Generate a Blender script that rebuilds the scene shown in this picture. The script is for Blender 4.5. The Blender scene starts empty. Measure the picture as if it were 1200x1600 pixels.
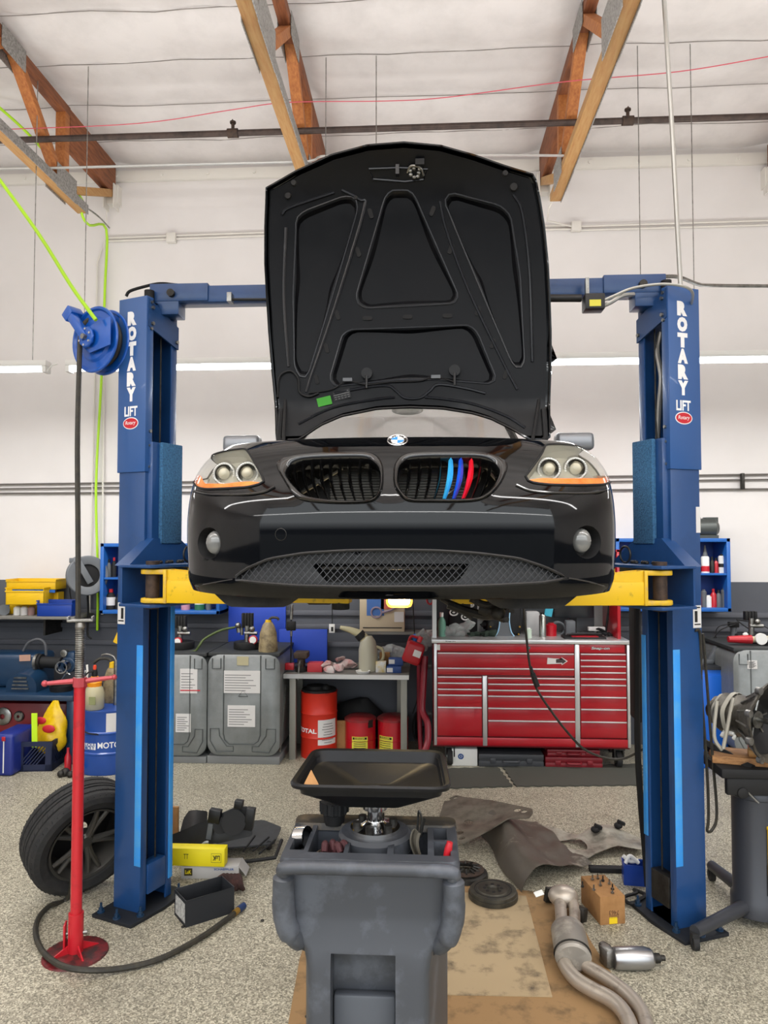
import bpy, bmesh, math, random
from mathutils import Vector as V, Matrix as M, geometry as GEO, noise as NZ
PI = math.pi
random.seed(7)
SC = bpy.context.scene
COL = SC.collection

# ------------------------------------------------------------------ camera, world, lights, exposure
FPX, CAMH = 1150.0, 2.05                       # focal length in pixels of the 1200x1600 frame, eye height
YAW, PITCH = math.radians(3.23), math.radians(2.19)
cam = bpy.data.cameras.new('camera'); camo = bpy.data.objects.new('camera', cam); COL.objects.link(camo)
camo.location = (0, 0, CAMH); camo.rotation_euler = (PI/2 + PITCH, 0, YAW)
cam.sensor_fit = 'VERTICAL'; cam.sensor_height = 36; cam.sensor_width = 27; cam.lens = FPX/1600*36
cam.clip_start = .05; cam.clip_end = 200
SC.camera = camo
SC.view_settings.view_transform = 'Standard'; SC.view_settings.look = 'None'
SC.view_settings.gamma = 1; SC.view_settings.use_curve_mapping = False
SC.view_settings.exposure = 0.2

world = bpy.data.worlds.new('world'); SC.world = world; world.use_nodes = True
wn = world.node_tree; wn.nodes.clear()
wo = wn.nodes.new('ShaderNodeOutputWorld'); wb = wn.nodes.new('ShaderNodeBackground')
wt = wn.nodes.new('ShaderNodeTexCoord'); ws = wn.nodes.new('ShaderNodeSeparateXYZ'); wr = wn.nodes.new('ShaderNodeValToRGB')
wm = wn.nodes.new('ShaderNodeMapRange'); wm.inputs['From Min'].default_value = -.15; wm.inputs['From Max'].default_value = .6
wr.color_ramp.elements[0].color = (.055, .06, .07, 1); wr.color_ramp.elements[0].position = .17
wr.color_ramp.elements[1].color = (.92, .97, 1.0, 1); wr.color_ramp.elements[1].position = .34
wn.links.new(wt.outputs['Generated'], ws.inputs[0]); wn.links.new(ws.outputs['Z'], wm.inputs['Value'])
wn.links.new(wm.outputs[0], wr.inputs[0]); wn.links.new(wr.outputs[0], wb.inputs['Color']); wn.links.new(wb.outputs[0], wo.inputs[0])
wb.inputs['Strength'].default_value = 2.6       # overcast daylight through the open shop front

def area(name, loc, rot, sx, sy, power, col=(1, .985, .965)):
    l = bpy.data.lights.new(name, 'AREA'); l.shape = 'RECTANGLE'; l.size = sx; l.size_y = sy; l.energy = power; l.color = col
    o = bpy.data.objects.new(name, l); o.location = loc; o.rotation_euler = rot; COL.objects.link(o); return o
# unseen rows of fluorescent strips nearer the street; upward lights added to brighten the ceiling
area('strip_row', (0, 1.2, 3.7), (0, 0, 0), 10, .12, 110); area('ceiling_fill_up', (0, 1.2, 3.75), (PI, 0, 0), 10, 1.0, 420)
area('strip_row', (0, -1.4, 3.7), (0, 0, 0), 10, .12, 90); area('ceiling_fill_up', (0, -1.4, 3.75), (PI, 0, 0), 10, 1.0, 260)
area('strip_row_back', (0, 5.95, 3.40), (0, 0, 0), 10, .1, 150); area('strip_row_back_up', (0, 5.95, 3.60), (PI, 0, 0), 10, .8, 80)

# ------------------------------------------------------------------ pixel helpers: where a thing seen in the photo stands in the room
CR = camo.rotation_euler.to_matrix()
def ray(px, py): return CR @ V(((px-600)/FPX, -(py-800)/FPX, -1))
def at(px, py, Y):
    d = ray(px, py); return V((0, 0, CAMH)) + d*(Y/d.y)
def fl(px, py, z=0.0):
    d = ray(px, py); return V((0, 0, CAMH)) + d*((z-CAMH)/d.z)
def onplane(px, py, p, n):
    d = ray(px, py); o = V((0, 0, CAMH)); return o + d*((V(p)-o).dot(n)/d.dot(n))
def proj(p):
    q = CR.transposed() @ (V(p)-V((0, 0, CAMH))); return 600+FPX*q.x/-q.z, 800-FPX*q.y/-q.z

# ------------------------------------------------------------------ materials
def lin(h):
    h = h.lstrip('#'); c = [int(h[i:i+2], 16)/255 for i in (0, 2, 4)]
    return tuple(x/12.92 if x <= .04045 else ((x+.055)/1.055)**2.4 for x in c)+(1,)
MATS = {}
def mat(name, hexc, rough=.5, metal=0, coat=0, c2=None, nscale=6, lo=.42, hi=.68, bump=0, bscale=60, emit=0, trans=0, alpha=1, ior=None, stretch=None, rvar=0, spec=None):
    if name in MATS: return MATS[name]
    m = bpy.data.materials.new(name); m.use_nodes = True; nt = m.node_tree; b = nt.nodes['Principled BSDF']
    b.inputs['Base Color'].default_value = lin(hexc); b.inputs['Roughness'].default_value = rough; b.inputs['Metallic'].default_value = metal
    b.inputs['Coat Weight'].default_value = coat; b.inputs['Coat Roughness'].default_value = .05; b.inputs['Coat IOR'].default_value = 1.4
    if spec is not None: b.inputs['Specular IOR Level'].default_value = spec
    if ior: b.inputs['IOR'].default_value = ior
    if trans: b.inputs['Transmission Weight'].default_value = trans
    if alpha < 1: b.inputs['Alpha'].default_value = alpha
    if emit: b.inputs['Emission Color'].default_value = lin(hexc); b.inputs['Emission Strength'].default_value = emit
    m.diffuse_color = lin(hexc)
    if c2 or bump or rvar:
        tc = nt.nodes.new('ShaderNodeTexCoord'); src = tc.outputs['Object']
        if stretch:
            mp = nt.nodes.new('ShaderNodeMapping'); mp.inputs['Scale'].default_value = stretch; nt.links.new(src, mp.inputs[0]); src = mp.outputs[0]
    if c2 or rvar:
        n = nt.nodes.new('ShaderNodeTexNoise'); n.inputs['Scale'].default_value = nscale; n.inputs['Detail'].default_value = 6; n.inputs['Roughness'].default_value = .65
        nt.links.new(src, n.inputs['Vector'])
        r = nt.nodes.new('ShaderNodeMapRange'); r.inputs['From Min'].default_value = lo; r.inputs['From Max'].default_value = hi; nt.links.new(n.outputs['Fac'], r.inputs['Value'])
        if c2:
            mx = nt.nodes.new('ShaderNodeMix'); mx.data_type = 'RGBA'; mx.inputs[6].default_value = lin(hexc); mx.inputs[7].default_value = lin(c2)
            nt.links.new(r.outputs[0], mx.inputs[0]); nt.links.new(mx.outputs[2], b.inputs['Base Color'])
        if rvar:
            r2 = nt.nodes.new('ShaderNodeMapRange'); r2.inputs['To Min'].default_value = rough; r2.inputs['To Max'].default_value = rough+rvar
            nt.links.new(r.outputs[0], r2.inputs['Value']); nt.links.new(r2.outputs[0], b.inputs['Roughness'])
    if bump:
        n2 = nt.nodes.new('ShaderNodeTexNoise'); n2.inputs['Scale'].default_value = bscale; n2.inputs['Detail'].default_value = 4; nt.links.new(src, n2.inputs['Vector'])
        bp = nt.nodes.new('ShaderNodeBump'); bp.inputs['Strength'].default_value = bump; bp.inputs['Distance'].default_value = .01
        nt.links.new(n2.outputs['Fac'], bp.inputs['Height']); nt.links.new(bp.outputs[0], b.inputs['Normal'])
    MATS[name] = m; return m

m_steelblue = mat('lift blue paint', '#1c4478', .36, 0, .2, '#163864', 3, .5, .8)
m_blue = mat('bright blue paint', '#1e5fae', .4, 0, .2)
m_reelblue = mat('reel blue enamel', '#1156b4', .28, 0, .5)
m_tape = mat('light blue edge tape', '#2f8fe0', .5, c2='#4a9ad8', nscale=12)
m_foam = mat('blue foam pad', '#3a6c94', .95, c2='#234a6e', nscale=90, bump=.6, bscale=150)
m_yellow = mat('yellow arm paint', '#e2b80c', .45, c2='#6f6018', nscale=30, lo=.6, hi=.85)
m_paint = mat('black car paint', '#030406', .12, 0, 1.0, spec=0)
m_gloss = mat('gloss black plastic', '#0b0b0c', .14, 0, .6)
m_hoodin = mat('hood underside black', '#07080c', .34, 0, 0, '#0f1014', 4, .45, .8, rvar=.25, spec=.22)
m_blackpl = mat('black plastic', '#0d0d0f', .45, c2='#1a1a1c', nscale=9)
m_black = mat('matt black', '#08080a', .7)
m_rubber = mat('tyre rubber', '#1b1b1c', .8, c2='#2a2928', nscale=14, bump=.15)
m_hose = mat('grimy rubber hose', '#272520', .6, c2='#3a352a', nscale=20)
m_lime = mat('lime air hose', '#a6d81c', .45)
m_chrome = mat('chrome', '#d8d8d8', .12, 1)
m_steel = mat('zinc steel', '#9c9c98', .38, 1, c2='#6c6a66', nscale=20)
m_alu = mat('cast aluminium', '#9a9894', .42, .85, c2='#55524c', nscale=12, bump=.2, bscale=40)
m_dark = mat('dark steel', '#3a3835', .5, .6, c2='#24221f', nscale=18)
m_rust = mat('rusty brown steel', '#4a3a30', .7, .3, c2='#2c2420', nscale=25)
m_wood = mat('orange fir wood', '#b07038', .65, c2='#8a4a20', nscale=5, lo=.35, hi=.7, stretch=(9, 1, 9))
m_wood2 = mat('tan fir wood', '#b28a54', .65, c2='#a06a34', nscale=5, lo=.4, hi=.75, stretch=(9, 1, 9))
m_wood3 = mat('dark fir wood', '#8a5230', .7, c2='#5c3018', nscale=5, lo=.4, hi=.7, stretch=(9, 1, 9))
m_galv = mat('galvanised plate', '#a09e9a', .5, .5, c2='#6a6864', nscale=60)
m_pipe = mat('brown iron pipe', '#4a3c36', .5, .4, c2='#2e2622', nscale=12)
m_emt = mat('conduit metal', '#b8b8b4', .35, .8)
m_whitep = mat('white paint', '#d8d4cc', .6)
m_white = mat('white plastic', '#e4e4e0', .4)
m_paper = mat('white paper', '#d4d2d0', .7)
m_red = mat('toolbox red', '#a90a1d', .3, 0, .3)
m_redp = mat('red paint', '#b41a26', .35, 0, .3, c2='#7c141c', nscale=14, lo=.55, hi=.8)
m_dred = mat('dark red paint', '#7c0f18', .4, 0, .2)
m_reddrum = mat('orange red drum paint', '#c82a18', .4, c2='#8c1c12', nscale=9, lo=.58, hi=.85)
m_trim = mat('aluminium trim', '#cfcfcf', .3, .7)
m_tank = mat('grey tank steel', '#868a8a', .45, .25, c2='#707474', nscale=3)
m_tankd = mat('grey tank groove', '#4c5050', .5)
m_tanktop = mat('dark tank lid', '#2e3132', .6)
m_card = mat('cardboard', '#a3784a', .85, c2='#8a6238', nscale=6)
m_cardf = mat('oil stained cardboard', '#957650', .9, c2='#4c4030', nscale=5.5, lo=.5, hi=.74); m_cardf2 = mat('pale stained cardboard', '#a89474', .9, c2='#4a4034', nscale=7, lo=.5, hi=.72)
m_greyd = mat('drain grey plastic', '#3b3e44', .5, c2='#4c5058', nscale=5, lo=.5, hi=.6)
m_beltless = None
m_greyin = mat('drain dusty plastic', '#2b2926', .6, c2='#6a5c4a', nscale=14, lo=.5, hi=.8)
m_drainblk = mat('drain black tray', '#090a0d', .42, c2='#111216', nscale=8, spec=.25)
m_mat = mat('grey rubber mat', '#46463f', .85, bump=.3, bscale=200)
m_yellb = mat('yellow plastic', '#e0b40e', .45)
m_boxy = mat('yellow carton', '#ead818', .5)
m_boxg = mat('grey carton', '#b4b2b0', .6)
m_navy = mat('navy plastic', '#141e3e', .5)
m_bin = mat('blue plastic bin', '#0f3890', .4)
m_jug = mat('milky plastic', '#c0b894', .4, trans=.15)
m_jug2 = mat('dirty jug', '#9a8a68', .5, c2='#5a4c38', nscale=14)
m_machine = mat('dark blue machine enamel', '#12304c', .35, 0, .3)
m_bench = mat('dark bench', '#23262c', .6)
m_greyw = mat('grey bench top', '#77756f', .5, .2)
m_txtw = mat('white lettering', '#ececec', .5)
m_txtk = mat('black lettering', '#101010', .5)
m_txtb = mat('blue lettering', '#1a4a90', .5)
m_redl = mat('red label', '#c01828', .5)
m_yell = mat('yellow label', '#dcd448', .6)
m_glassd = mat('windshield glass', '#9aa49c', .03, 0, 0, trans=1, alpha=.35, ior=1.2)
m_lens = mat('clear lens', '#f0f0ea', .03, 0, 0, trans=1.0, alpha=.30, ior=1.2)
m_amber = mat('amber lens', '#ee8a40', .2, 0, .3, c2='#f06a10', nscale=9)
m_hlin = mat('headlight inside', '#5c5a52', .3, .6)
m_hlback = mat('headlight shell', '#a8a698', .4, .2)
m_film = mat('clear plastic film', '#d8dcda', .2, trans=.5, alpha=.6)
m_brown = mat('brown glove cloth', '#2c1a18', .9, c2='#4a2c28', nscale=25)
m_cream = mat('cream carton', '#c8b89c', .7)
m_green = mat('green sticker', '#3f9a2c', .6)
m_mid = mat('grey plastic', '#5a5e62', .5)
m_heat = mat('dirty heat shield', '#575047', .5, .25, c2='#b4aea0', nscale=5, lo=.58, hi=.74, bump=.35, bscale=14)
m_exh = mat('heat stained exhaust steel', '#b6aca0', .4, .55, c2='#5e5048', nscale=6, lo=.52, hi=.74); m_res = mat('sooty resonator steel', '#8f8a82', .5, .4, c2='#c4beb2', nscale=7, lo=.5, hi=.72)

# ------------------------------------------------------------------ mesh building
class MB:
    def __init__(s): s.bm = bmesh.new()
    def box(s, c, d, r=(0, 0, 0), mtx=None):
        m = M.Translation(V(c)) @ M.Rotation(r[2], 4, 'Z') @ M.Rotation(r[1], 4, 'Y') @ M.Rotation(r[0], 4, 'X') @ M.Diagonal((d[0], d[1], d[2], 1))
        if mtx: m = mtx @ m
        bmesh.ops.create_cube(s.bm, size=1, matrix=m); return s
    def bb(s, a, b):
        a, b = V(a), V(b); d = b-a; return s.box((a+b)/2, [abs(x) for x in d])
    def cyl(s, p0, p1, r, r2=None, n=20, cap=True):
        p0, p1 = V(p0), V(p1); d = p1-p0; q = d.to_track_quat('Z', 'Y').to_matrix().to_4x4()
        bmesh.ops.create_cone(s.bm, cap_ends=cap, segments=n, radius1=r, radius2=r if r2 is None else r2, depth=d.length, matrix=M.Translation((p0+p1)/2) @ q); return s
    def sph(s, c, r, sc=(1, 1, 1), n=16, mtx=None):
        m = M.Translation(V(c)) @ M.Diagonal((sc[0], sc[1], sc[2], 1))
        bmesh.ops.create_uvsphere(s.bm, u_segments=n, v_segments=max(6, n//2), radius=r, matrix=mtx @ m if mtx else m); return s
    def tube(s, pts, r, n=8, smooth=6, closed=False):
        P = [V(p) for p in pts]
        if smooth and len(P) > 2: P = spline(P, smooth, closed)
        rs = r if isinstance(r, (list, tuple)) else None
        rings = []; N = len(P); prev = None
        for i, p in enumerate(P):
            a = P[(i-1) % N] if closed or i > 0 else p; b = P[(i+1) % N] if closed or i < N-1 else p
            t = (b-a).normalized()
            if prev is None: u = t.orthogonal().normalized()
            else:
                u = prev - t*prev.dot(t); u = u.normalized() if u.length > 1e-6 else t.orthogonal().normalized()
            prev = u; w = t.cross(u)
            rr = r if rs is None else rs[0]+(rs[-1]-rs[0])*i/(N-1) if len(rs) == 2 else rs[min(len(rs)-1, int(i/(N-1)*(len(rs)-1)+.5))]
            rings.append([s.bm.verts.new(p+(u*math.cos(2*PI*k/n)+w*math.sin(2*PI*k/n))*rr) for k in range(n)])
        for i in range(N if closed else N-1):
            A, B = rings[i], rings[(i+1) % N]
            for k in range(n): s.bm.faces.new((A[k], A[(k+1) % n], B[(k+1) % n], B[k]))
        if not closed: s.bm.faces.new(rings[0][::-1]); s.bm.faces.new(rings[-1])
        return s
    def lathe(s, prof, n=32, mtx=None, squash=None, closed=False):
        rings = []
        for r, z in prof:
            ring = []
            for k in range(n):
                a = 2*PI*k/n; p = V((r*math.cos(a), r*math.sin(a), z))
                if squash: p = V(squash(p, a))
                ring.append(s.bm.verts.new(mtx @ p if mtx else p))
            rings.append(ring)
        for A, B in zip(rings, rings[1:]+([rings[0]] if closed else [])):
            for k in range(n): s.bm.faces.new((A[k], A[(k+1) % n], B[(k+1) % n], B[k]))
        if not closed:
            if prof[0][0] > 1e-5: s.bm.faces.new(rings[0][::-1])
            if prof[-1][0] > 1e-5: s.bm.faces.new(rings[-1])
            bmesh.ops.remove_doubles(s.bm, verts=[v for R in (rings[0], rings[-1]) for v in R], dist=1e-6)
        return s
    def loft(s, rings, cap=True, closed=True):
        R = [[s.bm.verts.new(V(p)) for p in ring] for ring in rings]; n = len(R[0])
        for A, B in zip(R, R[1:]):
            for k in range(n if closed else n-1): s.bm.faces.new((A[k], A[(k+1) % n], B[(k+1) % n], B[k]))
        if cap and closed: s.bm.faces.new(R[0][::-1]); s.bm.faces.new(R[-1])
        return s
    def prism(s, poly, h0, h1, mtx=None):
        f = lambda p, h: (mtx @ V((p[0], p[1], h))) if mtx else V((p[0], p[1], h))
        a = [s.bm.verts.new(f(p, h0)) for p in poly]; b = [s.bm.verts.new(f(p, h1)) for p in poly]; n = len(poly)
        for i in range(n): s.bm.faces.new((a[i], a[(i+1) % n], b[(i+1) % n], b[i]))
        bmesh.ops.triangulate(s.bm, faces=[s.bm.faces.new(a[::-1]), s.bm.faces.new(b)]); return s
    def grid(s, fn, nu, nv, thick=0, tdir=None):
        G = [[s.bm.verts.new(V(fn(i/(nu-1), j/(nv-1)))) for j in range(nv)] for i in range(nu)]
        fs = [s.bm.faces.new((G[i][j], G[i+1][j], G[i+1][j+1], G[i][j+1])) for i in range(nu-1) for j in range(nv-1)]
        if thick: s.solid(fs, thick)
        return s
    def solid(s, fs, thick):
        bmesh.ops.recalc_face_normals(s.bm, faces=fs)
        bmesh.ops.solidify(s.bm, geom=fs, thickness=thick); return s
def spline(P, k=6, closed=False):
    out = []; N = len(P)
    for i in range(N if closed else N-1):
        p1, p2 = P[i], P[(i+1) % N]
        p0 = P[i-1] if (i > 0 or closed) else p1*2-p2
        p3 = P[(i+2) % N] if (i+2 < N or closed) else p2*2-p1
        for j in range(k):
            t = j/k; out.append(.5*((2*p1)+(p2-p0)*t+(2*p0-5*p1+4*p2-p3)*t*t+(3*p1-p0-3*p2+p3)*t**3))
    if not closed: out.append(P[-1])
    return out
def rpoly(w, h, r, n=5, cx=0, cy=0):
    o = []
    for sx, sy, a0 in ((1, 1, 0), (-1, 1, PI/2), (-1, -1, PI), (1, -1, 3*PI/2)):
        for k in range(n+1):
            a = a0+PI/2*k/n; o.append((cx+sx*(w/2-r)+r*math.cos(a), cy+sy*(h/2-r)+r*math.sin(a)))
    return o
def obj(name, mb, m, parent=None, bev=0, ang=35, seg=2, kind=None, recalc=True):
    bm = mb.bm
    if recalc: bmesh.ops.recalc_face_normals(bm, faces=bm.faces)
    if bev:
        bm.normal_update()
        es = [e for e in bm.edges if len(e.link_faces) == 2 and e.calc_face_angle(0) > math.radians(30)]
        if es: bmesh.ops.bevel(bm, geom=es, offset=bev, segments=seg, affect='EDGES', profile=.5, clamp_overlap=True)
    me = bpy.data.meshes.new(name); bm.to_mesh(me); bm.free()
    for p in me.polygons: p.use_smooth = True
    me.set_sharp_from_angle(angle=math.radians(ang))
    for q in (m if isinstance(m, (list, tuple)) else [m]): me.materials.append(q)
    o = bpy.data.objects.new(name, me); COL.objects.link(o)
    if parent: o.parent = parent
    if kind: o['kind'] = kind
    return o
def tag(o, label, cat, group=None):
    o['label'] = label; o['category'] = cat
    if group: o['group'] = group
    return o
def thing(name, label, cat, loc=(0, 0, 0), rz=0, group=None, rot=None):
    o = bpy.data.objects.new(name, None); COL.objects.link(o); o.empty_display_size = .1
    o.location = loc; o.rotation_euler = rot or (0, 0, rz); return tag(o, label, cat, group)
def child(name, parent, loc=(0, 0, 0), rot=(0, 0, 0)):
    o = bpy.data.objects.new(name, None); COL.objects.link(o); o.parent = parent; o.location = loc; o.rotation_euler = rot; return o
def dup(root, loc, rot=None, label=None):
    r = root.copy(); COL.objects.link(r); r.location = loc
    if rot is not None: r.rotation_euler = rot
    if label: r['label'] = label
    for ch in list(root.children):
        c = ch.copy(); COL.objects.link(c); c.parent = r
        for g in list(ch.children):
            d = g.copy(); COL.objects.link(d); d.parent = c
    return r
def text(s, w, h, m, parent, loc, rot=(0, 0, 0), name='lettering', bold=.0, ex=.0006, shear=0, mtx=None):
    """lettering fitted to w x h, centred at loc, lying in the local XZ plane facing -Y when rot is 0"""
    cu = bpy.data.curves.new(name, 'FONT'); cu.body = s; cu.size = 1; cu.offset = bold; cu.extrude = .001; cu.align_x = 'CENTER'; cu.shear = shear; cu.resolution_u = 3
    t = bpy.data.objects.new('t', cu); COL.objects.link(t)
    me = bpy.data.meshes.new_from_object(t.evaluated_get(bpy.context.evaluated_depsgraph_get()))
    bpy.data.objects.remove(t); bpy.data.curves.remove(cu)
    xs = [v.co.x for v in me.vertices]; ys = [v.co.y for v in me.vertices]
    x0, x1, y0, y1 = min(xs), max(xs), min(ys), max(ys)
    for v in me.vertices:
        v.co = V(((v.co.x-(x0+x1)/2)/(x1-x0)*w, -ex if v.co.z > 0 else ex*.2, (v.co.y-(y0+y1)/2)/(y1-y0)*h))
    me.name = name; me.materials.append(m)
    o = bpy.data.objects.new(name, me); COL.objects.link(o); o.parent = parent; o.location = loc; o.rotation_euler = rot; return o
def cdt(outer, holes=(), step=.03, extra=(), inside=None):
    """triangulate a 2-D outline with holes, filled with a grid of points; returns verts, tris"""
    pts = []; edges = []
    def ring(poly):
        i0 = len(pts); pts.extend(V((p[0], p[1])) for p in poly); n = len(poly)
        edges.extend((i0+i, i0+(i+1) % n) for i in range(n))
    ring(outer)
    for h in holes: ring(h)
    rings = [outer]+list(holes)
    xs = [p[0] for p in outer]; ys = [p[1] for p in outer]
    segs = [(V(a[:2]) if not isinstance(a, V) else a.xy, V(b[:2]) if not isinstance(b, V) else b.xy) for r in rings for a, b in zip(r, list(r[1:])+[r[0]])]
    y = min(ys)+step/2
    while y < max(ys):
        x = min(xs)+step/2
        while x < max(xs):
            p = V((x, y))
            if pip(p, outer) and not any(pip(p, h) for h in holes):
                ok = True
                for a, b in segs:
                    d = b-a; L = d.length_squared; t = max(0, min(1, (p-a).dot(d)/L)) if L else 0
                    if (p-a-d*t).length_squared < (step*.4)**2: ok = False; break
                if ok: pts.append(p)
            x += step
        y += step
    vs, es, fs = GEO.delaunay_2d_cdt(pts, edges, [], 0, 1e-6)[:3]
    out = []
    for f in fs:
        c = (vs[f[0]]+vs[f[1]]+vs[f[2]])/3
        if pip(c, outer) and not any(pip(c, h) for h in holes): out.append(f)
    return vs, out
def pip(p, poly):
    x, y = p[0], p[1]; c = False; j = len(poly)-1
    for i in range(len(poly)):
        xi, yi = poly[i][0], poly[i][1]; xj, yj = poly[j][0], poly[j][1]
        if (yi > y) != (yj > y) and x < (xj-xi)*(y-yi)/(yj-yi)+xi: c = not c
        j = i
    return c
def addfaces(mb, vs, fs, fn):
    used = {}
    for f in fs:
        for i in f:
            if i not in used: used[i] = mb.bm.verts.new(V(fn(vs[i])))
    return [mb.bm.faces.new([used[i] for i in f]) for f in fs]
def resample(poly, n, closed=True):
    P = [V((p[0], p[1])) for p in poly]
    if closed: P.append(P[0].copy())
    L = [0]
    for a, b in zip(P, P[1:]): L.append(L[-1]+(b-a).length)
    out = []; N = n if closed else n-1
    for k in range(n):
        s = L[-1]*k/N; i = 0
        while i < len(L)-2 and L[i+1] < s: i += 1
        t = (s-L[i])/(L[i+1]-L[i]) if L[i+1] > L[i] else 0; out.append(P[i].lerp(P[i+1], t))
    return out
def rounded(poly, r=.02, n=4):
    """round the corners of a polygon"""
    out = []; N = len(poly)
    for i in range(N):
        p = V(poly[i][:2]); a = V(poly[i-1][:2])-p; b = V(poly[(i+1) % N][:2])-p
        k = min(r, a.length*.45, b.length*.45); A = p+a.normalized()*k; B = p+b.normalized()*k
        for j in range(n+1):
            t = j/n; out.append(A*(1-t)**2+p*2*t*(1-t)+B*t*t)
    return out
def lerp_tab(tab, x):
    if x <= tab[0][0]: return tab[0][1]
    for (a, fa), (b, fb) in zip(tab, tab[1:]):
        if x <= b:
            t = (x-a)/(b-a); return fa+(fb-fa)*t
    return tab[-1][1]
def smooth_tab(tab, x):
    """monotone-ish cubic through a table"""
    n = len(tab)
    if x <= tab[0][0]: return tab[0][1]
    if x >= tab[-1][0]: return tab[-1][1]
    for i in range(n-1):
        x0, y0 = tab[i]; x1, y1 = tab[i+1]
        if x <= x1:
            def sl(j):
                if j <= 0: return (tab[1][1]-tab[0][1])/(tab[1][0]-tab[0][0])
                if j >= n-1: return (tab[-1][1]-tab[-2][1])/(tab[-1][0]-tab[-2][0])
                d0 = (tab[j][1]-tab[j-1][1])/(tab[j][0]-tab[j-1][0]); d1 = (tab[j+1][1]-tab[j][1])/(tab[j+1][0]-tab[j][0])
                return 0 if d0*d1 <= 0 else 2*d0*d1/(d0+d1)
            h = x1-x0; t = (x-x0)/h; m0, m1 = sl(i)*h, sl(i+1)*h
            return (2*t**3-3*t*t+1)*y0+(t**3-2*t*t+t)*m0+(-2*t**3+3*t*t)*y1+(t**3-t*t)*m1
# ------------------------------------------------------------------ the shop's shell
WY, CZ = 7.6, 6.1                                # back wall, ceiling height
XL, XR, YF = -5.6, 6.4, -2.6
def floor_mat():
    m = bpy.data.materials.new('flake floor'); m.use_nodes = True; nt = m.node_tree; b = nt.nodes['Principled BSDF']; N = nt.nodes.new; L = nt.links.new
    tc = N('ShaderNodeTexCoord'); vo = N('ShaderNodeTexVoronoi'); vo.inputs['Scale'].default_value = 150; L(tc.outputs['Object'], vo.inputs['Vector'])
    sp = N('ShaderNodeSeparateColor'); L(vo.outputs['Color'], sp.inputs[0])
    r = N('ShaderNodeValToRGB'); e = r.color_ramp.elements; r.color_ramp.interpolation = 'CONSTANT'
    e[0].color = lin('#6e6a5c'); e[0].position = 0; e[1].color = lin('#979180'); e[1].position = .22
    for p, c in ((.48, '#aaa492'), (.7, '#c6c0ac'), (.88, '#868070')): q = e.new(p); q.color = lin(c)
    L(sp.outputs[0], r.inputs[0])
    n = N('ShaderNodeTexNoise'); n.inputs['Scale'].default_value = 1.1; n.inputs['Detail'].default_value = 5; L(tc.outputs['Object'], n.inputs['Vector'])
    mr = N('ShaderNodeMapRange'); mr.inputs['From Min'].default_value = .5; mr.inputs['From Max'].default_value = .85; mr.inputs['To Max'].default_value = .55; L(n.outputs['Fac'], mr.inputs['Value'])
    mx = N('ShaderNodeMix'); mx.data_type = 'RGBA'; mx.inputs[7].default_value = lin('#5c564a'); L(mr.outputs[0], mx.inputs[0]); L(r.outputs[0], mx.inputs[6]); L(mx.outputs[2], b.inputs['Base Color'])
    b.inputs['Roughness'].default_value = .42; b.inputs['Specular IOR Level'].default_value = .35
    return m
def wall_mat():
    m = bpy.data.materials.new('painted wall'); m.use_nodes = True; nt = m.node_tree; b = nt.nodes['Principled BSDF']; N = nt.nodes.new; L = nt.links.new
    tc = N('ShaderNodeTexCoord'); s = N('ShaderNodeSeparateXYZ'); L(tc.outputs['Object'], s.inputs[0])
    g = N('ShaderNodeMath'); g.operation = 'GREATER_THAN'; g.inputs[1].default_value = 1.63; L(s.outputs['Z'], g.inputs[0])
    n = N('ShaderNodeTexNoise'); n.inputs['Scale'].default_value = 2.2; n.inputs['Detail'].default_value = 5; L(tc.outputs['Object'], n.inputs['Vector'])
    w = N('ShaderNodeMix'); w.data_type = 'RGBA'; w.inputs[6].default_value = lin('#e2dedc'); w.inputs[7].default_value = lin('#d4d0cd'); L(n.outputs['Fac'], w.inputs[0])
    k = N('ShaderNodeMix'); k.data_type = 'RGBA'; k.inputs[6].default_value = lin('#585b62'); k.inputs[7].default_value = lin('#4c4e55'); L(n.outputs['Fac'], k.inputs[0])
    x = N('ShaderNodeMix'); x.data_type = 'RGBA'; L(g.outputs[0], x.inputs[0]); L(k.outputs[2], x.inputs[6]); L(w.outputs[2], x.inputs[7]); L(x.outputs[2], b.inputs['Base Color'])
    b.inputs['Roughness'].default_value = .7
    n2 = N('ShaderNodeTexNoise'); n2.inputs['Scale'].default_value = 40; L(tc.outputs['Object'], n2.inputs['Vector'])
    bp = N('ShaderNodeBump'); bp.inputs['Strength'].default_value = .12; L(n2.outputs['Fac'], bp.inputs['Height']); L(bp.outputs[0], b.inputs['Normal'])
    return m
m_wall = wall_mat()
m_ceil = mat('white foil insulation', '#d8d3d0', .48, c2='#ccc7c4', nscale=3, bump=.1, bscale=8)
def struct(name, mb, m, **k): o = obj(name, mb, m, **k); o['kind'] = 'structure'; return o
struct('floor', MB().bb((XL, YF, -.1), (XR, WY+.15, 0)), floor_mat())
struct('ground', MB().bb((-40, -40, -.12), (40, YF-.21, -.02)), mat('asphalt forecourt', '#3c3d40', .85, c2='#2c2d30', nscale=.4))
struct('wall_back', MB().bb((XL, WY, 0), (XR, WY+.15, CZ+.1)), m_wall)
struct('wall_left', MB().bb((XL-.15, YF, 0), (XL, WY, CZ+.1)), m_wall)
struct('wall_right', MB().bb((XR, YF, 0), (XR+.15, WY, CZ+.1)), m_wall)
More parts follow.
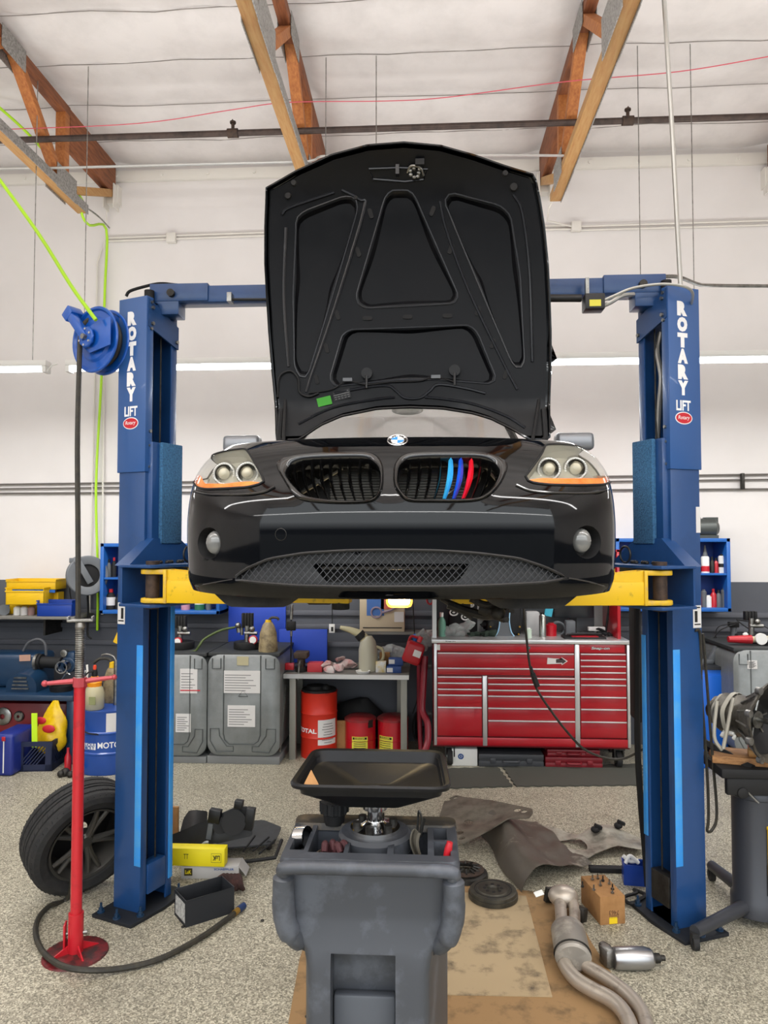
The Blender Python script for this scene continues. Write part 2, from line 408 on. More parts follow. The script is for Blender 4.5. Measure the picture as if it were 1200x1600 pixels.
# street front: piers and header round the wide-open roll-up doorway the photographer stands in
struct('wall_front', MB().bb((XL, YF-.2, 5.3), (XR, YF, CZ+.1)), m_wall)
mb = MB()
TRX = (-3.32, -1.06, 1.22, 3.50)
def ceil(u, v):
    x = XL+(XR-XL)*u; y = YF+(WY-YF)*v
    k = (y-5.35)/.6; f = abs(k-round(k)); sag = .035*math.sin(PI*(.0+f))    # quilted between the purlins
    tx = min(abs(x-t) for t in TRX); ts = .04*math.exp(-(tx/.14)**2)
    w = NZ.noise(V((x*1.7, y*1.5, 0)))*.035+NZ.noise(V((x*5, y*4, 3)))*.012
    w *= min(1, (WY-y)/.3)
    return (x, y, CZ-sag+ts+w)
mb.grid(ceil, 161, 127)
cl = struct('ceiling', mb, m_ceil, ang=180)
m_seam = mat('dark seam', '#7c7670', .8)
for k in (-2, -1, 0, 1, 2):
    y = 5.35+.6*k+.6
    s = MB().tube([(x, y, CZ-.012+NZ.noise(V((x*1.7, y*1.5, 0)))*.035) for x in [XL+.05+i*.25 for i in range(48)]], .003, 4, 0)
    obj('seam', s, m_seam, cl)
# wall-top ledger and the slat-wall rails of the grey dado
def rail(name, x0, x1, z, h, d, m): return struct(name, MB().bb((x0, WY-d, z-h/2), (x1, WY, z+h/2)), m, bev=.004)
led = rail('trim_1', XL, XR, CZ-.16, .11, .05, m_whitep)
mb = MB()
for i in range(24): mb.cyl((XL+.3+i*.5, WY-.05, CZ-.16), (XL+.3+i*.5, WY-.065, CZ-.16), .018, n=10)
obj('bolt', mb, m_whitep, led, kind='stuff')
m_rail = mat('grey rail', '#5a5c63', .6)
for i, z in enumerate((1.16, .98, 1.30)): rail('trim_%d' % (i+2), XL, XR, z, .05, .03, m_rail)

# ------------------------------------------------------------------ roof trusses
def truss(x, label):
    t = thing('roof_truss', label, 'roof truss', (x, 0, 0), group='timber roof trusses')
    obj('bottom_chord', MB().bb((-.05, -4.5, 5.22), (.05, 6.86, 5.29)), m_wood2, t, bev=.004)
    obj('edge_strip', MB().bb((.05, -4.5, 5.21), (.057, 6.86, 5.30)), m_galv, t)
    obj('top_chord', MB().bb((-.045, -4.5, 5.96), (.045, 6.5, 6.05)), m_wood3, t, bev=.004)
    obj('top_chord_end', MB().bb((-.045, 6.5, 5.70), (.045, 7.5, 6.04)), m_wood3, t, bev=.004)
    def web(y0, z0, y1, z1, m, w=.09, nm='web'):
        d = V((0, y1-y0, z1-z0)); L = d.length
        obj(nm, MB().box((0, (y0+y1)/2, (z0+z1)/2), (w, L, .075), (math.atan2(d.z, d.y), 0, 0)), m, t, bev=.004)
    web(6.45, 5.26, 5.62, 6.0, m_wood); web(4.65, 5.26, 5.50, 6.0, m_wood); web(4.4, 5.26, 3.6, 6.0, m_wood)
    web(6.50, 5.28, 7.48, 5.72, m_wood2, nm='end_web')
    obj('post', MB().bb((-.045, 6.40, 5.29), (.045, 6.49, 5.97)), m_wood, t, bev=.004)
    for y0, y1, z0, z1 in ((6.26, 6.62, 5.20, 5.42), (5.38, 5.72, 5.88, 6.06), (4.3, 4.8, 5.20, 5.48)):
        g = MB()
        for sx in (-.056, .05): g.bb((sx, y0, z0), (sx+.006, y1, z1))
        obj('gusset_plate', g, m_galv, t)
    h = MB().bb((-.07, 7.5, 5.62), (.07, 7.6, 5.82)).bb((-.06, 7.42, 5.55), (-.05, 7.56, 5.80)).bb((.05, 7.42, 5.55), (.06, 7.56, 5.80))
    obj('wall_hanger', h, m_whitep, t)
    return t
t0 = truss(TRX[1], 'timber roof truss reaching down behind the left edge of the raised hood')
dup(t0, (TRX[0], 0, 0), label='timber roof truss at far left with lime hose lying along it')
dup(t0, (TRX[2], 0, 0), label='timber roof truss right of the raised hood, beside tall conduit')
dup(t0, (TRX[3], 0, 0), label='timber roof truss at the right edge, only its wall end visible')

# ------------------------------------------------------------------ pipes, conduits and strings overhead
PY, PZ = 6.07, 5.52
t = thing('sprinkler_pipe', 'brown iron sprinkler pipe crossing under the ceiling', 'pipe')
obj('pipe', MB().cyl((XL, PY, PZ), (XR, PY, PZ), .026, n=14), m_pipe, t)
for px in (364, 981):
    p = at(px, 186, PY); x = p.x
    obj('sprinkler_head', MB().cyl((x-.045, PY, PZ), (x+.045, PY, PZ), .038, n=14).cyl((x, PY, PZ), (x, PY, PZ+.085), .014, n=10).cyl((x, PY, PZ+.085), (x, PY, PZ+.10), .026, n=10).bb((x-.004, PY-.02, PZ+.1), (x+.004, PY+.02, PZ+.112)), m_rust, t)
tag(obj('red_string', MB().tube([at(-10, 203, 6.0), at(215, 193, 6.0), at(360, 172, 5.9), at(450, 160, 5.85), at(600, 158, 5.8), at(700, 152, 5.7), at(880, 128, 5.6), at(1060, 112, 5.4), at(1215, 86, 5.2)], .004, 5), mat('pink string', '#c0505c', .7)), 'thin pink string strung across under the ceiling', 'string')
tag(obj('ceiling_conduit', MB().tube([at(-10, 264, 6.15), at(100, 262, 6.15), at(300, 257, 6.15), at(462, 253, 6.15), at(490, 250, 6.16), at(520, 243, 6.2), at(700, 243, 6.2), at(870, 243, 6.2), at(887, 247, 6.2), at(886, 262, 6.35)], .011, 6, 4), m_emt), 'thin metal conduit strapped under the truss chords', 'conduit')
tag(obj('drop_conduit', MB().tube([at(1036, -30, 4.25), at(1050, 200, 4.25), at(1063, 440, 4.25), V((at(1064, 460, 4.25)))], .014, 8, 0), m_emt), 'tall bright conduit dropping onto the right lift post', 'conduit')
c = tag(obj('wall_conduit', MB().tube([at(870, 300, 6.86), at(858, 325, 7.0), at(855, 345, 7.3), at(895, 354, 7.55), at(1215, 344, 7.57)], .010, 6, 0).tube([at(895, 360, 7.57), at(1215, 351, 7.57)], .010, 6, 0).tube([at(165, 372, 7.57), at(420, 363, 7.57), at(895, 352, 7.57)], .010, 6, 0).tube([at(165, 377, 7.57), at(420, 368, 7.57), at(895, 358, 7.57)], .010, 6, 0), m_whitep), 'white painted conduit pair running along the upper back wall', 'conduit')
for px, py in ((268, 372), (900, 354)):
    p = at(px, py, 7.56); obj('junction_box', MB().box(p, (.10, .06, .10)), m_whitep, c, bev=.006)
c = tag(obj('mid_wall_conduit', MB().tube([at(-10, 757, 7.57), at(1215, 741, 7.57)], .009, 6, 0).tube([at(-10, 764, 7.57), at(1215, 749, 7.57)], .008, 6, 0).tube([at(-10, 771, 7.57), at(1215, 764, 7.57)], .009, 6, 0), mat('grey conduit', '#6e6a66', .5, .3)), 'dark conduit lines along the back wall behind headlights', 'conduit')
p = at(1160, 752, 7.55); obj('clamp', MB().box(p, (.03, .05, .16)), m_dark, c, bev=.004)
tag(obj('post_conduit', MB().tube([at(1034, 432, 4.3), at(1060, 433, 4.4), at(1090, 444, 4.7), at(1110, 446, 5.0), at(1215, 447, 5.2)], .012, 8, 5), m_steel), 'bent grey conduit leaving the right post top rightwards', 'conduit')
# downpipe-like thin conduit on the wall at left
tag(obj('wall_riser', MB().tube([at(170, 245, 7.5), at(165, 372, 7.56), at(152, 410, 7.57), at(140, 960, 7.57)], .009, 6, 0).tube([at(163, 380, 7.57), at(160, 960, 7.57)], .012, 6, 0), m_whitep), 'white riser conduit on the back wall behind lime hose', 'conduit')

# ------------------------------------------------------------------ row of suspended fluorescent strips
m_tubeon = mat('lit tube', '#f4fbff', .4, emit=9)
xs = [-5.45, -3.07-.08, -3.07+.08, -.61-.07, -.61+.07, 1.94-.07, 1.94+.07, 4.35-.07, 4.35+.07, 6.2]
def strip(x0, x1, label):
    t = thing('strip_light', label, 'strip light', ((x0+x1)/2, 5.95, 3.5), group='suspended fluorescent strips'); L = (x1-x0)/2
    obj('housing', MB().bb((-L, -.05, .0), (L, .05, .05)), m_white, t, bev=.008)
    obj('tube', MB().cyl((-L+.03, 0, -.022), (L-.03, 0, -.022), .02, n=12), m_tubeon, t)
    for s in (-1, 1): obj('end_cap', MB().bb((s*L-.02*s-.015, -.045, -.05), (s*L-.02*s+.015, .045, .0)), m_white, t)
    for s in (-1, 1): obj('hanging_wire', MB().cyl((s*(L-.14), 0, .05), (s*(L-.14), 0, CZ-3.53), .004, n=5), m_steel, t)
    return t
labs = ['lit strip light at far left edge beyond the gap', 'lit strip light left of the hood, passing behind the blue post', 'lit strip light passing behind the raised hood to the right post', 'lit strip light right of the right post', 'lit strip light']
for i in range(4): strip(xs[2*i], xs[2*i+1], labs[i])
tag(obj('lamp_cable', MB().tube([at(57, 568, 5.93), at(64, 572, 5.93), at(72, 581, 5.93), at(80, 572, 5.93), at(90, 569, 5.93)], .006, 5), m_white), 'looped white cable joining two strip lights at left', 'cable')
# ------------------------------------------------------------------ two-post lift
LX, LY = -.125, 4.151                            # the middle between the posts
HS, CANG = 1.473, math.radians(-22)
lift = thing('car_lift', 'blue two-post car lift with yellow swing arms holding up the black car', 'car lift', (LX, LY, 0))
A_, B_ = .095, .125                              # half depth and half width of a post
def post(s):
    """s=-1 left, s=+1 right; the open side of the C looks inward and towards the car's nose"""
    rz = CANG*(-s); fx = -s                      # local +x points inward: mirrored for the right post
    def P(x, y, z): return V((fx*x, y, z))
    t = .012
    poly = [(A_, -B_), (A_, -B_+.048), (A_-t, -B_+.048), (A_-t, -B_+t), (-A_+t, -B_+t), (-A_+t, B_-t), (A_-t, B_-t), (A_-t, B_-.048), (A_, B_-.048), (A_, B_), (-A_, B_), (-A_, -B_)]
    mb = MB().prism([(fx*x, y) for x, y in poly], .02, 3.40)
    c = obj('column', mb, m_steelblue, lift, bev=.003); c.location = (s*HS, 0, 0); c.rotation_euler = (0, 0, rz)
    q = MB().prism([(fx*x, y) for x, y in ((-.14, -.235), (.14, -.235), (.16, .0), (.14, .21), (-.14, .21))], .0, .02)
    obj('base_plate', q, mat('dark base steel', '#23262c', .55, .4), c, bev=.003)
    for x, y in ((-.11, -.2), (.02, -.215), (.115, -.14), (.12, .16), (-.11, .17)):
        obj('anchor_bolt', MB().cyl(P(x, y, .02), P(x, y, .028), .02, n=14).cyl(P(x, y, .028), P(x, y, .045), .013, n=6).cyl(P(x, y, .04), P(x, y, .07), .007, n=8), m_machine, c)
    for y in (-.05, .09):
        g = MB()
        v = [P(-A_, y-.005, .02), P(-A_-.045, y-.005, .02), P(-A_, y-.005, .14)]; w = [p+V((0, .01, 0)) for p in v]
        a = [g.bm.verts.new(p) for p in v]; b = [g.bm.verts.new(p) for p in w]
        g.bm.faces.new(a); g.bm.faces.new(b)
        for i in range(3): g.bm.faces.new((a[i], a[(i+1) % 3], b[(i+1) % 3], b[i]))
        obj('gusset', g, m_steelblue, c)
    # folded upper cover with the lettering
    cz0, cz1 = 2.43, 3.42
    mb = MB().bb(P(-A_-.008, -B_-.010, cz0), P(A_+.008, -B_, cz1)).bb(P(A_, -B_-.006, cz0), P(A_+.008, -B_+.045, cz1))
    cov = obj('cover', mb, mat('lift cover blue', '#2b5590', .38, 0, .2), c, bev=.003)
    yf = -B_-.0105; lx = fx*(-.004 if s < 0 else .012)
    for i, ch in enumerate('ROTARY'):
        text(ch, .066, .080, m_txtw, c, (lx, yf, 3.302-i*.0865), name='letter', bold=.085)
    text('LIFT', .095, .056, m_txtw, c, (lx, yf, 2.774), name='lettering', bold=.03)
    el = MB().prism([(.056*math.cos(a), .034*math.sin(a)) for a in [2*PI*k/28 for k in range(28)]], 0, .0012, M.Rotation(PI/2, 4, 'X'))
    o = obj('badge', el, m_txtw, c); o.location = (lx, yf, 2.706)
    el = MB().prism([(.051*math.cos(a), .029*math.sin(a)) for a in [2*PI*k/28 for k in range(28)]], 0, .0012, M.Rotation(PI/2, 4, 'X'))
    o = obj('badge_field', el, m_redl, c); o.location = (lx, yf-.0012, 2.706)
    text('Rotary', .075, .026, m_txtw, c, (lx, yf-.0026, 2.706), name='badge_lettering', shear=.2)
    text('WORLD\'S MOST TRUSTED LIFT', .09, .008, m_txtw, c, (lx, yf, 2.425-.0), name='badge_caption') if False else None
    for z in (3.39, 3.24, 2.66, 2.58, 2.46):
        obj('cover_bolt', MB().cyl(P(A_+.006, -B_+.025, z), P(A_+.018, -B_+.025, z), .010, n=6), m_steel, c)
    # header plate across the open side
    q = MB()
    hz = [(-B_, 3.25), (B_, 3.17), (B_, 3.30), (-B_, 3.41)]
    a = [q.bm.verts.new(P(A_+.002, y, z)) for y, z in hz]; b = [q.bm.verts.new(P(A_+.012, y, z)) for y, z in hz]
    q.bm.faces.new(a); q.bm.faces.new(b)
    for i in range(4): q.bm.faces.new((a[i], a[(i+1) % 4], b[(i+1) % 4], b[i]))
    obj('header_plate', q, m_steelblue, c)
    obj('top_cap', MB().bb(P(-.07, -.06, 3.40), P(.07, .10, 3.41)).cyl(P(.05, -.06, 3.36), P(.05, -.06, 3.475), .028, n=14), m_black, c)
    for y, z in ((-B_+.03, 3.36), (B_-.02, 3.21), (-B_+.03, 3.27)):
        obj('header_bolt', MB().cyl(P(A_+.012, y, z), P(A_+.024, y, z), .011, n=6), m_steel, c)
    # inside: lift cylinder, cables, cable pulley
    obj('cylinder', MB().cyl(P(-.02, .0, .15), P(-.02, .0, 3.2), .038, n=16), m_black, c)
    for x, y in ((.055, -.045), (.06, .028)): obj('cable', MB().cyl(P(x, y, .12), P(x, y, 3.25), .005, n=6), m_dark, c)
    obj('stop_plate', MB().bb(P(.035, -.07, .10), P(.10, .07, .26)), m_steelblue if s < 0 else m_dark, c, bev=.003)
    # edge guards of light blue tape
    obj('edge_guard', MB().bb(P(A_-.042, -B_-.003, .27 if s < 0 else .34), P(A_+.003, -B_, 1.47)), m_tape, c, bev=.001)
    obj('edge_guard', MB().bb(P(A_-.003, B_-.03, .12 if s < 0 else .42), P(A_+.004, B_+.003, 1.70 if s < 0 else 1.52)), m_tape, c, bev=.001)
    if s < 0: obj('edge_guard', MB().bb(P(A_-.003, B_-.018, 1.95), P(A_+.004, B_+.004, 2.26)), m_tape, c)
    # small white notices on the outer edge
    lab = obj('notice', MB().bb(P(-A_+.005, -B_-.0025, 1.58), P(-A_+.058, -B_-.0005, 1.70)), m_paper, c)
    obj('notice_print', MB().bb(P(-A_+.03, -B_-.0032, 1.61), P(-A_+.048, -B_-.0024, 1.67)).bb(P(-A_+.01, -B_-.0032, 1.595), P(-A_+.05, -B_-.0024, 1.602)).bb(P(-A_+.012, -B_-.0032, 1.685), P(-A_+.05, -B_-.0024, 1.692)), m_txtk, c)
    if s > 0:
        obj('notice', MB().bb(P(-A_+.0, -B_-.0025, 2.09), P(-A_+.028, -B_-.0005, 2.23)), m_paper, c)
        obj('flexible_conduit', MB().tube([P(.0, .06, 3.22), P(.05, .02, 3.1), P(.055, -.015, 2.95), P(.05, .01, 2.8), P(.04, .04, 2.62)], .014, 8), m_emt, c)
    # carriage
    k = MB().bb(P(.0, -B_+.02, 1.92), P(A_+.035, B_-.02, 2.60))
    car_ = obj('carriage', k, m_steelblue, lift, bev=.006); car_.location = c.location; car_.rotation_euler = c.rotation_euler
    obj('foam_pad', MB().bb(P(A_+.035, -B_+.07, 2.03), P(A_+.062, B_-.012, 2.60)), m_foam, car_, bev=.006)
    sk = MB().loft([[P(A_-.02, -B_+.02, 2.06), P(A_+.05, -B_+.02, 2.06), P(A_+.05, B_-.02, 2.06), P(A_-.02, B_-.02, 2.06)], [P(A_-.03, -.31, 1.915), P(A_+.07, -.31, 1.915), P(A_+.07, .31, 1.915), P(A_-.03, .31, 1.915)]])
    obj('skirt', sk, m_steelblue, car_)
    for z in (1.905, 1.70): obj('yoke_plate', MB().prism([(fx*x, y) for x, y in ((A_+.004, -.31), (.33, -.33), (.36, -.26), (.36, .26), (.33, .33), (A_+.004, .31))], z, z+.016), m_steelblue, car_, bev=.002)
    obj('yoke_web', MB().bb(P(A_+.004, -.30, 1.70), P(A_+.016, .30, 1.92)), m_steelblue, car_)
    for y in (-.25, .25):
        obj('pivot_pin', MB().cyl(P(.275, y, 1.69), P(.275, y, 1.94), .036, n=18), m_rust, car_)
    ch = MB()
    for i in range(9): ch.sph(P(.20+.012*math.cos(i*2), -.16+i*.03, 1.928), .012, n=8)
    obj('chain', ch, m_dark, car_)
    obj('hook_ring', MB().tube([P(.22, .10+.045*math.cos(a), 1.97+.045*math.sin(a)) for a in [2*PI*k/14 for k in range(14)]], .006, 6, 2, True), m_dark, car_)
    # arms: world-ish coordinates relative to the lift root
    Mx = M.Translation(c.location) @ M.Rotation(rz, 4, 'Z')
    for y, tip in ((-.25, V((s*.255, -.43, 0))), (.25, V((s*.62, 1.25, 0)))):
        p = Mx @ P(.275, y, 0); d = (tip-p); L = d.length; d.normalize(); ang = math.atan2(d.y, d.x)
        a = child('x', lift); bpy.data.objects.remove(a)
        hd = MB()
        # pivot knuckle: two pale plates and a folded yellow head
        for z in (1.872, 1.722): hd.cyl((0, 0, z), (0, 0, z+.026), .06, n=24).bb((0, -.055, z), (.10, .055, z+.026))
        hd.bb((.085, -.065, 1.722), (.105, .065, 1.898))
        arm = obj('swing_arm', hd, mat('worn arm head', '#d8b020', .5, c2='#b09060', nscale=20, lo=.5, hi=.75), lift, bev=.006); arm.location = (p.x, p.y, 0); arm.rotation_euler = (0, 0, ang)
        obj('outer_beam', MB().bb((.10, -.058, 1.724), (L*.66, .058, 1.842)), m_yellow, arm, bev=.005)
        w = MB().prism([(.10, 1.842), (.10, 1.897), (.16, 1.892), (.50, 1.843)], -.05, -.040, M(((1, 0, 0, 0), (0, 0, 1, 0), (0, 1, 0, 0), (0, 0, 0, 1)))).prism([(.10, 1.842), (.10, 1.897), (.16, 1.892), (.50, 1.843)], .040, .05, M(((1, 0, 0, 0), (0, 0, 1, 0), (0, 1, 0, 0), (0, 0, 0, 1)))) 
        obj('stiffener', w, m_yellow, arm)
        obj('inner_beam', MB().bb((L*.4, -.045, 1.733), (L, .045, 1.825)), m_yellow, arm, bev=.004)
        obj('lift_pad', MB().cyl((L-.05, 0, 1.70), (L-.05, 0, 1.84), .045, n=18).cyl((L-.05, 0, 1.84), (L-.05, 0, 1.875), .062, n=24), m_rubber, arm, bev=.004)
    return c
cL = post(-1); cR = post(1)
z0, z1 = at(330, 472, 4.1).z, at(330, 446, 4.1).z
bm_ = obj('overhead_beam', MB().bb((-HS+.10, -.055, z0), (HS-.10, .055, z1)), m_steelblue, lift, bev=.006)
for s in (-1, 1):
    obj('beam_bracket', MB().bb((s*(HS-.36), -.065, z0+.005), (s*(HS-.02), .065, z1+.012)).bb((s*(HS-.19), -.062, z0-.07), (s*(HS-.04), .062, z1)), m_steelblue, bm_, bev=.005)
    obj('beam_bolt', MB().cyl((s*(HS-.15), -.065, (z0+z1)/2), (s*(HS-.15), -.09, (z0+z1)/2), .022, n=12), m_dark, bm_)
def rel(px, py, Y): return at(px, py, Y)-V((LX, LY, 0))
sw = obj('switch_bar', MB().cyl(rel(360, 468, 4.0), rel(760, 468, 4.02), .008, n=8).cyl(rel(800, 466, 4.0), rel(908, 466, 4.0), .021, n=12), m_blackpl, lift)
obj('bracket', MB().box(rel(360, 466, 4.0), (.025, .06, .05)).box(rel(917, 452, 4.03), (.018, .03, .12)), m_steel, sw)
p = rel(927, 474, 3.98); bx = obj('switch_box', MB().box(p, (.105, .09, .085)), m_blackpl, lift, bev=.005)
obj('warning_label', MB().box(p+V((.0, -.046, -.012)), (.06, .002, .035)), m_yell, bx)
obj('flexible_conduit', MB().tube([rel(942, 470, 3.98), rel(960, 462, 3.97), rel(990, 450, 3.95), rel(1035, 444, 3.95), rel(1070, 448, 3.95), rel(1082, 458, 3.98), rel(1080, 475, 4.05)], .008, 8), m_emt, bx)
obj('flexible_conduit', MB().tube([rel(942, 478, 3.98), rel(955, 472, 3.97), rel(972, 462, 3.98), rel(990, 460, 4.02)], .012, 8), m_emt, bx)
obj('hydraulic_hose', MB().tube([rel(197, 463, 4.1), rel(203, 455, 4.1), rel(225, 448, 4.1), rel(250, 443, 4.12), rel(275, 445, 4.15), rel(300, 447, 4.22)], .009, 8), m_black, lift)

# power lead and hoses hanging on the right post's outside
tag(obj('power_cord', MB().tube([at(1086, 985, 4.05), at(1094, 992, 4.06), at(1096, 1080, 4.08), at(1101, 1150, 4.1), at(1106, 1230, 4.12), at(1107, 1280, 4.12), at(1105, 1298, 4.12), at(1113, 1296, 4.14), at(1120, 1270, 4.14), at(1113, 1180, 4.14), at(1104, 1060, 4.12), at(1098, 990, 4.1)], .008, 6), m_hose), 'dark cord looped down outside of the right lift post', 'cord')

# ------------------------------------------------------------------ blue hose reel on the left post
rc = at(157, 533, 4.08)
nrm = V((-.45, -.89, 0)).normalized(); rz = math.atan2(nrm.y, nrm.x)+PI/2
reel = thing('hose_reel', 'bright blue spring hose reel on the left lift post', 'hose reel', rc, rz)   # local -Y looks out
RXm = M.Rotation(PI/2, 4, 'X')
def disc(y, nm):
    pr = [(.0, .0), (.06, .0), (.075, .012), (.115, .012), (.13, .0), (.165, .0), (.175, .010), (.186, .010), (.190, .004), (.188, -.004), (.176, -.002), (.166, -.008), (.06, -.008), (.0, -.008)]
    return obj(nm, MB().lathe(pr, 48, M.Translation((0, y, 0)) @ RXm), m_reelblue, reel)
disc(-.035, 'front_flange'); disc(.045, 'rear_flange')
obj('hose_coil', MB().lathe([(.07, -.032), (.145, -.032), (.15, -.02), (.145, -.01), (.15, 0), (.145, .015), (.15, .03), (.07, .03)], 40, RXm), m_hose, reel)
sup = obj('support_arm', MB().prism([(-.05, .05), (.02, .075), (.17, .10), (.17, -.06), (.0, -.085), (-.05, -.05)], .066, .074, RXm), m_reelblue, reel, bev=.003)
obj('guide_arm', MB().box((-.075, -.09, .075), (.05, .045, .22), (0, math.radians(-42), 0)).box((-.15, -.07, .155), (.075, .09, .06), (0, math.radians(-42), 0)), m_reelblue, reel, bev=.006)
obj('hub_plate', MB().lathe([(0, .104), (.055, .104), (.06, .098), (.06, .09), (0, .09)], 10, RXm), m_reelblue, reel)
obj('axle_nut', MB().lathe([(0, .125), (.016, .125), (.018, .10), (0, .10)], 8, RXm), m_steel, reel)
for k in range(6):
    a = k*PI/3+.4; obj('bolt', MB().cyl((.045*math.cos(a), -.10, .045*math.sin(a)), (.045*math.cos(a), -.112, .045*math.sin(a)), .007, n=6), m_chrome, reel)
ga = reel.matrix_basis if False else None
hp = [at(127, 545, 4.0), at(123, 600, 3.98), at(121, 700, 3.96), at(122, 850, 3.94), at(122, 960, 3.92), at(121, 1150, 3.90), at(119, 1300, 3.88)]
tag(obj('floor_hose', MB().tube([at(150, 492, 4.10), at(133, 505, 4.08), at(126, 522, 4.06)]+hp[1:]+[fl(108, 1398, .035), fl(78, 1415, .025), fl(60, 1435, .02), fl(56, 1460, .02), fl(68, 1488, .02), fl(95, 1508, .045), fl(135, 1516, .045), fl(190, 1513, .02), fl(250, 1498, .02), fl(310, 1467, .02), fl(352, 1438, .02), fl(372, 1422, .02)], .014, 8), m_hose), 'long grimy hose hanging from blue reel and curling across the floor', 'hose')
hz = bpy.data.objects['floor_hose']
e0, e1 = fl(372, 1422, .02), fl(381, 1415, .02)
obj('ferrule', MB().cyl(fl(366, 1427, .02), e0, .017, n=12), mat('brass', '#b08a40', .35, .8), hz); obj('end_fitting', MB().cyl(e0, e1, .019, n=12), mat('dark blue cap', '#16305c', .45), hz)
tag(obj('lime_hose', MB().tube([at(-10, 268, 4.4), at(60, 365, 4.2), at(110, 445, 4.05), at(138, 484, 3.95), at(150, 500, 3.93)], .011, 8, 4), m_lime), 'lime green hose running down taut into the blue reel', 'hose')
tag(obj('air_hose', MB().tube([at(-10, 160, 6.3), at(40, 205, 6.4), at(85, 255, 6.5), at(128, 312, 6.8), at(128, 335, 6.85), at(140, 352, 7.0), at(166, 358, 7.4), at(164, 450, 7.5), at(158, 600, 7.52), at(150, 760, 7.52), at(153, 900, 7.52), at(152, 985, 7.52)], .013, 8, 4), m_lime), 'lime green air hose dropping down the white back wall at left', 'hose')
tag(obj('truss_conduit', MB().tube([at(60, 250, 6.45), at(100, 300, 6.7), at(150, 335, 7.0), at(171, 356, 7.5)], .008, 6), m_steel), 'grey conduit bending from far-left truss to wall', 'conduit')
# ------------------------------------------------------------------ the black roadster on the lift
CX, CY, CZ0 = -.112, 2.65, 1.67                  # nose centre and the height of its own ground line
car = thing('roadster', 'glossy black two-seat roadster raised on the lift with its hood wide open', 'car', (CX, CY, CZ0))
_pl = [(0, 0), (.15, .004), (.30, .016), (.45, .045), (.59, .085), (.69, .13), (.78, .195), (.845, .275), (.88, .375), (.898, .50), (.906, .70), (.905, 1.2), (.885, 1.9), (.885, 2.6), (.89, 3.1), (.87, 3.6), (.80, 3.93), (.6, 4.06), (.3, 4.095), (0, 4.10)]
PLAN = spline([V((a, b)) for a, b in _pl], 16); SL = [0]
for a, b in zip(PLAN, PLAN[1:]): SL.append(SL[-1]+(b-a).length)
SMAX = SL[-1]
import bisect
def plan(s):
    i = min(max(bisect.bisect_right(SL, s)-1, 0), len(SL)-2); t = (s-SL[i])/(SL[i+1]-SL[i]); return PLAN[i].lerp(PLAN[i+1], t)
DV = [(.13, .05), (.165, .03), (.19, .004), (.22, -.004), (.28, .004), (.36, .002), (.44, 0), (.52, .012), (.60, .048), (.68, .105), (.74, .165), (.78, .235), (.90, .40)]
SX = [(.13, .955), (.18, .975), (.26, .995), (.4, 1.0), (.52, .998), (.6, .995), (.66, .982), (.70, .965), (.74, .94), (.78, .895), (.90, .84)]
def SURF(s, z, off=0):
    a = abs(s); p = plan(a); sg = 1 if s >= 0 else -1
    k = math.cos(PI*p.y/4.1); q = V((sg*p.x*smooth_tab(SX, z), p.y+smooth_tab(DV, z)*k, z))
    if off: q += SNRM(s, z)*off
    return q
def SNRM(s, z):
    e = .004; n = (SURF(s+e, z)-SURF(s-e, z)).cross(SURF(s, z+e)-SURF(s, z-e)); return n.normalized()
SFR = next(SL[i] for i in range(len(PLAN)) if PLAN[i].y > 1.18)
_us = [(PLAN[i].x, SL[i]) for i in range(len(PLAN)) if PLAN[i].y < 1.18]
_ux = [u for u, s in _us]
def sz(px, py):
    """photo pixel -> (s, z) on the car's skin"""
    d = ray(px, py); o = V((0, 0, CAMH)); prev = None; Y = 2.5
    while Y < 4.2:
        p = o+d*(Y/d.y); u = abs(p.x-CX); z = p.z-CZ0; q = u/smooth_tab(SX, z)
        if q < .905:
            s = _us[min(bisect.bisect_left(_ux, q), len(_us)-1)][1]
            i = max(1, bisect.bisect_left(_ux, q)); u0, s0 = _us[i-1]; u1, s1 = _us[min(i, len(_us)-1)]
            if u1 > u0: s = s0+(s1-s0)*(q-u0)/(u1-u0)
            if p.y-CY >= SURF(s, z).y: return V((s if p.x > CX else -s, z))
            prev = V((s if p.x > CX else -s, z))
        elif prev is not None: return prev
        Y += .004
    return prev
def crop(pts, x0, y0, k): return [(x0+x*k, y0+y*k) for x, y in pts]
def SZ(pts): return [sz(x, y) for x, y in pts]
def loop(pts, n=72, r=None):
    P = SZ(pts); P = spline(P, 5, True) if r is None else rounded(P, r)
    return resample(P, n)
kidL = [(510, 300), (530, 265), (620, 240), (800, 225), (960, 225), (1030, 245), (1062, 300), (1065, 380), (1050, 440), (1010, 480), (920, 492), (760, 490), (640, 475), (590, 440), (545, 370)]
kidLi = [(560, 330), (575, 290), (640, 265), (800, 255), (960, 255), (1010, 275), (1040, 320), (1042, 390), (1025, 445), (985, 468), (900, 472), (770, 465), (660, 445), (610, 405), (575, 365)]
kidR = [(45, 330), (55, 270), (100, 225), (180, 215), (330, 212), (480, 215), (560, 235), (605, 270), (600, 320), (560, 390), (500, 440), (420, 458), (250, 460), (120, 455), (75, 420), (50, 380)]
kidRi = [(72, 330), (82, 280), (115, 250), (200, 240), (350, 238), (470, 240), (530, 255), (560, 285), (562, 320), (530, 385), (480, 425), (410, 438), (250, 440), (140, 438), (95, 410), (75, 370)]
KO = [loop(crop(kidL, 280, 640, .3)), loop(crop(kidR, 600, 640, .3167))]
KI = [loop(crop(kidLi, 280, 640, .3)), loop(crop(kidRi, 600, 640, .3167))]
hlL = [(105, 560), (112, 470), (160, 370), (240, 290), (380, 215), (560, 175), (715, 160), (760, 230), (850, 380), (930, 540), (880, 570), (740, 610), (500, 625), (250, 635), (160, 620), (120, 590)]
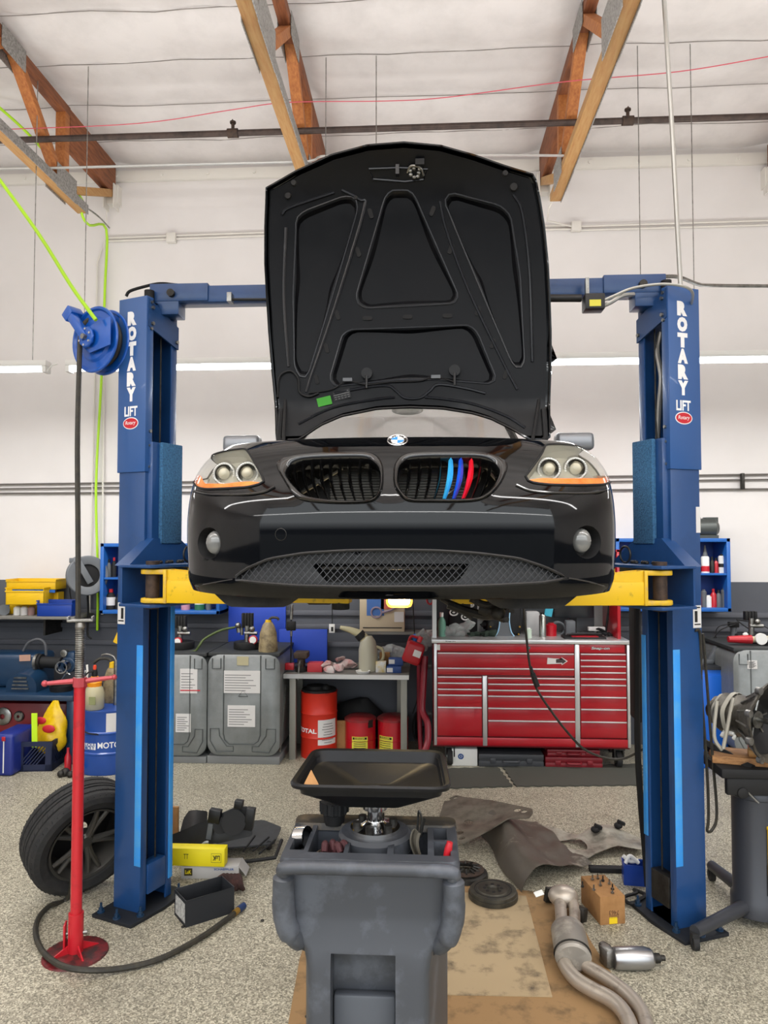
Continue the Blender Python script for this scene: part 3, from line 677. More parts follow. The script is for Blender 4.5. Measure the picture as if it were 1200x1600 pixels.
hlR = [(120, 520), (230, 370), (330, 170), (480, 165), (640, 180), (760, 215), (900, 290), (1010, 370), (1050, 430), (1050, 490), (1010, 560), (940, 585), (700, 590), (400, 585), (220, 565)]
HL = [loop(crop(hlL, 290, 680, .13333), 80, .03), loop(crop(hlR, 800, 670, .15), 80, .03)]
LG = loop([(362, 905), (385, 888), (420, 873), (475, 864), (540, 860), (610, 859), (680, 860), (745, 864), (810, 872), (850, 885), (888, 903), (850, 910), (760, 915), (680, 917), (610, 917), (540, 917), (460, 915), (400, 910)], 90, .02)
def circ(px, py, rx, ry, n=30): return SZ([(px+rx*math.cos(2*PI*k/n), py+ry*math.sin(2*PI*k/n)) for k in range(n)])
FG = [circ(327, 849, 18, 25), circ(917, 847, 22, 26)]
sA1 = next(SL[i] for i in range(len(PLAN)) if PLAN[i].y > .80); sA2 = next(SL[i] for i in range(len(PLAN)) if PLAN[i].y > 3.27)
def zbot(s):
    a = abs(s); z = .165+.02*min(1, max(0, (a-.6)/.5))
    for c in (sA1, sA2):
        if abs(a-c) < .37: z = max(z, .28+math.sqrt(.37**2-(a-c)**2))
    return z
def ztop(s): return smooth_tab([(0, .78), (.7, .78), (.95, .79), (1.2, .80), (1.8, .83), (2.4, .84), (3.5, .80), (4.4, .82), (SMAX, .86)], abs(s))
n = 170; out = [V((-SFR+2*SFR*i/n, zbot(-SFR+2*SFR*i/n))) for i in range(n+1)]
out += [V((SFR-2*SFR*i/n, ztop(SFR-2*SFR*i/n))) for i in range(n+1)]
mb = MB(); vs, fs = cdt(out, KO+HL+[LG]+FG, .024)
nf = addfaces(mb, vs, fs, lambda p: SURF(p.x, p.y))
# roll the skin's upper edge back over the fender and nose
top = [V((-SFR+2*SFR*i/n, 0)) for i in range(n+1)]
rolls = []
for j, (dn, dz) in enumerate(((0, 0), (.015, .008), (.045, .012), (.08, .008), (.085, -.03))):
    ring = []
    for q in top:
        s = q.x; z = ztop(s); p = SURF(s, z); pl_ = SNRM(s, z); h = V((pl_.x, pl_.y, 0)).normalized(); ring.append(p-h*dn+V((0, 0, dz)))
    rolls.append(ring)
mb.loft(rolls, cap=False, closed=False)
# sides and tail
for sg in (-1, 1):
    def side(u, v):
        s = SFR+(SMAX-SFR)*u; return SURF(sg*s, zbot(s)+(ztop(s)-zbot(s))*v)
    mb.grid(side, 120, 14)
bmesh.ops.remove_doubles(mb.bm, verts=mb.bm.verts, dist=.0006)
body = obj('body_shell', mb, m_paint, car, ang=50)
# nose and wings: keep the shading of the smooth skin
me = body.data
# recess walls behind every opening
def wall(lp, d0, d1, nm, m, par=car, k=1):
    A = [SURF(p.x, p.y, -d0) for p in lp]; c = sum((V(p) for p in lp), V((0, 0)))/len(lp)
    B = [SURF(c.x+(p.x-c.x)*k, c.y+(p.y-c.y)*k, -d1) for p in lp]
    return obj(nm, MB().loft([A, B], cap=False), m, par)
def patch(lp, off, nm, m, par=car, step=.03, thick=0):
    b = MB(); v2, f2 = cdt(lp, (), step); ff = addfaces(b, v2, f2, lambda p: SURF(p.x, p.y, off))
    if thick: b.solid(ff, thick)
    return obj(nm, b, m, par, ang=60)
# kidney grilles
def scl(lp, k):
    c = sum((V(p) for p in lp), V((0, 0)))/len(lp); return [c+(p-c)*k for p in lp]
topsL = crop([(595, 290), (640, 272), (690, 268), (735, 264), (785, 260), (835, 258), (885, 257), (940, 258), (995, 268)], 280, 640, .3)
botsL = crop([(632, 430), (684, 456), (724, 460), (774, 466), (818, 470), (866, 472), (915, 472), (962, 470), (1012, 452)], 280, 640, .3)
topsR = crop([(122, 252), (175, 246), (228, 243), (277, 241), (330, 240), (380, 240), (432, 243), (478, 250), (525, 265)], 600, 640, .3167)
botsR = crop([(105, 418), (153, 438), (200, 440), (247, 440), (296, 440), (343, 440), (391, 438), (434, 434), (478, 422)], 600, 640, .3167)
m_lb, m_mb, m_mr = mat('light blue slat', '#38a8e0', .35), mat('mid blue slat', '#1448c0', .35), mat('red slat', '#e01828', .35)
for gi, (ko, ki, tp, bt) in enumerate(((KO[0], KI[0], topsL, botsL), (KO[1], KI[1], topsR, botsR))):
    def al(ref, lp):      # start both loops at the same bearing so the ring does not twist
        c = sum((V(p) for p in lp), V((0, 0)))/len(lp); i = min(range(len(lp)), key=lambda j: abs(math.atan2(lp[j].y-c.y, lp[j].x-c.x)-3.0)); return lp[i:]+lp[:i]
    a, b = al(None, ko), al(None, ki)
    A = lambda lp, off: [SURF(p.x, p.y, off) for p in lp]
    mid = [p.lerp(q, .35) for p, q in zip(a, b)]; mid2 = [p.lerp(q, .75) for p, q in zip(a, b)]
    fr = obj('kidney_grille', MB().loft([A(a, -.004), A(a, .006), A(mid, .014), A(mid2, .010), A(b, -.004), A(b, -.05)], cap=False), m_gloss, car, ang=60)
    for i, (t, q) in enumerate(zip(tp, bt)):
        m = (m_lb, m_mb, m_mr)[i-4] if gi == 1 and i in (4, 5, 6) else m_gloss
        T, Q = sz(*t), sz(*q); rings = []; w = .0075 if m is m_gloss else .011
        for k in range(7):
            f = k/6; c = T.lerp(Q, f); ww = w*(.55+.45*math.sin(PI*min(1, .15+f*.85))); cx = c.x+(.006*math.sin(PI*f))*(1 if gi else -1)
            rings.append([SURF(cx-ww, c.y, -.012), SURF(cx, c.y, .004), SURF(cx+ww, c.y, -.012), SURF(cx+ww*.6, c.y, -.045), SURF(cx-ww*.6, c.y, -.045)])
        s = obj('slat', MB().loft(rings), m, fr)
        if m is not m_gloss: s['label'] = ('light blue slat', 'dark blue slat', 'red slat')[i-4]
mb = MB().bb((-.60, .33, .46), (.60, .36, .74))
obj('radiator_shroud', mb, m_black, car)
mb = MB().bb((-.27, .30, .48), (.27, .318, .72))
for i in range(22): mb.bb((-.27, .285, .485+i*.011), (.27, .302, .4885+i*.011))
obj('radiator', mb, mat('radiator fins', '#6e6b64', .5, .4), car)
for x0, z0_, x1, z1_ in ((-.42, .69, -.30, .60), (-.45, .53, -.22, .67), (.20, .56, .34, .66), (.36, .66, .46, .54)): obj('brace', MB().cyl((x0, .27, z0_), (x1, .27, z1_), .009, n=8), m_steel, car)

# lower grille: backing, centre intake and diamond mesh
for i in range(1): wall(LG, 0, .06, 'intake_wall', m_blackpl, k=.97)
ctr = resample(rounded(SZ([(482, 881), (738, 881), (715, 909), (508, 909)]), .01), 60)
b = MB(); v2, f2 = cdt(scl(LG, .985), [ctr], .03); addfaces(b, v2, f2, lambda p: SURF(p.x, p.y, -.022))
A_l = [SURF(p.x, p.y, -.022) for p in ctr]; b.loft([A_l, [SURF(p.x, p.y, -.14) for p in ctr]], cap=False)
obj('lower_intake', b, mat('grey black grille plastic', '#191a1c', .5), car, ang=60)
obj('intake_back', MB().bb((-.42, .17, .20), (.42, .18, .34)), m_black, car)
obj('intake_bar', MB().tube([SURF(*sz(x, 888), -.03) for x in range(500, 730, 20)], .006, 6, 0), m_dark, car)
mb = MB(); zc = sum(p.y for p in LG)/len(LG)
def wires(sl):
    k = -1.1
    while k < 1.1:
        run = []
        for j in range(41):
            z = .18+.19*j/40; s = k+sl*(z-.27)*.95; 
            if pip((s, z), LG): run.append((s, z))
        if len(run) > 2: mb.tube([SURF(s, z, -.009+.002*sl) for s, z in run[::3]+[run[-1]]], .0016, 4, 0)
        k += .027
wires(1); wires(-1)
obj('grille_mesh', mb, mat('mesh wire', '#3c3d40', .4, .3), car)
obj('intake_rim', MB().tube([SURF(p.x, p.y, -.003) for p in LG], .006, 6, 0, True), m_blackpl, car)
tc_ = sz(439, 835); obj('tow_cover', MB().tube([SURF(tc_.x+.022*math.cos(a), tc_.y+.022*math.sin(a), .0) for a in [2*PI*k/24 for k in range(24)]], .0012, 4, 1, True), m_dark, car)
obj('lip_crease', MB().tube([SURF(*sz(x, y), .0) for x, y in ((306, 916), (330, 911), (364, 905))], .003, 5).tube([SURF(*sz(x, y), .0) for x, y in ((888, 903), (920, 909), (944, 916))], .003, 5), m_gloss, car)
# headlights
amL = [(130, 470), (190, 420), (215, 540), (470, 545), (600, 520), (760, 510), (915, 535), (860, 575), (720, 602), (500, 617), (250, 627), (165, 612), (130, 580)]
amR = [(130, 518), (300, 485), (580, 490), (930, 485), (955, 395), (1000, 385), (1040, 440), (1035, 500), (1000, 550), (940, 575), (600, 578), (400, 575), (240, 558)]
for gi, lp in enumerate(HL):
    hl = wall(lp, -.001, .06, 'headlight', m_hlback, k=.96)
    patch(scl(lp, .96), -.055, 'reflector_shell', m_hlback, hl, .05)
    patch(lp, .003, 'lens', m_lens, hl, .03)
    ap0 = (SZ(crop(amL, 290, 680, .13333) if gi == 0 else crop(amR, 800, 670, .15)))
    zb_ = min(q.y for q in ap0); ap = resample(rounded([V((q.x, zb_+(q.y-zb_)*.82)) for q in ap0], .008), 60)
    obj('lens_seal', MB().tube([SURF(p.x, p.y, .002) for p in lp], .0045, 6, 0, True), m_black, hl)
    o = patch(ap, -.008, 'turn_signal', m_amber, hl, .02)
    for cxp, cyp in (((342, 731), (380.5, 730)) if gi == 0 else ((863, 723), (907, 722.5))):
        q = sz(cxp, cyp); c = SURF(q.x, q.y, -.035)
        Mx = M.Translation(c) @ M.Rotation(PI/2, 4, 'X') @ M.Identity(4)
        r = .041
        obj('lamp_bowl', MB().lathe([(.012, -.05), (.026, -.035), (.036, -.012), (.044, .0), (.047, .0), (.046, -.05)], 28, Mx), m_hlin, hl)
        mb = MB()
        for k in range(28):
            a = 2*PI*k/28; mb.sph(Mx @ V((r*math.cos(a), r*math.sin(a), .004)), .0042, n=6)
        mb.tube([Mx @ V((r*math.cos(2*PI*k/24), r*math.sin(2*PI*k/24), 0)) for k in range(24)], .0035, 6, 2, True)
        obj('halo_ring', mb, m_white, hl)
        obj('projector', MB().sph(c, .024, (1, .6, 1), 18), mat('projector glass', '#b8b29c', .08, 0, 1), hl)
obj('headlight_ledge', MB().tube([SURF(*sz(x, y), .002) for x, y in ((304, 768), (330, 773), (380, 773), (412, 769), (430, 761))], .006, 8), m_gloss, car); obj('headlight_ledge', MB().tube([SURF(*sz(x, y), .002) for x, y in ((806, 758), (830, 767), (870, 770), (920, 770), (950, 764), (962, 752))], .006, 8), m_gloss, car)
# fog lamps
for gi, (lp, cxp, cyp) in enumerate(((FG[0], 331, 848), (FG[1], 914, 845))):
    f = wall(lp, 0, .055, 'fog_light', m_black, k=.9)
    patch(scl(lp, .95), -.05, 'fog_back', m_black, f, .02)
    q = sz(cxp, cyp); c = SURF(q.x, q.y, -.02)
    obj('fog_lens', MB().sph(c, .040, (.95, .5, 1.15), 20), mat('frosted lamp glass', '#6c6c6a', .12, .1, .8), f)
# badge on the nose
q = sz(609, 690); c = SURF(0.004, q.y); nn = V((0, -.62, .78)).normalized()
Mx = M.Translation(c+nn*.002) @ nn.to_track_quat('Z', 'Y').to_matrix().to_4x4()
R_ = .041
bd = obj('emblem', MB().lathe([(0, 0), (R_, 0), (R_, .004), (R_-.003, .006), (R_-.006, .004), (0, .004)], 36, Mx), mat('emblem black', '#101012', .2, 0, .5), car)
obj('emblem_rim', MB().lathe([(R_-.003, .003), (R_, .005), (R_-.002, .007), (R_-.005, .005)], 40, Mx, closed=True).lathe([(.0235, .004), (.0255, .006), (.0275, .004)], 40, Mx), m_chrome, bd)
upx = (Mx.to_3x3().inverted() @ V((0, 0, 1))).xy.normalized()   # which way is up on the disc
a0 = math.atan2(upx.y, upx.x)
for k in range(4):
    a = [a0+k*PI/2+PI/2*j/8 for j in range(9)]
    obj('emblem_quarter', MB().prism([(0, 0)]+[(.0245*math.cos(t), .0245*math.sin(t)) for t in a], .0035, .0055, Mx), m_txtw if k % 2 else mat('emblem blue', '#2a80d0', .3), bd)
Lx = V(upx).to_3d(); Rx_ = V((upx.y, -upx.x, 0)); Z3 = V((0, 0, 1))
for ch, d in (('B', 55), ('M', 0), ('W', -55)):
    a = a0+math.radians(d); e = V((math.cos(a), math.sin(a), 0)); r = V((e.y, -e.x, 0))
    B3 = M((r, -Z3, e)).transposed()             # text plane: local x right, local z up, faces -y
    t = text(ch, .011, .010, m_txtw, bd, (0, 0, 0), name='emblem_letter', bold=.02)
    t.matrix_basis = Mx @ M.Translation(e*.0335+Z3*.0048) @ B3.to_4x4()
# underside: floor pan, undertray flaps, hanging suspension, engine block seen through the bay
obj('floor_pan', MB().bb((-.80, .45, .205), (.80, 3.9, .26)), m_black, car)
mb = MB()
def flap(x0, x1):
    g = []
    for i in range(15):
        f = i/14; x = x0+(x1-x0)*f; h = .055*min(1, math.sin(PI*f)*1.7+.05)
        g.append((x, .28+.05*math.sin(PI*f)*-1, .17-h))
    bm = mb.bm; a = [bm.verts.new((x, y, .19)) for x, y, z in g]; b = [bm.verts.new(p) for p in g]
    ff = [bm.faces.new((a[i], a[i+1], b[i+1], b[i])) for i in range(14)]; mb.solid(ff, .008)
flap(-.74, -.37); obj('air_deflector', mb, m_rubber, car); mb = MB(); flap(.32, .71); obj('air_deflector', mb, m_rubber, car)
obj('engine_block', MB().bb((-.28, .55, .32), (.28, 1.25, .72)), m_dark, car, bev=.02)
p = lambda px, py, Y: at(px, py, Y)-V((CX, CY, CZ0))
mb = MB().tube([p(700, 944, 3.5), p(730, 955, 3.5), p(765, 962, 3.5), p(795, 950, 3.5)], .022, 8).cyl(p(752, 950, 3.5), p(790, 962, 3.45), .035, n=14).tube([p(735, 935, 3.45), p(760, 945, 3.45), p(790, 938, 3.45)], .016, 8).sph(p(778, 958, 3.42), .035).cyl(p(690, 935, 3.5), p(738, 965, 3.5), .014, n=8)
for x, y in ((745, 940), (792, 968), (768, 975), (800, 955)): mb.cyl(p(x, y, 3.42), p(x, y, 3.36), .012, n=6)
obj('suspension_joint', mb, m_dark, car)
# open cockpit behind, so it stands as a whole car
mb = MB().bb((-.78, 2.55, .80), (.78, 3.95, .86)).bb((-.66, 1.05, .76), (.66, 1.45, .86)); obj('rear_deck', mb, m_paint, car, bev=.03)
for sx in (-1, 1):
    obj('seat', MB().bb((sx*.36-.23, 1.95, .35), (sx*.36+.23, 2.45, .48)).box((sx*.36, 2.47, .72), (.44, .12, .62), (-.2, 0, 0)), m_black, car, bev=.04)
    obj('door_mirror', MB().box((sx*.965, 1.62, .945), (.22, .10, .10)).box((sx*.86, 1.62, .89), (.10, .06, .05)), mat('grey mirror cover', '#84868a', .3, .4), car, bev=.03, seg=3)
    for v_, nm in ((3.27, 'rear_wheel'),):
        obj(nm, MB().lathe([(.18, -.11), (.29, -.11), (.315, -.08), (.315, .08), (.29, .11), (.18, .11)], 40, M.Translation((sx*.74, v_, .175)) @ M.Rotation(PI/2, 4, 'Y')), m_rubber, car)
# windscreen
def ws(u, v):
    x = (u*2-1)*(.66-.10*v); bow = .22*(1-(u*2-1)**2); return (x, 1.62-bow+.62*v, .90+.42*v-.0*bow)
obj('windshield', MB().grid(ws, 25, 9, .006), m_glassd, car)
for sx in (0, 1): obj('pillar', MB().tube([ws(sx, 0), ws(sx, .5), ws(sx, 1)], .022, 8), m_paint, car)
obj('windshield_header', MB().tube([ws(i/12, 1) for i in range(13)], .026, 8, 2), m_paint, car)
obj('interior_mirror', MB().sph(V(ws(.5, .8))+V((0, .06, -.04)), .05, (2.0, .5, .6)), m_black, car)
obj('wiper', MB().tube([V(ws(.12, .03))+V((0, -.02, .015)), V(ws(.5, .10))+V((0, -.02, .015))], .007, 6).tube([V(ws(.5, .03))+V((0, -.02, .015)), V(ws(.88, .10))+V((0, -.02, .015))], .007, 6), m_black, car)

# ------------------------------------------------------------------ the raised hood
h0 = V((0, 3.90, 2.60)); up = V((0, -.27, 1.5)).normalized(); hn = V((0, -up.z, up.y)).normalized()*-1   # hn points away from the camera
def hp_(px, py):
    w = onplane(px, py, h0, hn)-h0; return V((w.x-CX, w.dot(up)))
def HP(pts): return [hp_(400+x/2.5, 220+y/2.5) for x, y in pts]
hob = [(40, 182), (160, 118), (300, 62), (440, 30), (580, 20), (720, 30), (850, 60), (980, 100), (1090, 132), (1112, 220), (1130, 330), (1145, 470), (1152, 600), (1156, 740), (1155, 860), (1148, 1010), (1140, 1165), (1065, 1165), (1000, 1125), (920, 1085), (850, 1064), (730, 1045), (600, 1040), (470, 1046), (330, 1075), (250, 1110), (172, 1165), (88, 1168), (75, 1040), (60, 900), (45, 740), (36, 600), (30, 470), (32, 320)]
HO = resample(HP(hob), 150)
hcx = sum(p.x for p in HO)/len(HO); hy0 = min(p.y for p in HO); hy1 = max(p.y for p in HO)
def hpos(p, d=0):
    x, y = p[0], p[1]; f = (y-hy0)/(hy1-hy0); e = (x-hcx)/.75
    bow = .055*(1-e*e)+.05*math.sin(PI*f)-.10*max(0, (f-.82)/.18)**2-.05*max(0, (.12-f)/.12)
    return h0-V((0, 0, 0))+V((CX, 0, 0))+V((x, 0, 0))+up*y+hn*(bow+d)-V((CX, CY, CZ0))
mb = MB(); vs, fs = cdt(HO, (), .06); ff = addfaces(mb, vs, fs, lambda p: hpos(p, .045)); mb.solid(ff, .006)
mb.loft([[hpos(p, -.004) for p in HO], [hpos(p, .048) for p in HO]], cap=False)
mb.tube([hpos(p, .0) for p in HO], .008, 6, 0, True)
hood = obj('hood', mb, m_paint, car, ang=40)
pk = [[(150, 290), (185, 262), (330, 205), (372, 202), (392, 225), (390, 260), (200, 900), (185, 925), (163, 920), (142, 880), (135, 600)],
      [(738, 225), (748, 196), (775, 190), (960, 240), (1000, 280), (1040, 520), (1055, 860), (1038, 890), (1015, 880), (998, 850)],
      [(525, 178), (600, 178), (622, 205), (795, 595), (780, 625), (420, 645), (388, 625), (385, 590), (500, 205)],
      [(360, 730), (840, 712), (872, 745), (945, 930), (920, 948), (700, 930), (540, 932), (300, 958), (280, 930), (330, 750)]]
PK = [resample(rounded(HP(p), .05, 5), 70) for p in pk]
ins = [p*1 for p in HO]; c0 = V((hcx, (hy0+hy1)/2)); HI = [c0+(p-c0)*.975 for p in HO]
BEADS = []; mb = MB(); vs, fs = cdt(HI, PK, .045); addfaces(mb, vs, fs, lambda p: hpos(p, .002))
for lp in PK:
    c = sum((V(p) for p in lp), V((0, 0)))/len(lp); L2 = [p+(c-p).normalized()*.012 for p in lp]; L3 = [p+(c-p).normalized()*.03 for p in lp]
    mb.loft([[hpos(p, .002) for p in lp], [hpos(p, .004) for p in L2], [hpos(p, .024) for p in L3]], cap=False)
    v2, f2 = cdt(L3, (), .06); addfaces(mb, v2, f2, lambda p: hpos(p, .024))
    BEADS.append(lp)
# second, softer bead round the ribs
inner = obj('inner_panel', mb, m_hoodin, hood, ang=30)
m_bead = mat('hood bead', '#1a1b1f', .3, 0, .3)
for lp in BEADS: obj('pocket_highlight', MB().tube([hpos(p, -.001) for p in lp], .0045, 6, 0, True), mat('pocket edge highlight', '#303236', .35), hood)  # edge highlight of each pocket, painted in as a paler tube
mb = MB()
for pts in ([(330, 180), (400, 215), (415, 260), (300, 640), (215, 900), (190, 980)], [(720, 220), (745, 330), (830, 560), (960, 840), (1025, 970)], [(95, 280), (130, 250), (300, 190)], [(1010, 200), (1045, 270), (1075, 500), (1085, 860)], [(110, 330), (100, 600), (120, 880)], [(165, 1105), (250, 1060), (330, 1032), (470, 1008), (540, 1000)], [(660, 1000), (740, 1008), (860, 1030), (980, 1075), (1050, 1120)], [(300, 985), (420, 962), (510, 955), (545, 975), (580, 1003), (640, 1003), (680, 975), (715, 950), (820, 965), (900, 985)]):
    mb.tube([hpos(hp_(400+x/2.5, 220+y/2.5), -.002) for x, y in pts], .008, 6, 6)
obj('stiffening_bead', mb, m_bead, hood)
for x, y, a in ((443, 268, -.3), (393, 420, -.3), (310, 672, -.3), (268, 805, -.25), (230, 930, -.25), (690, 258, .4), (763, 408, .4), (872, 655, .35), (930, 787, .35), (980, 910, .35), (430, 684, 1.57), (590, 678, 1.57), (750, 674, 1.57)):
    q = hp_(400+x/2.5, 220+y/2.5); c = hpos(q, -.001); ex = V((math.cos(a), 0, 0))+up*math.sin(a)*-1; ey = up*math.cos(a)+V((math.sin(a), 0, 0))
    Mx = M.Translation(c) @ M((ex.normalized(), ey.normalized(), hn)).transposed().to_4x4()
    obj('slot', MB().prism(rpoly(.022, .052, .010), -.004, .004, Mx), m_black, hood)
def hq(x, y, d=0): return hpos(hp_(400+x/2.5, 220+y/2.5), d)
lt = obj('latch_plate', MB().tube([hq(440, 105, -.004), hq(560, 100, -.004), hq(670, 105, -.004), hq(655, 140, -.004), hq(580, 148, -.004), hq(455, 140, -.004)], .006, 6, 0, True).box(hq(552, 112, -.015), (.018, .035, .05)), m_bead, hood)
mb = MB()
for k in range(16):
    a = k*.9; mb.sph(hq(622+34*math.cos(a)*(.4+.06*(k % 7)), 120+16*math.sin(a), -.018), .012, n=8)
mb.tube([hq(590, 120, -.02), hq(605, 100, -.03), hq(640, 105, -.03), hq(655, 130, -.02)], .006, 6); obj('hood_latch', mb, m_steel, lt)
obj('latch_hook', MB().box(hq(640, 88, -.025), (.045, .03, .03)), m_black, lt)
for x, y, r in ((145, 160, .016), (975, 122, .016), (120, 208, .018), (1010, 172, .022), (385, 208, .012)):
    obj('rubber_stop', MB().cyl(hq(x, y, .0), hq(x, y, -.012), r, r*.8, n=18), m_rubber, hood)
for x, y in ((428, 920), (778, 908)):
    nz = obj('washer_nozzle', MB().cyl(hq(x, y-15, .02), hq(x, y-15, -.012), .030, n=18).cyl(hq(x, y-5, -.01), hq(x, y+45, -.015), .007, n=8), m_blackpl, hood); obj('hose_joint', MB().box(hq(x-75, y+12, -.012), (.05, .02, .018)), m_mid, hood)
obj('washer_hose', MB().tube([hq(200, 985, -.01), hq(290, 970, -.012), hq(350, 938, -.014), hq(428, 950, -.016), hq(520, 940, -.012), hq(640, 935, -.012), hq(700, 918, -.014), hq(778, 940, -.014)], .004, 6), m_black, hood)
obj('wire_loom', MB().tube([hq(80, 1000, -.0), hq(88, 920, -.01), hq(130, 898, -.012), hq(160, 930, -.012), hq(165, 980, -.012), hq(200, 998, -.012), hq(240, 985, -.012)], .006, 6), m_black, hood)
Mx = M.Translation(hq(262, 1017, -.006)) @ M((V((.97, 0, 0))+up*.22, up*.97-V((.22, 0, 0)), hn)).transposed().to_4x4()
obj('green_sticker', MB().prism(rpoly(.078, .046, .002), -.001, .001, Mx), m_green, hood)
Mx = M.Translation(hq(330, 992, -.004)) @ M((V((.97, 0, 0))+up*.22, up*.97-V((.22, 0, 0)), hn)).transposed().to_4x4()
q = obj('warning_plate', MB().prism(rpoly(.095, .05, .003), -.001, .001, Mx), m_blackpl, hood)
mb = MB()
for r in range(4):
    for k in range(5): mb.bm.verts.new if False else mb.prism(rpoly(.010+.004*((k*3+r) % 3), .004, .001, 1, -.036+k*.018, -.016+r*.011), -.0022, -.0008, Mx)
obj('warning_print', mb, mat('grey print', '#6a6a6a', .6), q)
for sx in (0, 1):
    x = 95 if sx == 0 else 1125
    a, b = hq(x, 1050, .0), hq(x, 1160, -.01); base = V(((-.60, .62)[sx], 1.18, .80))
    obj('hinge', MB().tube([a, b, base], .016, 8, 0).tube([hq(x+(12 if sx == 0 else -12), 1000, .02), V((base.x*1.02, 1.05, .79))], .009, 8, 0), m_black, hood)

# glowing work lamp hung under the nose
wl = thing('work_light', 'lit square work lamp glowing under the centre of the bumper', 'work lamp', at(624, 933, 3.0))
m_lampon = mat('lit lamp face', '#ffe9b0', .4, emit=22)
Y2 = M.Rotation(PI/2, 4, 'X')
obj('housing', MB().prism(rpoly(.108, .084, .022), -.03, .012, Y2), mat('amber lamp frame', '#8a6a30', .5), wl, bev=.006)
obj('lamp_face', MB().prism(rpoly(.088, .062, .016), .010, .016, Y2), m_lampon, wl, bev=.003)
obj('hanger', MB().tube([(-.055, .01, 0), (-.058, .02, .05), (0, .02, .066), (.058, .02, .05), (.055, .01, 0)], .005, 6), m_dark, wl)
L = bpy.data.lights.new('lamp_light', 'POINT'); L.energy = 7; L.color = (1, .78, .45); L.shadow_soft_size = .03
lo = bpy.data.objects.new('lamp_light', L); COL.objects.link(lo); lo.parent = wl; lo.location = (0, -.04, 0)
# ------------------------------------------------------------------ oil drain in front of the car
def cut(o, boxes):
    """carve closed boxes out of a closed mesh (exact boolean, result baked into the mesh)"""
    bpy.context.view_layer.update(); b = MB()
    for x in boxes: b.bb(*x)
    me = bpy.data.meshes.new('c'); b.bm.to_mesh(me); b.bm.free(); k = bpy.data.objects.new('c', me); COL.objects.link(k)
    k.matrix_world = o.matrix_world
    md = o.modifiers.new('b', 'BOOLEAN'); md.operation = 'DIFFERENCE'; md.object = k; md.solver = 'EXACT'; md.use_self = False
    bpy.context.view_layer.update()
    r = bpy.data.meshes.new_from_object(o.evaluated_get(bpy.context.evaluated_depsgraph_get()))
    o.modifiers.clear(); r.name = o.name; o.data = r; bpy.data.objects.remove(k)
    for p in r.polygons: p.use_smooth = True
    r.set_sharp_from_angle(angle=math.radians(32))
DX, DY = -.180, 2.30
dr = thing('oil_drain', 'grey plastic wheeled oil drain with black funnel tray, standing before the car', 'oil drain', (DX, DY, 0))
def ring(wf, wb, y0, y1, z, r=.03, n=4):
    P = rounded([(-wf/2, y0), (wf/2, y0), (wb/2, y1), (-wb/2, y1)], r, n); return [(p.x, p.y, z) for p in P]
mb = MB().loft([ring(.36, .50, .02, .44, .05), ring(.37, .52, .0, .44, .30), ring(.37, .52, .0, .43, .72), ring(.40, .53, .01, .42, .785), ring(.50, .56, .03, .41, .835), ring(.555, .575, .035, .40, .90), ring(.57, .58, .035, .39, 1.0), ring(.57, .57, .03, .385, 1.035), ring(.56, .56, .035, .38, 1.05)])
tank = obj('tank', mb, m_greyd, dr)
cut(tank, [((-.115, -.05, .16), (.085, .10, .775)),
           ((-.262, .10, .90), (-.215, .34, 1.1)), ((-.20, .085, .90), (-.085, .32, 1.1)), ((-.07, .085, .92), (.055, .17, 1.1)), ((.075, .085, .90), (.185, .33, 1.1)), ((.205, .08, .96), (.258, .19, 1.1)), ((.205, .205, .96), (.250, .30, 1.1))])
obj('niche_panel', MB().bb((-.113, .06, .16), (.083, .098, .62)), mat('lighter drain panel', '#474b52', .5), dr, bev=.01)
obj('front_handle', MB().tube([(-.262, .0, 1.02), (-.24, -.012, 1.042), (0, -.016, 1.046), (.24, -.012, 1.042), (.262, .0, 1.02)], .021, 12), m_greyd, dr)
for s in (-1, 1):
    mb = MB().tube([(s*.262, .012, 1.03), (s*.264, .012, .97), (s*.262, .012, .90), (s*.250, .012, .845), (s*.228, .03, .805), (s*.20, .075, .765)], [.024, .034, .036, .034, .028, .02], 16, 6)
    obj('side_grip', mb, m_greyd, dr)
obj('rim_dust', MB().loft([ring(.575, .575, .30, .40, 1.036, .05), ring(.57, .565, .31, .395, 1.056, .05)]), m_greyin, dr)
obj('turret', MB().lathe([(.125, 1.0), (.125, 1.045), (.115, 1.058), (0, 1.06)], 36, M.Translation((.005, .26, 0))), m_greyd, dr)
fl_ = obj('flange', MB().lathe([(.085, 1.058), (.085, 1.07), (.05, 1.075), (.03, 1.09), (0, 1.09)], 32, M.Translation((.005, .26, 0))), m_chrome, dr)
for k in range(6):
    a = k*PI/3+.3; obj('flange_bolt', MB().cyl((.005+.064*math.cos(a), .26+.064*math.sin(a), 1.07), (.005+.064*math.cos(a), .26+.064*math.sin(a), 1.09), .014, n=12), m_dark, fl_)
obj('stem', MB().cyl((.005, .26, 1.06), (.005, .26, 1.20), .026, n=20).cyl((.005, .26, 1.13), (.005, .26, 1.145), .042, n=20), m_chrome, dr)
kb = MB().lathe([(0, 1.135), (.034, 1.135), (.046, 1.128), (.048, 1.09), (.040, 1.085), (.036, 1.05), (0, 1.05)], 24, M.Translation((-.145, .33, 0)))
for k in range(12):
    a = k*PI/6; kb.box((-.145+.048*math.cos(a), .33+.048*math.sin(a), 1.108), (.008, .008, .036))
obj('filler_cap', kb, m_black, dr)
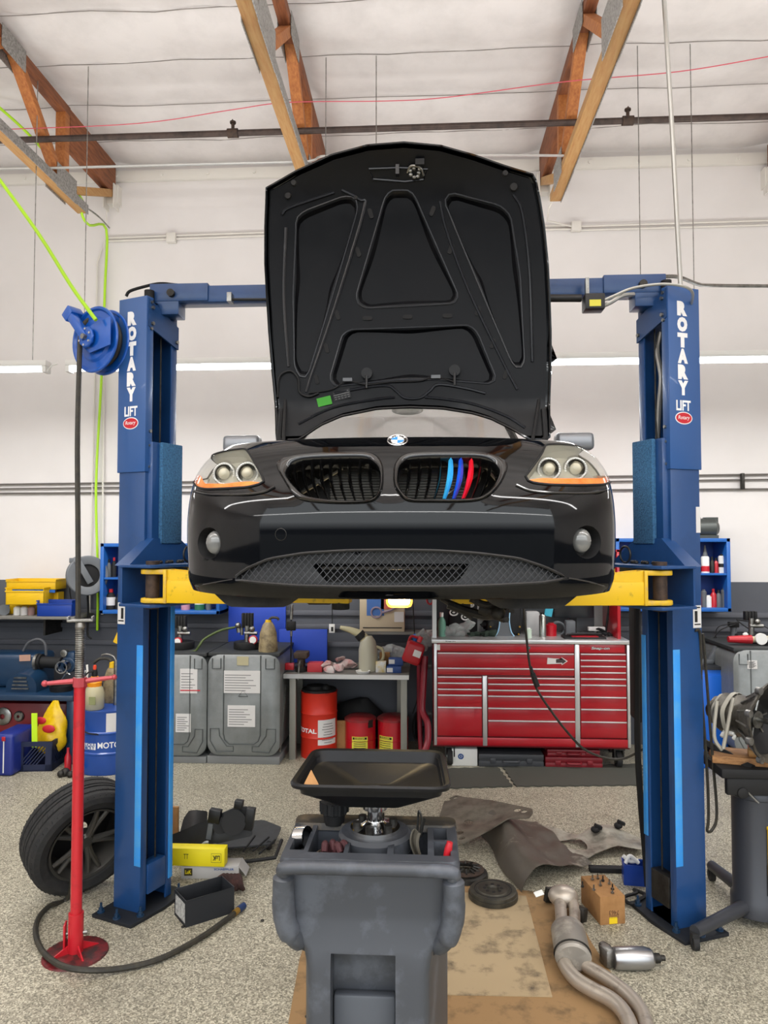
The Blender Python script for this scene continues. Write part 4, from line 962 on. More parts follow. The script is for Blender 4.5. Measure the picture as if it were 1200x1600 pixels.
# funnel tray
def tr(wf, wb, y0, y1, z, r): return [(p.x+.002, p.y, z) for p in rounded([(-wf/2, y0), (wf/2, y0), (wb/2, y1), (-wb/2, y1)], r, 6)]
mb = MB().loft([tr(.10, .09, .19, .31, 1.165, .03), tr(.20, .18, .13, .36, 1.178, .03), tr(.46, .43, .055, .42, 1.238, .05), tr(.47, .44, .05, .425, 1.262, .05), tr(.515, .48, .03, .445, 1.264, .06), tr(.52, .485, .028, .447, 1.274, .06), tr(.51, .475, .034, .442, 1.280, .06), tr(.485, .455, .048, .428, 1.276, .05), tr(.46, .43, .06, .415, 1.24, .05), tr(.16, .15, .16, .34, 1.188, .03)])
obj('funnel_tray', mb, m_drainblk, dr, ang=28)
ca = obj('rear_caster', MB().cyl((-.2, .40, .05), (-.17, .40, .05), .05, n=20).cyl((.17, .40, .05), (.2, .40, .05), .05, n=20).cyl((-.12, .05, .05), (-.09, .05, .05), .05, n=20).cyl((.09, .05, .05), (.12, .05, .05), .05, n=20), m_rubber, dr)
def onz(px, py, z): return fl(px, py, z)
# bits lying in and on the drain
D0 = V((DX, DY, 0))
mb = MB(); a, b, c = D0+V((-.235, .08, 1.262)), D0+V((-.195, .075, 1.235)), D0+V((-.205, .10, 1.30))
mb.loft([[D0+V((-.222, .075, 1.247)), D0+V((-.15, .07, 1.245)), D0+V((-.195, .12, 1.300))], [D0+V((-.222, .078, 1.244)), D0+V((-.15, .073, 1.242)), D0+V((-.195, .124, 1.298))]])
tag(obj('cardboard_scrap', mb, m_card), 'triangular brown cardboard scrap inside the funnel tray', 'cardboard')
tag(obj('scraper', MB().box(D0+V((.0, .20, 1.205)), (.075, .02, .012), (0, -.2, .3)).box(D0+V((-.045, .185, 1.196)), (.03, .026, .004), (0, -.2, .3)), m_black), 'small black scraper lying in the funnel tray', 'tool')
tag(obj('yellow_strip', MB().box(D0+V((.07, .19, 1.203)), (.07, .010, .005), (0, .05, -.03)), m_yellb), 'thin yellow strip lying in the funnel tray', 'strip')
t = thing('filter_wrench', 'chrome band filter wrench standing in the drain\'s left bin', 'wrench', D0+V((-.238, .22, .92)))
obj('band', MB().lathe([(.036, -.02), (.038, -.02), (.038, .02), (.036, .02)], 30, M.Translation((.0, 0, .12)) @ M.Rotation(1.2, 4, 'Z') @ M.Rotation(1.35, 4, 'X'), closed=True), m_chrome, t)
obj('handle', MB().tube([(0, -.05, 0), (.005, -.045, .06), (.008, -.03, .095)], .008, 8), m_chrome, t)
t = thing('cup', 'grimy translucent cup holding a glove in the drain top', 'cup', D0+V((-.135, .16, .905)))
obj('bowl', MB().lathe([(0, 0), (.026, 0), (.048, .105), (.050, .105), (.050, .11), (.045, .11), (.026, .006), (0, .006)], 28), mat('dirty cup', '#8c7a6a', .4, trans=.3), t)
mb = MB()
for k, (x, y) in enumerate(((-.02, .0), (.0, .012), (.015, -.005), (.03, .01))): mb.tube([(x*.5, y, .06), (x, y, .11), (x*1.2+.006, y-.008, .145), (x*1.5+.012, y-.02, .125)], [.014, .010], 8)
g = obj('rubber_glove', mb, mat('maroon glove', '#4a2428', .75)); g.location = t.location; tag(g, 'crumpled maroon glove stuffed into the grimy cup', 'glove')
t = thing('red_driver', 'red handled screwdriver in the drain\'s right-hand bin', 'screwdriver', D0+V((.23, .12, .965)), rot=(0, .25, .3))
obj('grip', MB().lathe([(0, .115), (.010, .113), (.013, .09), (.011, .06), (0, .055)], 12), m_redp, t); obj('shaft', MB().cyl((0, 0, 0), (0, 0, .06), .004, n=8), m_chrome, t)
tag(obj('wire_tie', MB().tube([D0+V((.135, .30, .93)), D0+V((.15, .29, 1.06)), D0+V((.155, .27, 1.12)), D0+V((.165, .27, 1.09)), D0+V((.16, .28, 1.03)), D0+V((.175, .26, 1.10))], .004, 6), m_steel), 'bent wire hooks sticking up from the drain top', 'wire')
mb = MB().grid(lambda u, v: D0+V((.135+.03*v+.01*math.sin(u*6), .20+.02*math.sin(v*5), .93+.15*u)), 12, 6, .004); tag(obj('paper_wipe', mb, mat('dirty wipe', '#6a6458', .9)), 'dirty shop wipe hanging in the drain\'s right bin', 'wipe')

# ------------------------------------------------------------------ left foreground: tall red jack stand, wheel
p = fl(118, 1490)
js = thing('jack_stand', 'tall red under-hoist jack stand with steel screw beside left lift post', 'jack stand', p, .25)
obj('base', MB().lathe([(0, .012), (.10, .012), (.152, .007), (.156, 0), (0, 0)], 40), mat('scuffed red base', '#6c1a1e', .5, c2='#2a1c1a', nscale=18, lo=.42, hi=.62), js)
for k in range(4):
    a = k*PI/2+.5; mb = MB(); c, s = math.cos(a), math.sin(a)
    v = [(.03*c, .03*s, .012), (.115*c, .115*s, .012), (.03*c, .03*s, .055)]; e = V((-s, c, 0))*.004
    mb.loft([[V(q)+e for q in v], [V(q)-e for q in v]]); obj('foot_gusset', mb, m_redp, js)
obj('clevis', MB().bb((-.055, -.028, .02), (-.045, .028, .155)).bb((-.032, -.028, .02), (-.024, .028, .155)), m_redp, js, bev=.004)
obj('tube', MB().cyl((0, 0, .012), (0, 0, .20), .036, n=24).cyl((0, 0, .18), (0, 0, 1.315), .0275, n=24), m_redp, js)
obj('pin', MB().cyl((-.06, 0, .10), (.055, 0, .10), .010, n=10), m_steel, js)
zt_ = at(118, 965, 3.66).z
obj('screw', MB().cyl((0, 0, 1.3), (0, 0, zt_-.03), .021, n=20), m_steel, js)
mb = MB()
for i in range(24): mb.lathe([(.021, -.004), (.0245, 0), (.021, .004)], 20, M.Translation((0, 0, 1.36+i*.0105)), closed=True)
obj('thread', mb, m_steel, js)
obj('crank_nut', MB().cyl((0, 0, 1.315), (0, 0, 1.36), .034, n=8).tube([(-.165, 0, 1.335), (-.03, 0, 1.342)], [.010, .014], 8, 0).tube([(.03, 0, 1.342), (.165, 0, 1.355)], [.014, .010], 8, 0).sph((-.165, 0, 1.335), .016).sph((.165, 0, 1.355), .014), mat('pale red crank', '#b0444c', .4, .2), js)
obj('saddle', MB().box((0, 0, zt_-.012), (.125, .05, .012)).lathe([(0, zt_-.02), (.022, zt_-.02), (.028, zt_-.045), (.02, zt_-.06), (0, zt_-.06)], 16).box((.058, 0, zt_), (.010, .05, .02)).box((-.058, 0, zt_), (.010, .05, .02)), m_alu, js, bev=.003)

ax = V((.70, -.64, -.30)).normalized()
WM = ax.to_track_quat('Z', 'Y').to_matrix().to_4x4()
wh = thing('wheel', 'loose low-profile road wheel leaning behind the left lift post', 'wheel', (-1.985, 4.22, .345)); wh.rotation_euler = WM.to_euler()
pr = [(.215, .085), (.235, .105), (.275, .118), (.302, .108), (.313, .095), (.318, .085), (.3185, .062), (.312, .060), (.312, .052), (.3195, .050), (.320, .018), (.313, .016), (.313, .008), (.3205, .006), (.3205, -.006), (.313, -.008), (.313, -.016), (.320, -.018), (.3195, -.050), (.312, -.052), (.312, -.060), (.3185, -.062), (.318, -.085), (.313, -.095), (.302, -.108), (.275, -.118), (.235, -.105), (.215, -.085)]
ty = obj('tyre', MB().lathe(pr, 72, closed=True), m_rubber, wh, ang=25)
mb = MB()
for k in range(56):
    a = 2*PI*k/56
    for z0, z1, da in ((.064, .1, .05), (-.064, -.1, -.05), (.022, .048, .06), (-.022, -.048, -.06)):
        mb.tube([V((.3175*math.cos(a), .3175*math.sin(a), z0)), V(((.320 if abs(z1) < .06 else .312)*math.cos(a+da), (.320 if abs(z1) < .06 else .312)*math.sin(a+da), z1))], .0028, 4, 0)
sp_ = obj('tread_sipe', mb, m_black, wh); sp_['kind'] = 'stuff'
m_rim = mat('dull grey alloy', '#5a5854', .4, .7)
obj('rim', MB().lathe([(.222, .100), (.216, .092), (.205, .06), (.200, -.09), (.214, -.10), (.206, -.10), (.194, -.088), (.198, .06), (.208, .095)], 56, closed=True), m_rim, wh)
for k in range(5):
    a = 2*PI*k/5
    for d in (-.16, .16):
        c, s = math.cos(a+d), math.sin(a+d); c2, s2 = math.cos(a+d*.6), math.sin(a+d*.6)
        obj('spoke', MB().tube([(.03*c2, .03*s2, .05), (.10*c2, .10*s2, .06), (.205*c, .205*s, .075)], [.022, .013], 8), m_rim, wh)
obj('hub', MB().lathe([(0, .075), (.035, .07), (.05, .055), (.055, .01), (0, .01)], 28), m_rim, wh)
obj('inner_barrel', MB().lathe([(.196, -.085), (.05, -.06), (.05, -.055), (.198, -.078)], 40, closed=True), m_black, wh)

# ------------------------------------------------------------------ cartons and plastic shields behind the left post
def obox(name, label, cat, p0, p1, h, dep, m, open_=False, bev=.002, t=.004, group=None):
    """box standing with its front lower edge from p0 to p1"""
    w = (p1-p0).length; rz = math.atan2((p1-p0).y, (p1-p0).x); o = thing(name, label, cat, p0, rz, group)
    if open_:
        mb = MB().bb((0, 0, 0), (w, dep, t)).bb((0, 0, 0), (w, t, h)).bb((0, dep-t, 0), (w, dep, h)).bb((0, 0, 0), (t, dep, h)).bb((w-t, 0, 0), (w, dep, h))
        bmesh.ops.remove_doubles(mb.bm, verts=mb.bm.verts, dist=1e-5)
    else: mb = MB().bb((0, 0, 0), (w, dep, h))
    b = obj('body', mb, m, o, bev=bev); return o, w
p0, p1 = fl(290, 1450), fl(366, 1426); h = at(290, 1408, p0.y).z
m_bx = mat('black carton', '#1c1f24', .6)
bo, w = obox('open_carton', 'open black carton on the floor beside the left post base', 'carton', p0, p1, h, .17, m_bx, True)
obj('label_sheet', MB().bb((-.0015, .012, .02), (-.0002, .15, h-.02)), mat('mottled white label', '#b8b8b4', .7, c2='#6a6a6a', nscale=60), bo)
bd_ = tag(obj('carton_bolts', MB().sph(p0+V((.10, .10, .02)), .016).sph(p0+V((.13, .13, .02)), .016).sph(p0+V((.07, .12, .02)), .014), m_dark), 'loose dark bolts in the bottom of the open black carton', 'bolts'); bd_['kind'] = 'stuff'
p0, p1 = fl(283, 1373), fl(373, 1373); z1 = at(300, 1354, p0.y).z
lu, w = obox('grey_carton', 'flat grey parts carton lying under the yellow carton', 'carton', p0, p1, z1, .12, m_boxg)
obj('logo_patch', MB().bb((.018, -.001, .018), (.068, .0, z1-.012)), mat('black gold patch', '#3a3210', .5), lu)
text('LuK', .036, .022, m_boxy, lu, (.043, -.0012, z1/2+.003), bold=.03)
text('SCHAEFFLER', .12, .012, m_txtb, lu, (w-.09, -.0005, z1-.018), bold=.02)
obj('open_flap', MB().box((w+.02, .06, z1-.028), (.075, .12, .003), (0, .9, 0)), m_boxg, lu)
q0, q1 = fl(258, 1372), fl(360, 1372); zb_ = z1+.004
g2, w2 = obox('yellow_carton', 'bright yellow parts carton lying on top of grey carton', 'carton', V((q0.x, p0.y-.005, zb_)), V((q1.x-.03, p0.y-.005, zb_)), at(300, 1325, p0.y).z-zb_-.002, .075, m_boxy)
hh = at(300, 1325, p0.y).z-zb_-.002
text('LuK', .045, .03, m_txtk, g2, (w2-.05, -.0006, hh*.5), rot=(0, PI, 0), bold=.03)
obj('logo_frame', MB().tube([(w2-.08, -.001, hh*.25), (w2-.02, -.001, hh*.25), (w2-.02, -.001, hh*.75), (w2-.08, -.001, hh*.75)], .0012, 4, 0, True), m_txtk, g2)
text('TT', .03, .03, m_txtk, g2, (.13, -.0006, hh*.55), name='arrow_marks')
text('Warning: store flat', .075, .010, m_txtk, g2, (.055, -.0006, hh*.72), name='small_print') if False else None
tag(obj('carton_sheet', MB().grid(lambda u, v: V((p0.x+.02+.36*u, p0.y+.01+.18*v+.02*u, z1+.004)), 4, 4, .002), m_boxg), 'grey card flap sheet between the yellow and grey cartons', 'card') if False else None
b0, b1 = fl(265, 1395-70), fl(278, 1325)
tag(obj('brown_board', MB().box(at(273, 1290, b0.y+.0)+V((0, 0, -.005)), (.05, .02, .26)), m_card), 'strip of brown cardboard standing behind the left post', 'cardboard')
bb_ = bpy.data.objects['brown_board']; 
# glove
c = fl(355, 1378)+V((.02, -.05, .03)); mb = MB()
for k in range(5): mb.tube([c+V((-.05+.02*k, .02*math.sin(k*2), .005)), c+V((-.02+.022*k, -.02, .035)), c+V((.02+.02*k, -.05-.01*k, .015)), c+V((.04+.018*k, -.07-.012*(k % 3), -.01))], [.02, .012], 8)
mb.sph(c+V((-.02, .01, .0)), .04, (1.5, .9, .8)); tag(obj('work_glove', mb, m_brown), 'dark brown work glove draped between grey carton and black carton', 'glove')
# plastic wheel-arch liner and ducts, piled on a flat undertray
p0 = fl(340, 1335); und = tag(obj('plastic_undertray', MB().prism(rounded([fl(285, 1350).xy, fl(395, 1342).xy, fl(428, 1338).xy, fl(440, 1312).xy, fl(412, 1300).xy, fl(330, 1305).xy], .03), .075, .085), m_mid), 'flat dark plastic undertray lying under the pile of black liners', 'plastic panel')
und.data.materials[0] = mat('undertray plastic', '#26282a', .5, c2='#34363a', nscale=7)
mb = MB()
for a, b in (((395, 1330), (420, 1308)), ((405, 1334), (430, 1312)), ((380, 1330), (398, 1306))): mb.tube([fl(a[0], a[1], .088), fl(b[0], b[1], .088)], .006, 5, 0)
obj('ridge', mb, m_black, und)
obj('edge_skirt', MB().tube([fl(300, 1352, .04), fl(395, 1345, .05), fl(430, 1340, .06), fl(440, 1313, .06)], .012, 6, 0).tube([fl(340, 1340, .01), fl(342, 1330, .08)], .02, 6, 0).tube([fl(420, 1325, .0), fl(420, 1318, .08)], .02, 6, 0), m_black, und)
def plate(name, label, pts, Y, dy, thick, m, parent=None, cat='plastic liner'):
    """thin moulded panel: outline in the upright plane at depth Y, leaning back by dy towards its top and bowed"""
    P = [at(x, y, Y) for x, y in pts]; Q = rounded([(p.x, p.z) for p in P], .015, 3); z0 = min(q.y for q in Q); z1_ = max(q.y for q in Q); x0 = min(q.x for q in Q); x1 = max(q.x for q in Q)
    mb = MB(); v2, f2 = cdt(Q, (), .04); f = addfaces(mb, v2, f2, lambda q: V((q.x, Y+dy*(q.y-z0)/(z1_-z0)-.05*math.sin(PI*(q.x-x0)/(x1-x0)), q.y))); mb.solid(f, thick)
    o = obj(name, mb, m, parent)
    return o if parent else tag(o, label, cat)
plate('arch_liner', 'rounded black wheel arch liner at the rear of the plastic pile', [(278, 1310), (280, 1288), (288, 1276), (300, 1274), (315, 1278), (318, 1300), (315, 1322), (280, 1322)], 4.95, .15, .006, m_blackpl)
du = plate('brake_duct', 'long black moulded duct slanting up across the plastic pile', [(272, 1305), (300, 1292), (330, 1278), (352, 1268), (368, 1262), (385, 1264), (390, 1290), (393, 1305), (340, 1312), (300, 1322), (272, 1324)], 4.75, .06, .05, m_blackpl)
for x0, y0, x1, y1 in ((327, 1264, 345, 1285), (367, 1250, 380, 1262), (384, 1262, 397, 1296), (325, 1285, 333, 1310)):
    a, b = at(x0, y0, 4.66), at(x1, y1, 4.66); obj('clip_bracket', MB().box((a+b)/2, (abs(b.x-a.x), .05, abs(a.z-b.z)), (0, .15, 0)), m_blackpl if x0 != 325 else m_mid, du, bev=.004)
obj('duct_collar', MB().cyl(at(365, 1285, 4.62), at(365, 1285, 4.75), .075, n=24).cyl(at(345, 1290, 4.64), at(345, 1290, 4.75), .05, n=20), m_black, du)
obj('foil_wrap', MB().box(at(306, 1321, 4.6), (.14, .05, .03), (0, -.15, .1)), mat('crumpled foil', '#a0a4a4', .35, .6, bump=.6, bscale=30), du) if False else None
tag(obj('foil_packet', MB().grid(lambda u, v: at(284+42*u, 1331-16*u+9*v-3*math.sin(u*9), 4.55+.05*v), 14, 5, .012), mat('crumpled foil', '#a8acac', .35, .5, bump=.6, bscale=30)), 'crumpled silver packet lying behind the yellow carton', 'packet')

# ------------------------------------------------------------------ right foreground: parts laid out on cardboard
def sheet(name, label, pts, z0, z1, m, cat='cardboard', jag=0, group=None):
    P = [fl(x, y).xy for x, y in pts]
    if jag:
        Q = []
        for a, b in zip(P, P[1:]+P[:1]):
            n = max(2, int((b-a).length/.05)); nn = V((-(b-a).y, (b-a).x)).normalized()
            for i in range(n): Q += [a.lerp(b, i/n)+nn*(jag if i % 2 else -jag), a.lerp(b, (i+.45)/n)+nn*(jag if i % 2 else -jag)]
        P = Q
    o = obj(name, MB().prism([(p.x, p.y) for p in P], z0, z1), m); return tag(o, label, cat, group)
sheet('cardboard_sheet', 'large oil-stained cardboard sheet lying lowest beneath exhaust and drain', [(640, 1362), (800, 1390), (885, 1400), (925, 1475), (1040, 1650), (440, 1660), (468, 1500), (500, 1400)], .0, .004, m_cardf)
sheet('cardboard_sheet', 'smaller stained cardboard sheet on top of the larger one, under flywheel', [(640, 1392), (822, 1402), (863, 1560), (770, 1558), (640, 1556)], .0045, .0085, m_cardf2)
sheet('floor_mat', 'smaller grey rubber mat in front of toolbox left caster', [(680, 1203), (778, 1200), (801, 1230), (696, 1233)], 0, .012, m_mat, 'mat', .006, 'interlocking rubber mats')
sheet('floor_mat', 'larger grey rubber mat before the red toolbox, towards the right post', [(786, 1200), (1003, 1195), (1006, 1228), (806, 1230)], 0, .012, m_mat, 'mat', .006, 'interlocking rubber mats')
# heat shield
sh = MB(); A0, A1, B0, B1 = fl(750, 1306), fl(812, 1396), fl(838, 1294), fl(922, 1357)
def hsf(u, v):
    a = A0.lerp(A1, u); b = B0.lerp(B1, u); p = a.lerp(b, v)
    z = smooth_tab([(0, .012), (.06, .10), (.2, .175), (.36, .15), (.6, .09), (1, .05)], v)*(1-.25*u)
    w = NZ.noise(V((u*5, v*5, 1)))*.02
    return (p.x+.015*math.sin(u*7), p.y-.02*math.sin(v*9), max(.008, z+w))
tag(obj('heat_shield', sh.grid(hsf, 26, 30, .002), m_heat, ang=60), 'arched grimy heat shield lying across the edge of the cardboard', 'heat shield')
# stamped aluminium brace on top of it
bp_ = [(694, 1252), (712, 1243), (724, 1246), (770, 1252), (832, 1264), (833, 1270), (826, 1278), (794, 1278), (764, 1296), (730, 1314), (718, 1318), (708, 1306), (690, 1290), (684, 1284)]
def bz(x): return .10+.13*(x-684)/150
P = [fl(x, y, bz(x)) for x, y in bp_]; Q = rounded([(p.x, p.y) for p in P], .02, 3)
hs = []
for x, y, r in ((718, 1300, 7), (722, 1309, 5), (808, 1266, 6), (819, 1268, 5), (700, 1250, 5), (712, 1247, 4), (732, 1280, 8)):
    c = fl(x, y, bz(x)); rr = r/1150*4.8; hs.append([V((c.x+rr*math.cos(2*PI*k/12), c.y+rr*1.3*math.sin(2*PI*k/12))) for k in range(12)])
x0 = fl(684, 1284, .10).x; x1 = fl(833, 1270, .23).x
cx_, cy_ = sum(q.x for q in Q)/len(Q), sum(q.y for q in Q)/len(Q)
mb = MB(); v2, f2 = cdt(Q, hs, .035); ff = addfaces(mb, v2, f2, lambda q: V((q.x, q.y, .10+.13*(q.x-x0)/(x1-x0)-.03*math.exp(-((q.x-cx_)**2+(q.y-cy_)**2)/.02)))); mb.solid(ff, .006)
tag(obj('chassis_brace', mb, mat('grimy aluminium brace', '#716b5f', .5, .3, c2='#4a443a', nscale=8)), 'stamped aluminium chassis brace with holes lying on the heat shield', 'metal plate')
# second shield, right
sp2 = [(822, 1299), (840, 1292), (862, 1294), (880, 1299), (905, 1306), (914, 1302), (922, 1296), (950, 1294), (968, 1302), (1003, 1312), (1004, 1329), (960, 1331), (935, 1333), (920, 1341), (895, 1340), (865, 1328)]
Q = rounded([fl(x, y, .03).xy for x, y in sp2], .03, 3); hole = [fl(893+25*math.cos(2*PI*k/20), 1320+9*math.sin(2*PI*k/20)+.15*25*math.cos(2*PI*k/20), .03).xy for k in range(20)]
mb = MB(); v2, f2 = cdt(Q, [hole], .035); ff = addfaces(mb, v2, f2, lambda q: V((q.x, q.y, .035+.03*NZ.noise(V((q.x*7, q.y*7, 0)))+.035*math.exp(-((q.x-fl(950, 1315).x)/.10)**2)))); mb.solid(ff, .003)
obj('x', MB().tube([V((h.x, h.y, .05)) for h in hole], .008, 6, 1, True), m_dark) if False else None
s2 = tag(obj('tunnel_shield', mb, mat('pale heat shield', '#aaa598', .42, .35, c2='#6e685e', nscale=8, bump=.2, bscale=20)), 'long pale stamped heat shield with an oval hole near the right post', 'heat shield')
for x, y in ((930, 1296), (966, 1290)): c = fl(x, y, .08); obj('rubber_mount', MB().sph(c, .03, (1, 1, .7)).box(c+V((.02, 0, .02)), (.05, .03, .02), (0, .4, 0)), m_black, s2)
tag(obj('exhaust_bracket', MB().bb(fl(922, 1364)+V((0, 0, 0)), fl(977, 1364)+V((0, .04, .03))), m_black, bev=.004), 'short black steel bar between heat shield and blue bin', 'metal bar')
# flywheel and pressure plate
c = fl(773, 1418)
fw = thing('flywheel', 'black round flywheel lying flat on the cardboard', 'flywheel', c+V((0, .10, .0085)))
k_ = 38/1150*4.25
obj('disc', MB().lathe([(0, .040), (.03, .040), (.035, .052), (.085, .052), (.09, .046), (k_-.02, .048), (k_-.008, .044), (k_-.006, .028), (k_, .027), (k_, .004), (k_-.01, 0), (0, 0)], 48), mat('dark cast iron', '#3a3832', .5, .5, c2='#545046', nscale=14), fw)
for k in range(8):
    a = k*PI/4; obj('bolt_hole', MB().cyl((.048*math.cos(a), .048*math.sin(a), .050), (.048*math.cos(a), .048*math.sin(a), .0535), .010, n=12), m_black, fw)
obj('groove', MB().tube([(.105*math.cos(2*PI*k/40), .105*math.sin(2*PI*k/40), .047) for k in range(40)], .003, 5, 1, True), m_black, fw)
c = fl(735, 1384)
cl_ = thing('clutch_plate', 'clutch pressure plate half hidden behind the oil drain', 'clutch', c+V((-.02, .12, .006)))
obj('cover', MB().lathe([(.045, .05), (.06, .045), (.11, .03), (.13, .022), (.135, .0), (.125, .0), (.12, .012), (.10, .02), (.05, .035)], 40, closed=True), m_dark, cl_)
for k in range(12):
    a = k*PI/6; obj('spring_finger', MB().tube([(.045*math.cos(a), .045*math.sin(a), .056), (.09*math.cos(a), .09*math.sin(a), .046)], .006, 5, 0), m_dark, cl_)
obj('friction_ring', MB().lathe([(.075, .046), (.11, .042), (.11, .036), (.075, .040)], 40, closed=True), m_rust, cl_)
# exhaust
ex = thing('exhaust', 'twin pipe exhaust section with resonator lying on the cardboard', 'exhaust', (0, 0, 0))
def ez(pts, z): return [fl(x, y, z) for x, y in pts]
obj('pipe', MB().tube(ez([(880, 1490), (883, 1508), (900, 1530), (925, 1546), (952, 1560), (972, 1578), (985, 1604), (990, 1640)], .055), .033, 14), m_exh, ex)
obj('pipe', MB().tube(ez([(905, 1492), (915, 1508), (938, 1522), (965, 1540), (988, 1560), (1004, 1582), (1012, 1610), (1016, 1640)], .05), .030, 14), m_exh, ex)
a, b = fl(886, 1446, .085), fl(896, 1498, .085); d = (b-a).normalized()
Mx = M.Translation(a) @ d.to_track_quat('Z', 'Y').to_matrix().to_4x4(); L = (b-a).length
obj('resonator', MB().lathe([(0, 0), (.05, .0), (.078, .03), (.085, .05), (.085, L-.05), (.078, L-.02), (.085, L-.01), (.07, L), (0, L)], 32, Mx, squash=lambda p, a_: (p.x*1.0, p.y*.8, p.z)), m_res, ex); obj('end_seam', MB().lathe([(.086, L-.045), (.089, L-.04), (.086, L-.035)], 32, Mx, squash=lambda p, a_: (p.x, p.y*.8, p.z)), m_dark, ex)
obj('pipe', MB().tube(ez([(874, 1404), (876, 1420), (878, 1450)], .075), .032, 12, 4), m_exh, ex); obj('pipe', MB().tube(ez([(895, 1408), (898, 1425), (897, 1450)], .07), .030, 12, 4), m_exh, ex)
c = fl(880, 1400, .09); obj('collector', MB().sph(c, .075, (1.1, .9, .75), 22), m_exh, ex)
obj('hanger_bracket', MB().box(fl(858, 1398, .05), (.05, .03, .08), (0, .2, .4)), m_dark, ex, bev=.006); obj('hanger_bracket', MB().box(fl(907, 1428, .05), (.05, .06, .07), (0, .2, .8)), m_dark, ex, bev=.006)
tag(obj('white_tag', MB().box(fl(842, 1396, .16), (.05, .03, .006), (.5, -.2, .3)), m_white, bev=.002), 'small white plastic tag lying by the exhaust collector', 'tag')
# brown carton with bolts on top
p0, p1 = fl(938, 1446), fl(977, 1443); h = at(938, 1402, p0.y).z; q = fl(908, 1410); dep = (q-p0).length
bc, w = obox('brown_carton', 'brown cardboard carton with small screws on top, by right post', 'carton', p0, p1, h, dep, m_card)
dv_ = (q-p0).normalized(); bc.rotation_euler = (0, 0, math.atan2(dv_.y, dv_.x)-PI/2)
text('7463', .055, .022, mat('brown print', '#5a3a22', .8), bc, (w*.55, -.0007, h*.42), rot=(0, PI, 0))
text('|||||||', .05, .018, mat('brown print', '#5a3a22', .8), bc, (w*.55, -.0007, h*.28), name='barcode_print')
obj('yellow_sticker', MB().bb((w*.36, -.0012, .004), (w*.68, 0, h*.26)), mat('yellow sticker', '#e8c818', .6), bc)
for i, (x, y) in enumerate(((910, 1386), (926, 1375), (934, 1373), (942, 1377), (928, 1391), (952, 1382), (957, 1390), (957, 1396), (938, 1384))):
    c = fl(x, y, h+.001)
    b = MB().cyl(c, c+V((0, 0, .009)), .009, n=6).cyl(c+V((0, 0, .009)), c+V((0, 0, .03)), .004, n=8)
    o = tag(obj('screw', b, m_steel if i % 3 else m_dark), 'small loose screw standing on top of brown carton', 'screw', 'screws on the brown carton')
# silver air tool
a, b = fl(962, 1497, .05), fl(1022, 1497, .05); d = (b-a); L = d.length
at_ = thing('air_tool', 'silver pneumatic impact tool lying on the floor at lower right', 'air tool', a, math.atan2(d.y, d.x)-.0)
Mx = M.Rotation(PI/2, 4, 'Y')
obj('motor_case', MB().lathe([(0, -.01), (.045, -.01), (.05, 0), (.052, .08), (.050, .14), (.042, .17), (.03, .18), (0, .18)], 28, Mx), mat('brushed aluminium', '#a8a8aa', .3, .9), at_)
obj('anvil', MB().lathe([(0, .18), (.022, .18), (.022, .21), (.013, .215), (.013, .235), (0, .235)], 20, Mx), m_dark, at_)
obj('handle', MB().box((-.035, .02, .0), (.05, .07, .085), (0, 0, .3)).box((-.03, .07, .01), (.04, .06, .045), (0, 0, .5)), m_alu, at_, bev=.012)
text('JJ', .02, .03, m_txtk, at_, (.03, -.053, .01), name='stamped_mark') if False else None
# blue bin
p0, p1 = fl(975, 1383), fl(1010, 1386)
bn, w = obox('parts_bin', 'small blue plastic bin with spring clamp at right post foot', 'bin', p0, p1, .12, .10, m_bin, True, .004, .006)
tag(obj('spring_clamp', MB().tube([p0+V((.02, .04, .11)), p0+V((.05, .05, .15)), p0+V((.10, .05, .11))], .012, 8).tube([p0+V((.01, .05, .15)), p0+V((.05, .05, .12)), p0+V((.10, .06, .12))], .012, 8), m_white), 'white spring clamp lying in the blue parts bin', 'clamp')
tag(obj('cable_loop', MB().tube([fl(995, 1395, .02), fl(975, 1402, .02), fl(985, 1412, .02), fl(1000, 1405, .03), fl(1008, 1398, .02), fl(990, 1390, .02)], .010, 6, 5, True), m_black), 'black coiled wiring on the floor by the right base plate', 'cable')
tag(obj('strap', MB().tube([at(996, 940, 4.45), at(996, 1150, 4.5), at(1001, 1250, 4.5), at(1008, 1330, 4.5), fl(1012, 1385, .03)], .018, 6), m_black), 'black strap hanging down behind the right lift post', 'strap')
tag(obj('black_cover', MB().bb(at(982, 945, 4.9), at(1004, 1130, 4.7)), m_black, bev=.01), 'black cloth cover hanging behind the right lift post', 'cover')
# pebbles of dirt on the floor
for i, (x, y) in enumerate(((410, 1438), (480, 1588), (470, 1400), (286, 1448))):
    c = fl(x, y, .006); tag(obj('dirt_crumb', MB().sph(c, .010, (1, 1, .6), 8), m_dark), ('dark crumb on the floor left of drain', 'dark crumb by the drain\'s lower left', 'tiny crumb close to the drain\'s left side', 'dark crumb under the open black carton')[i], 'crumb')

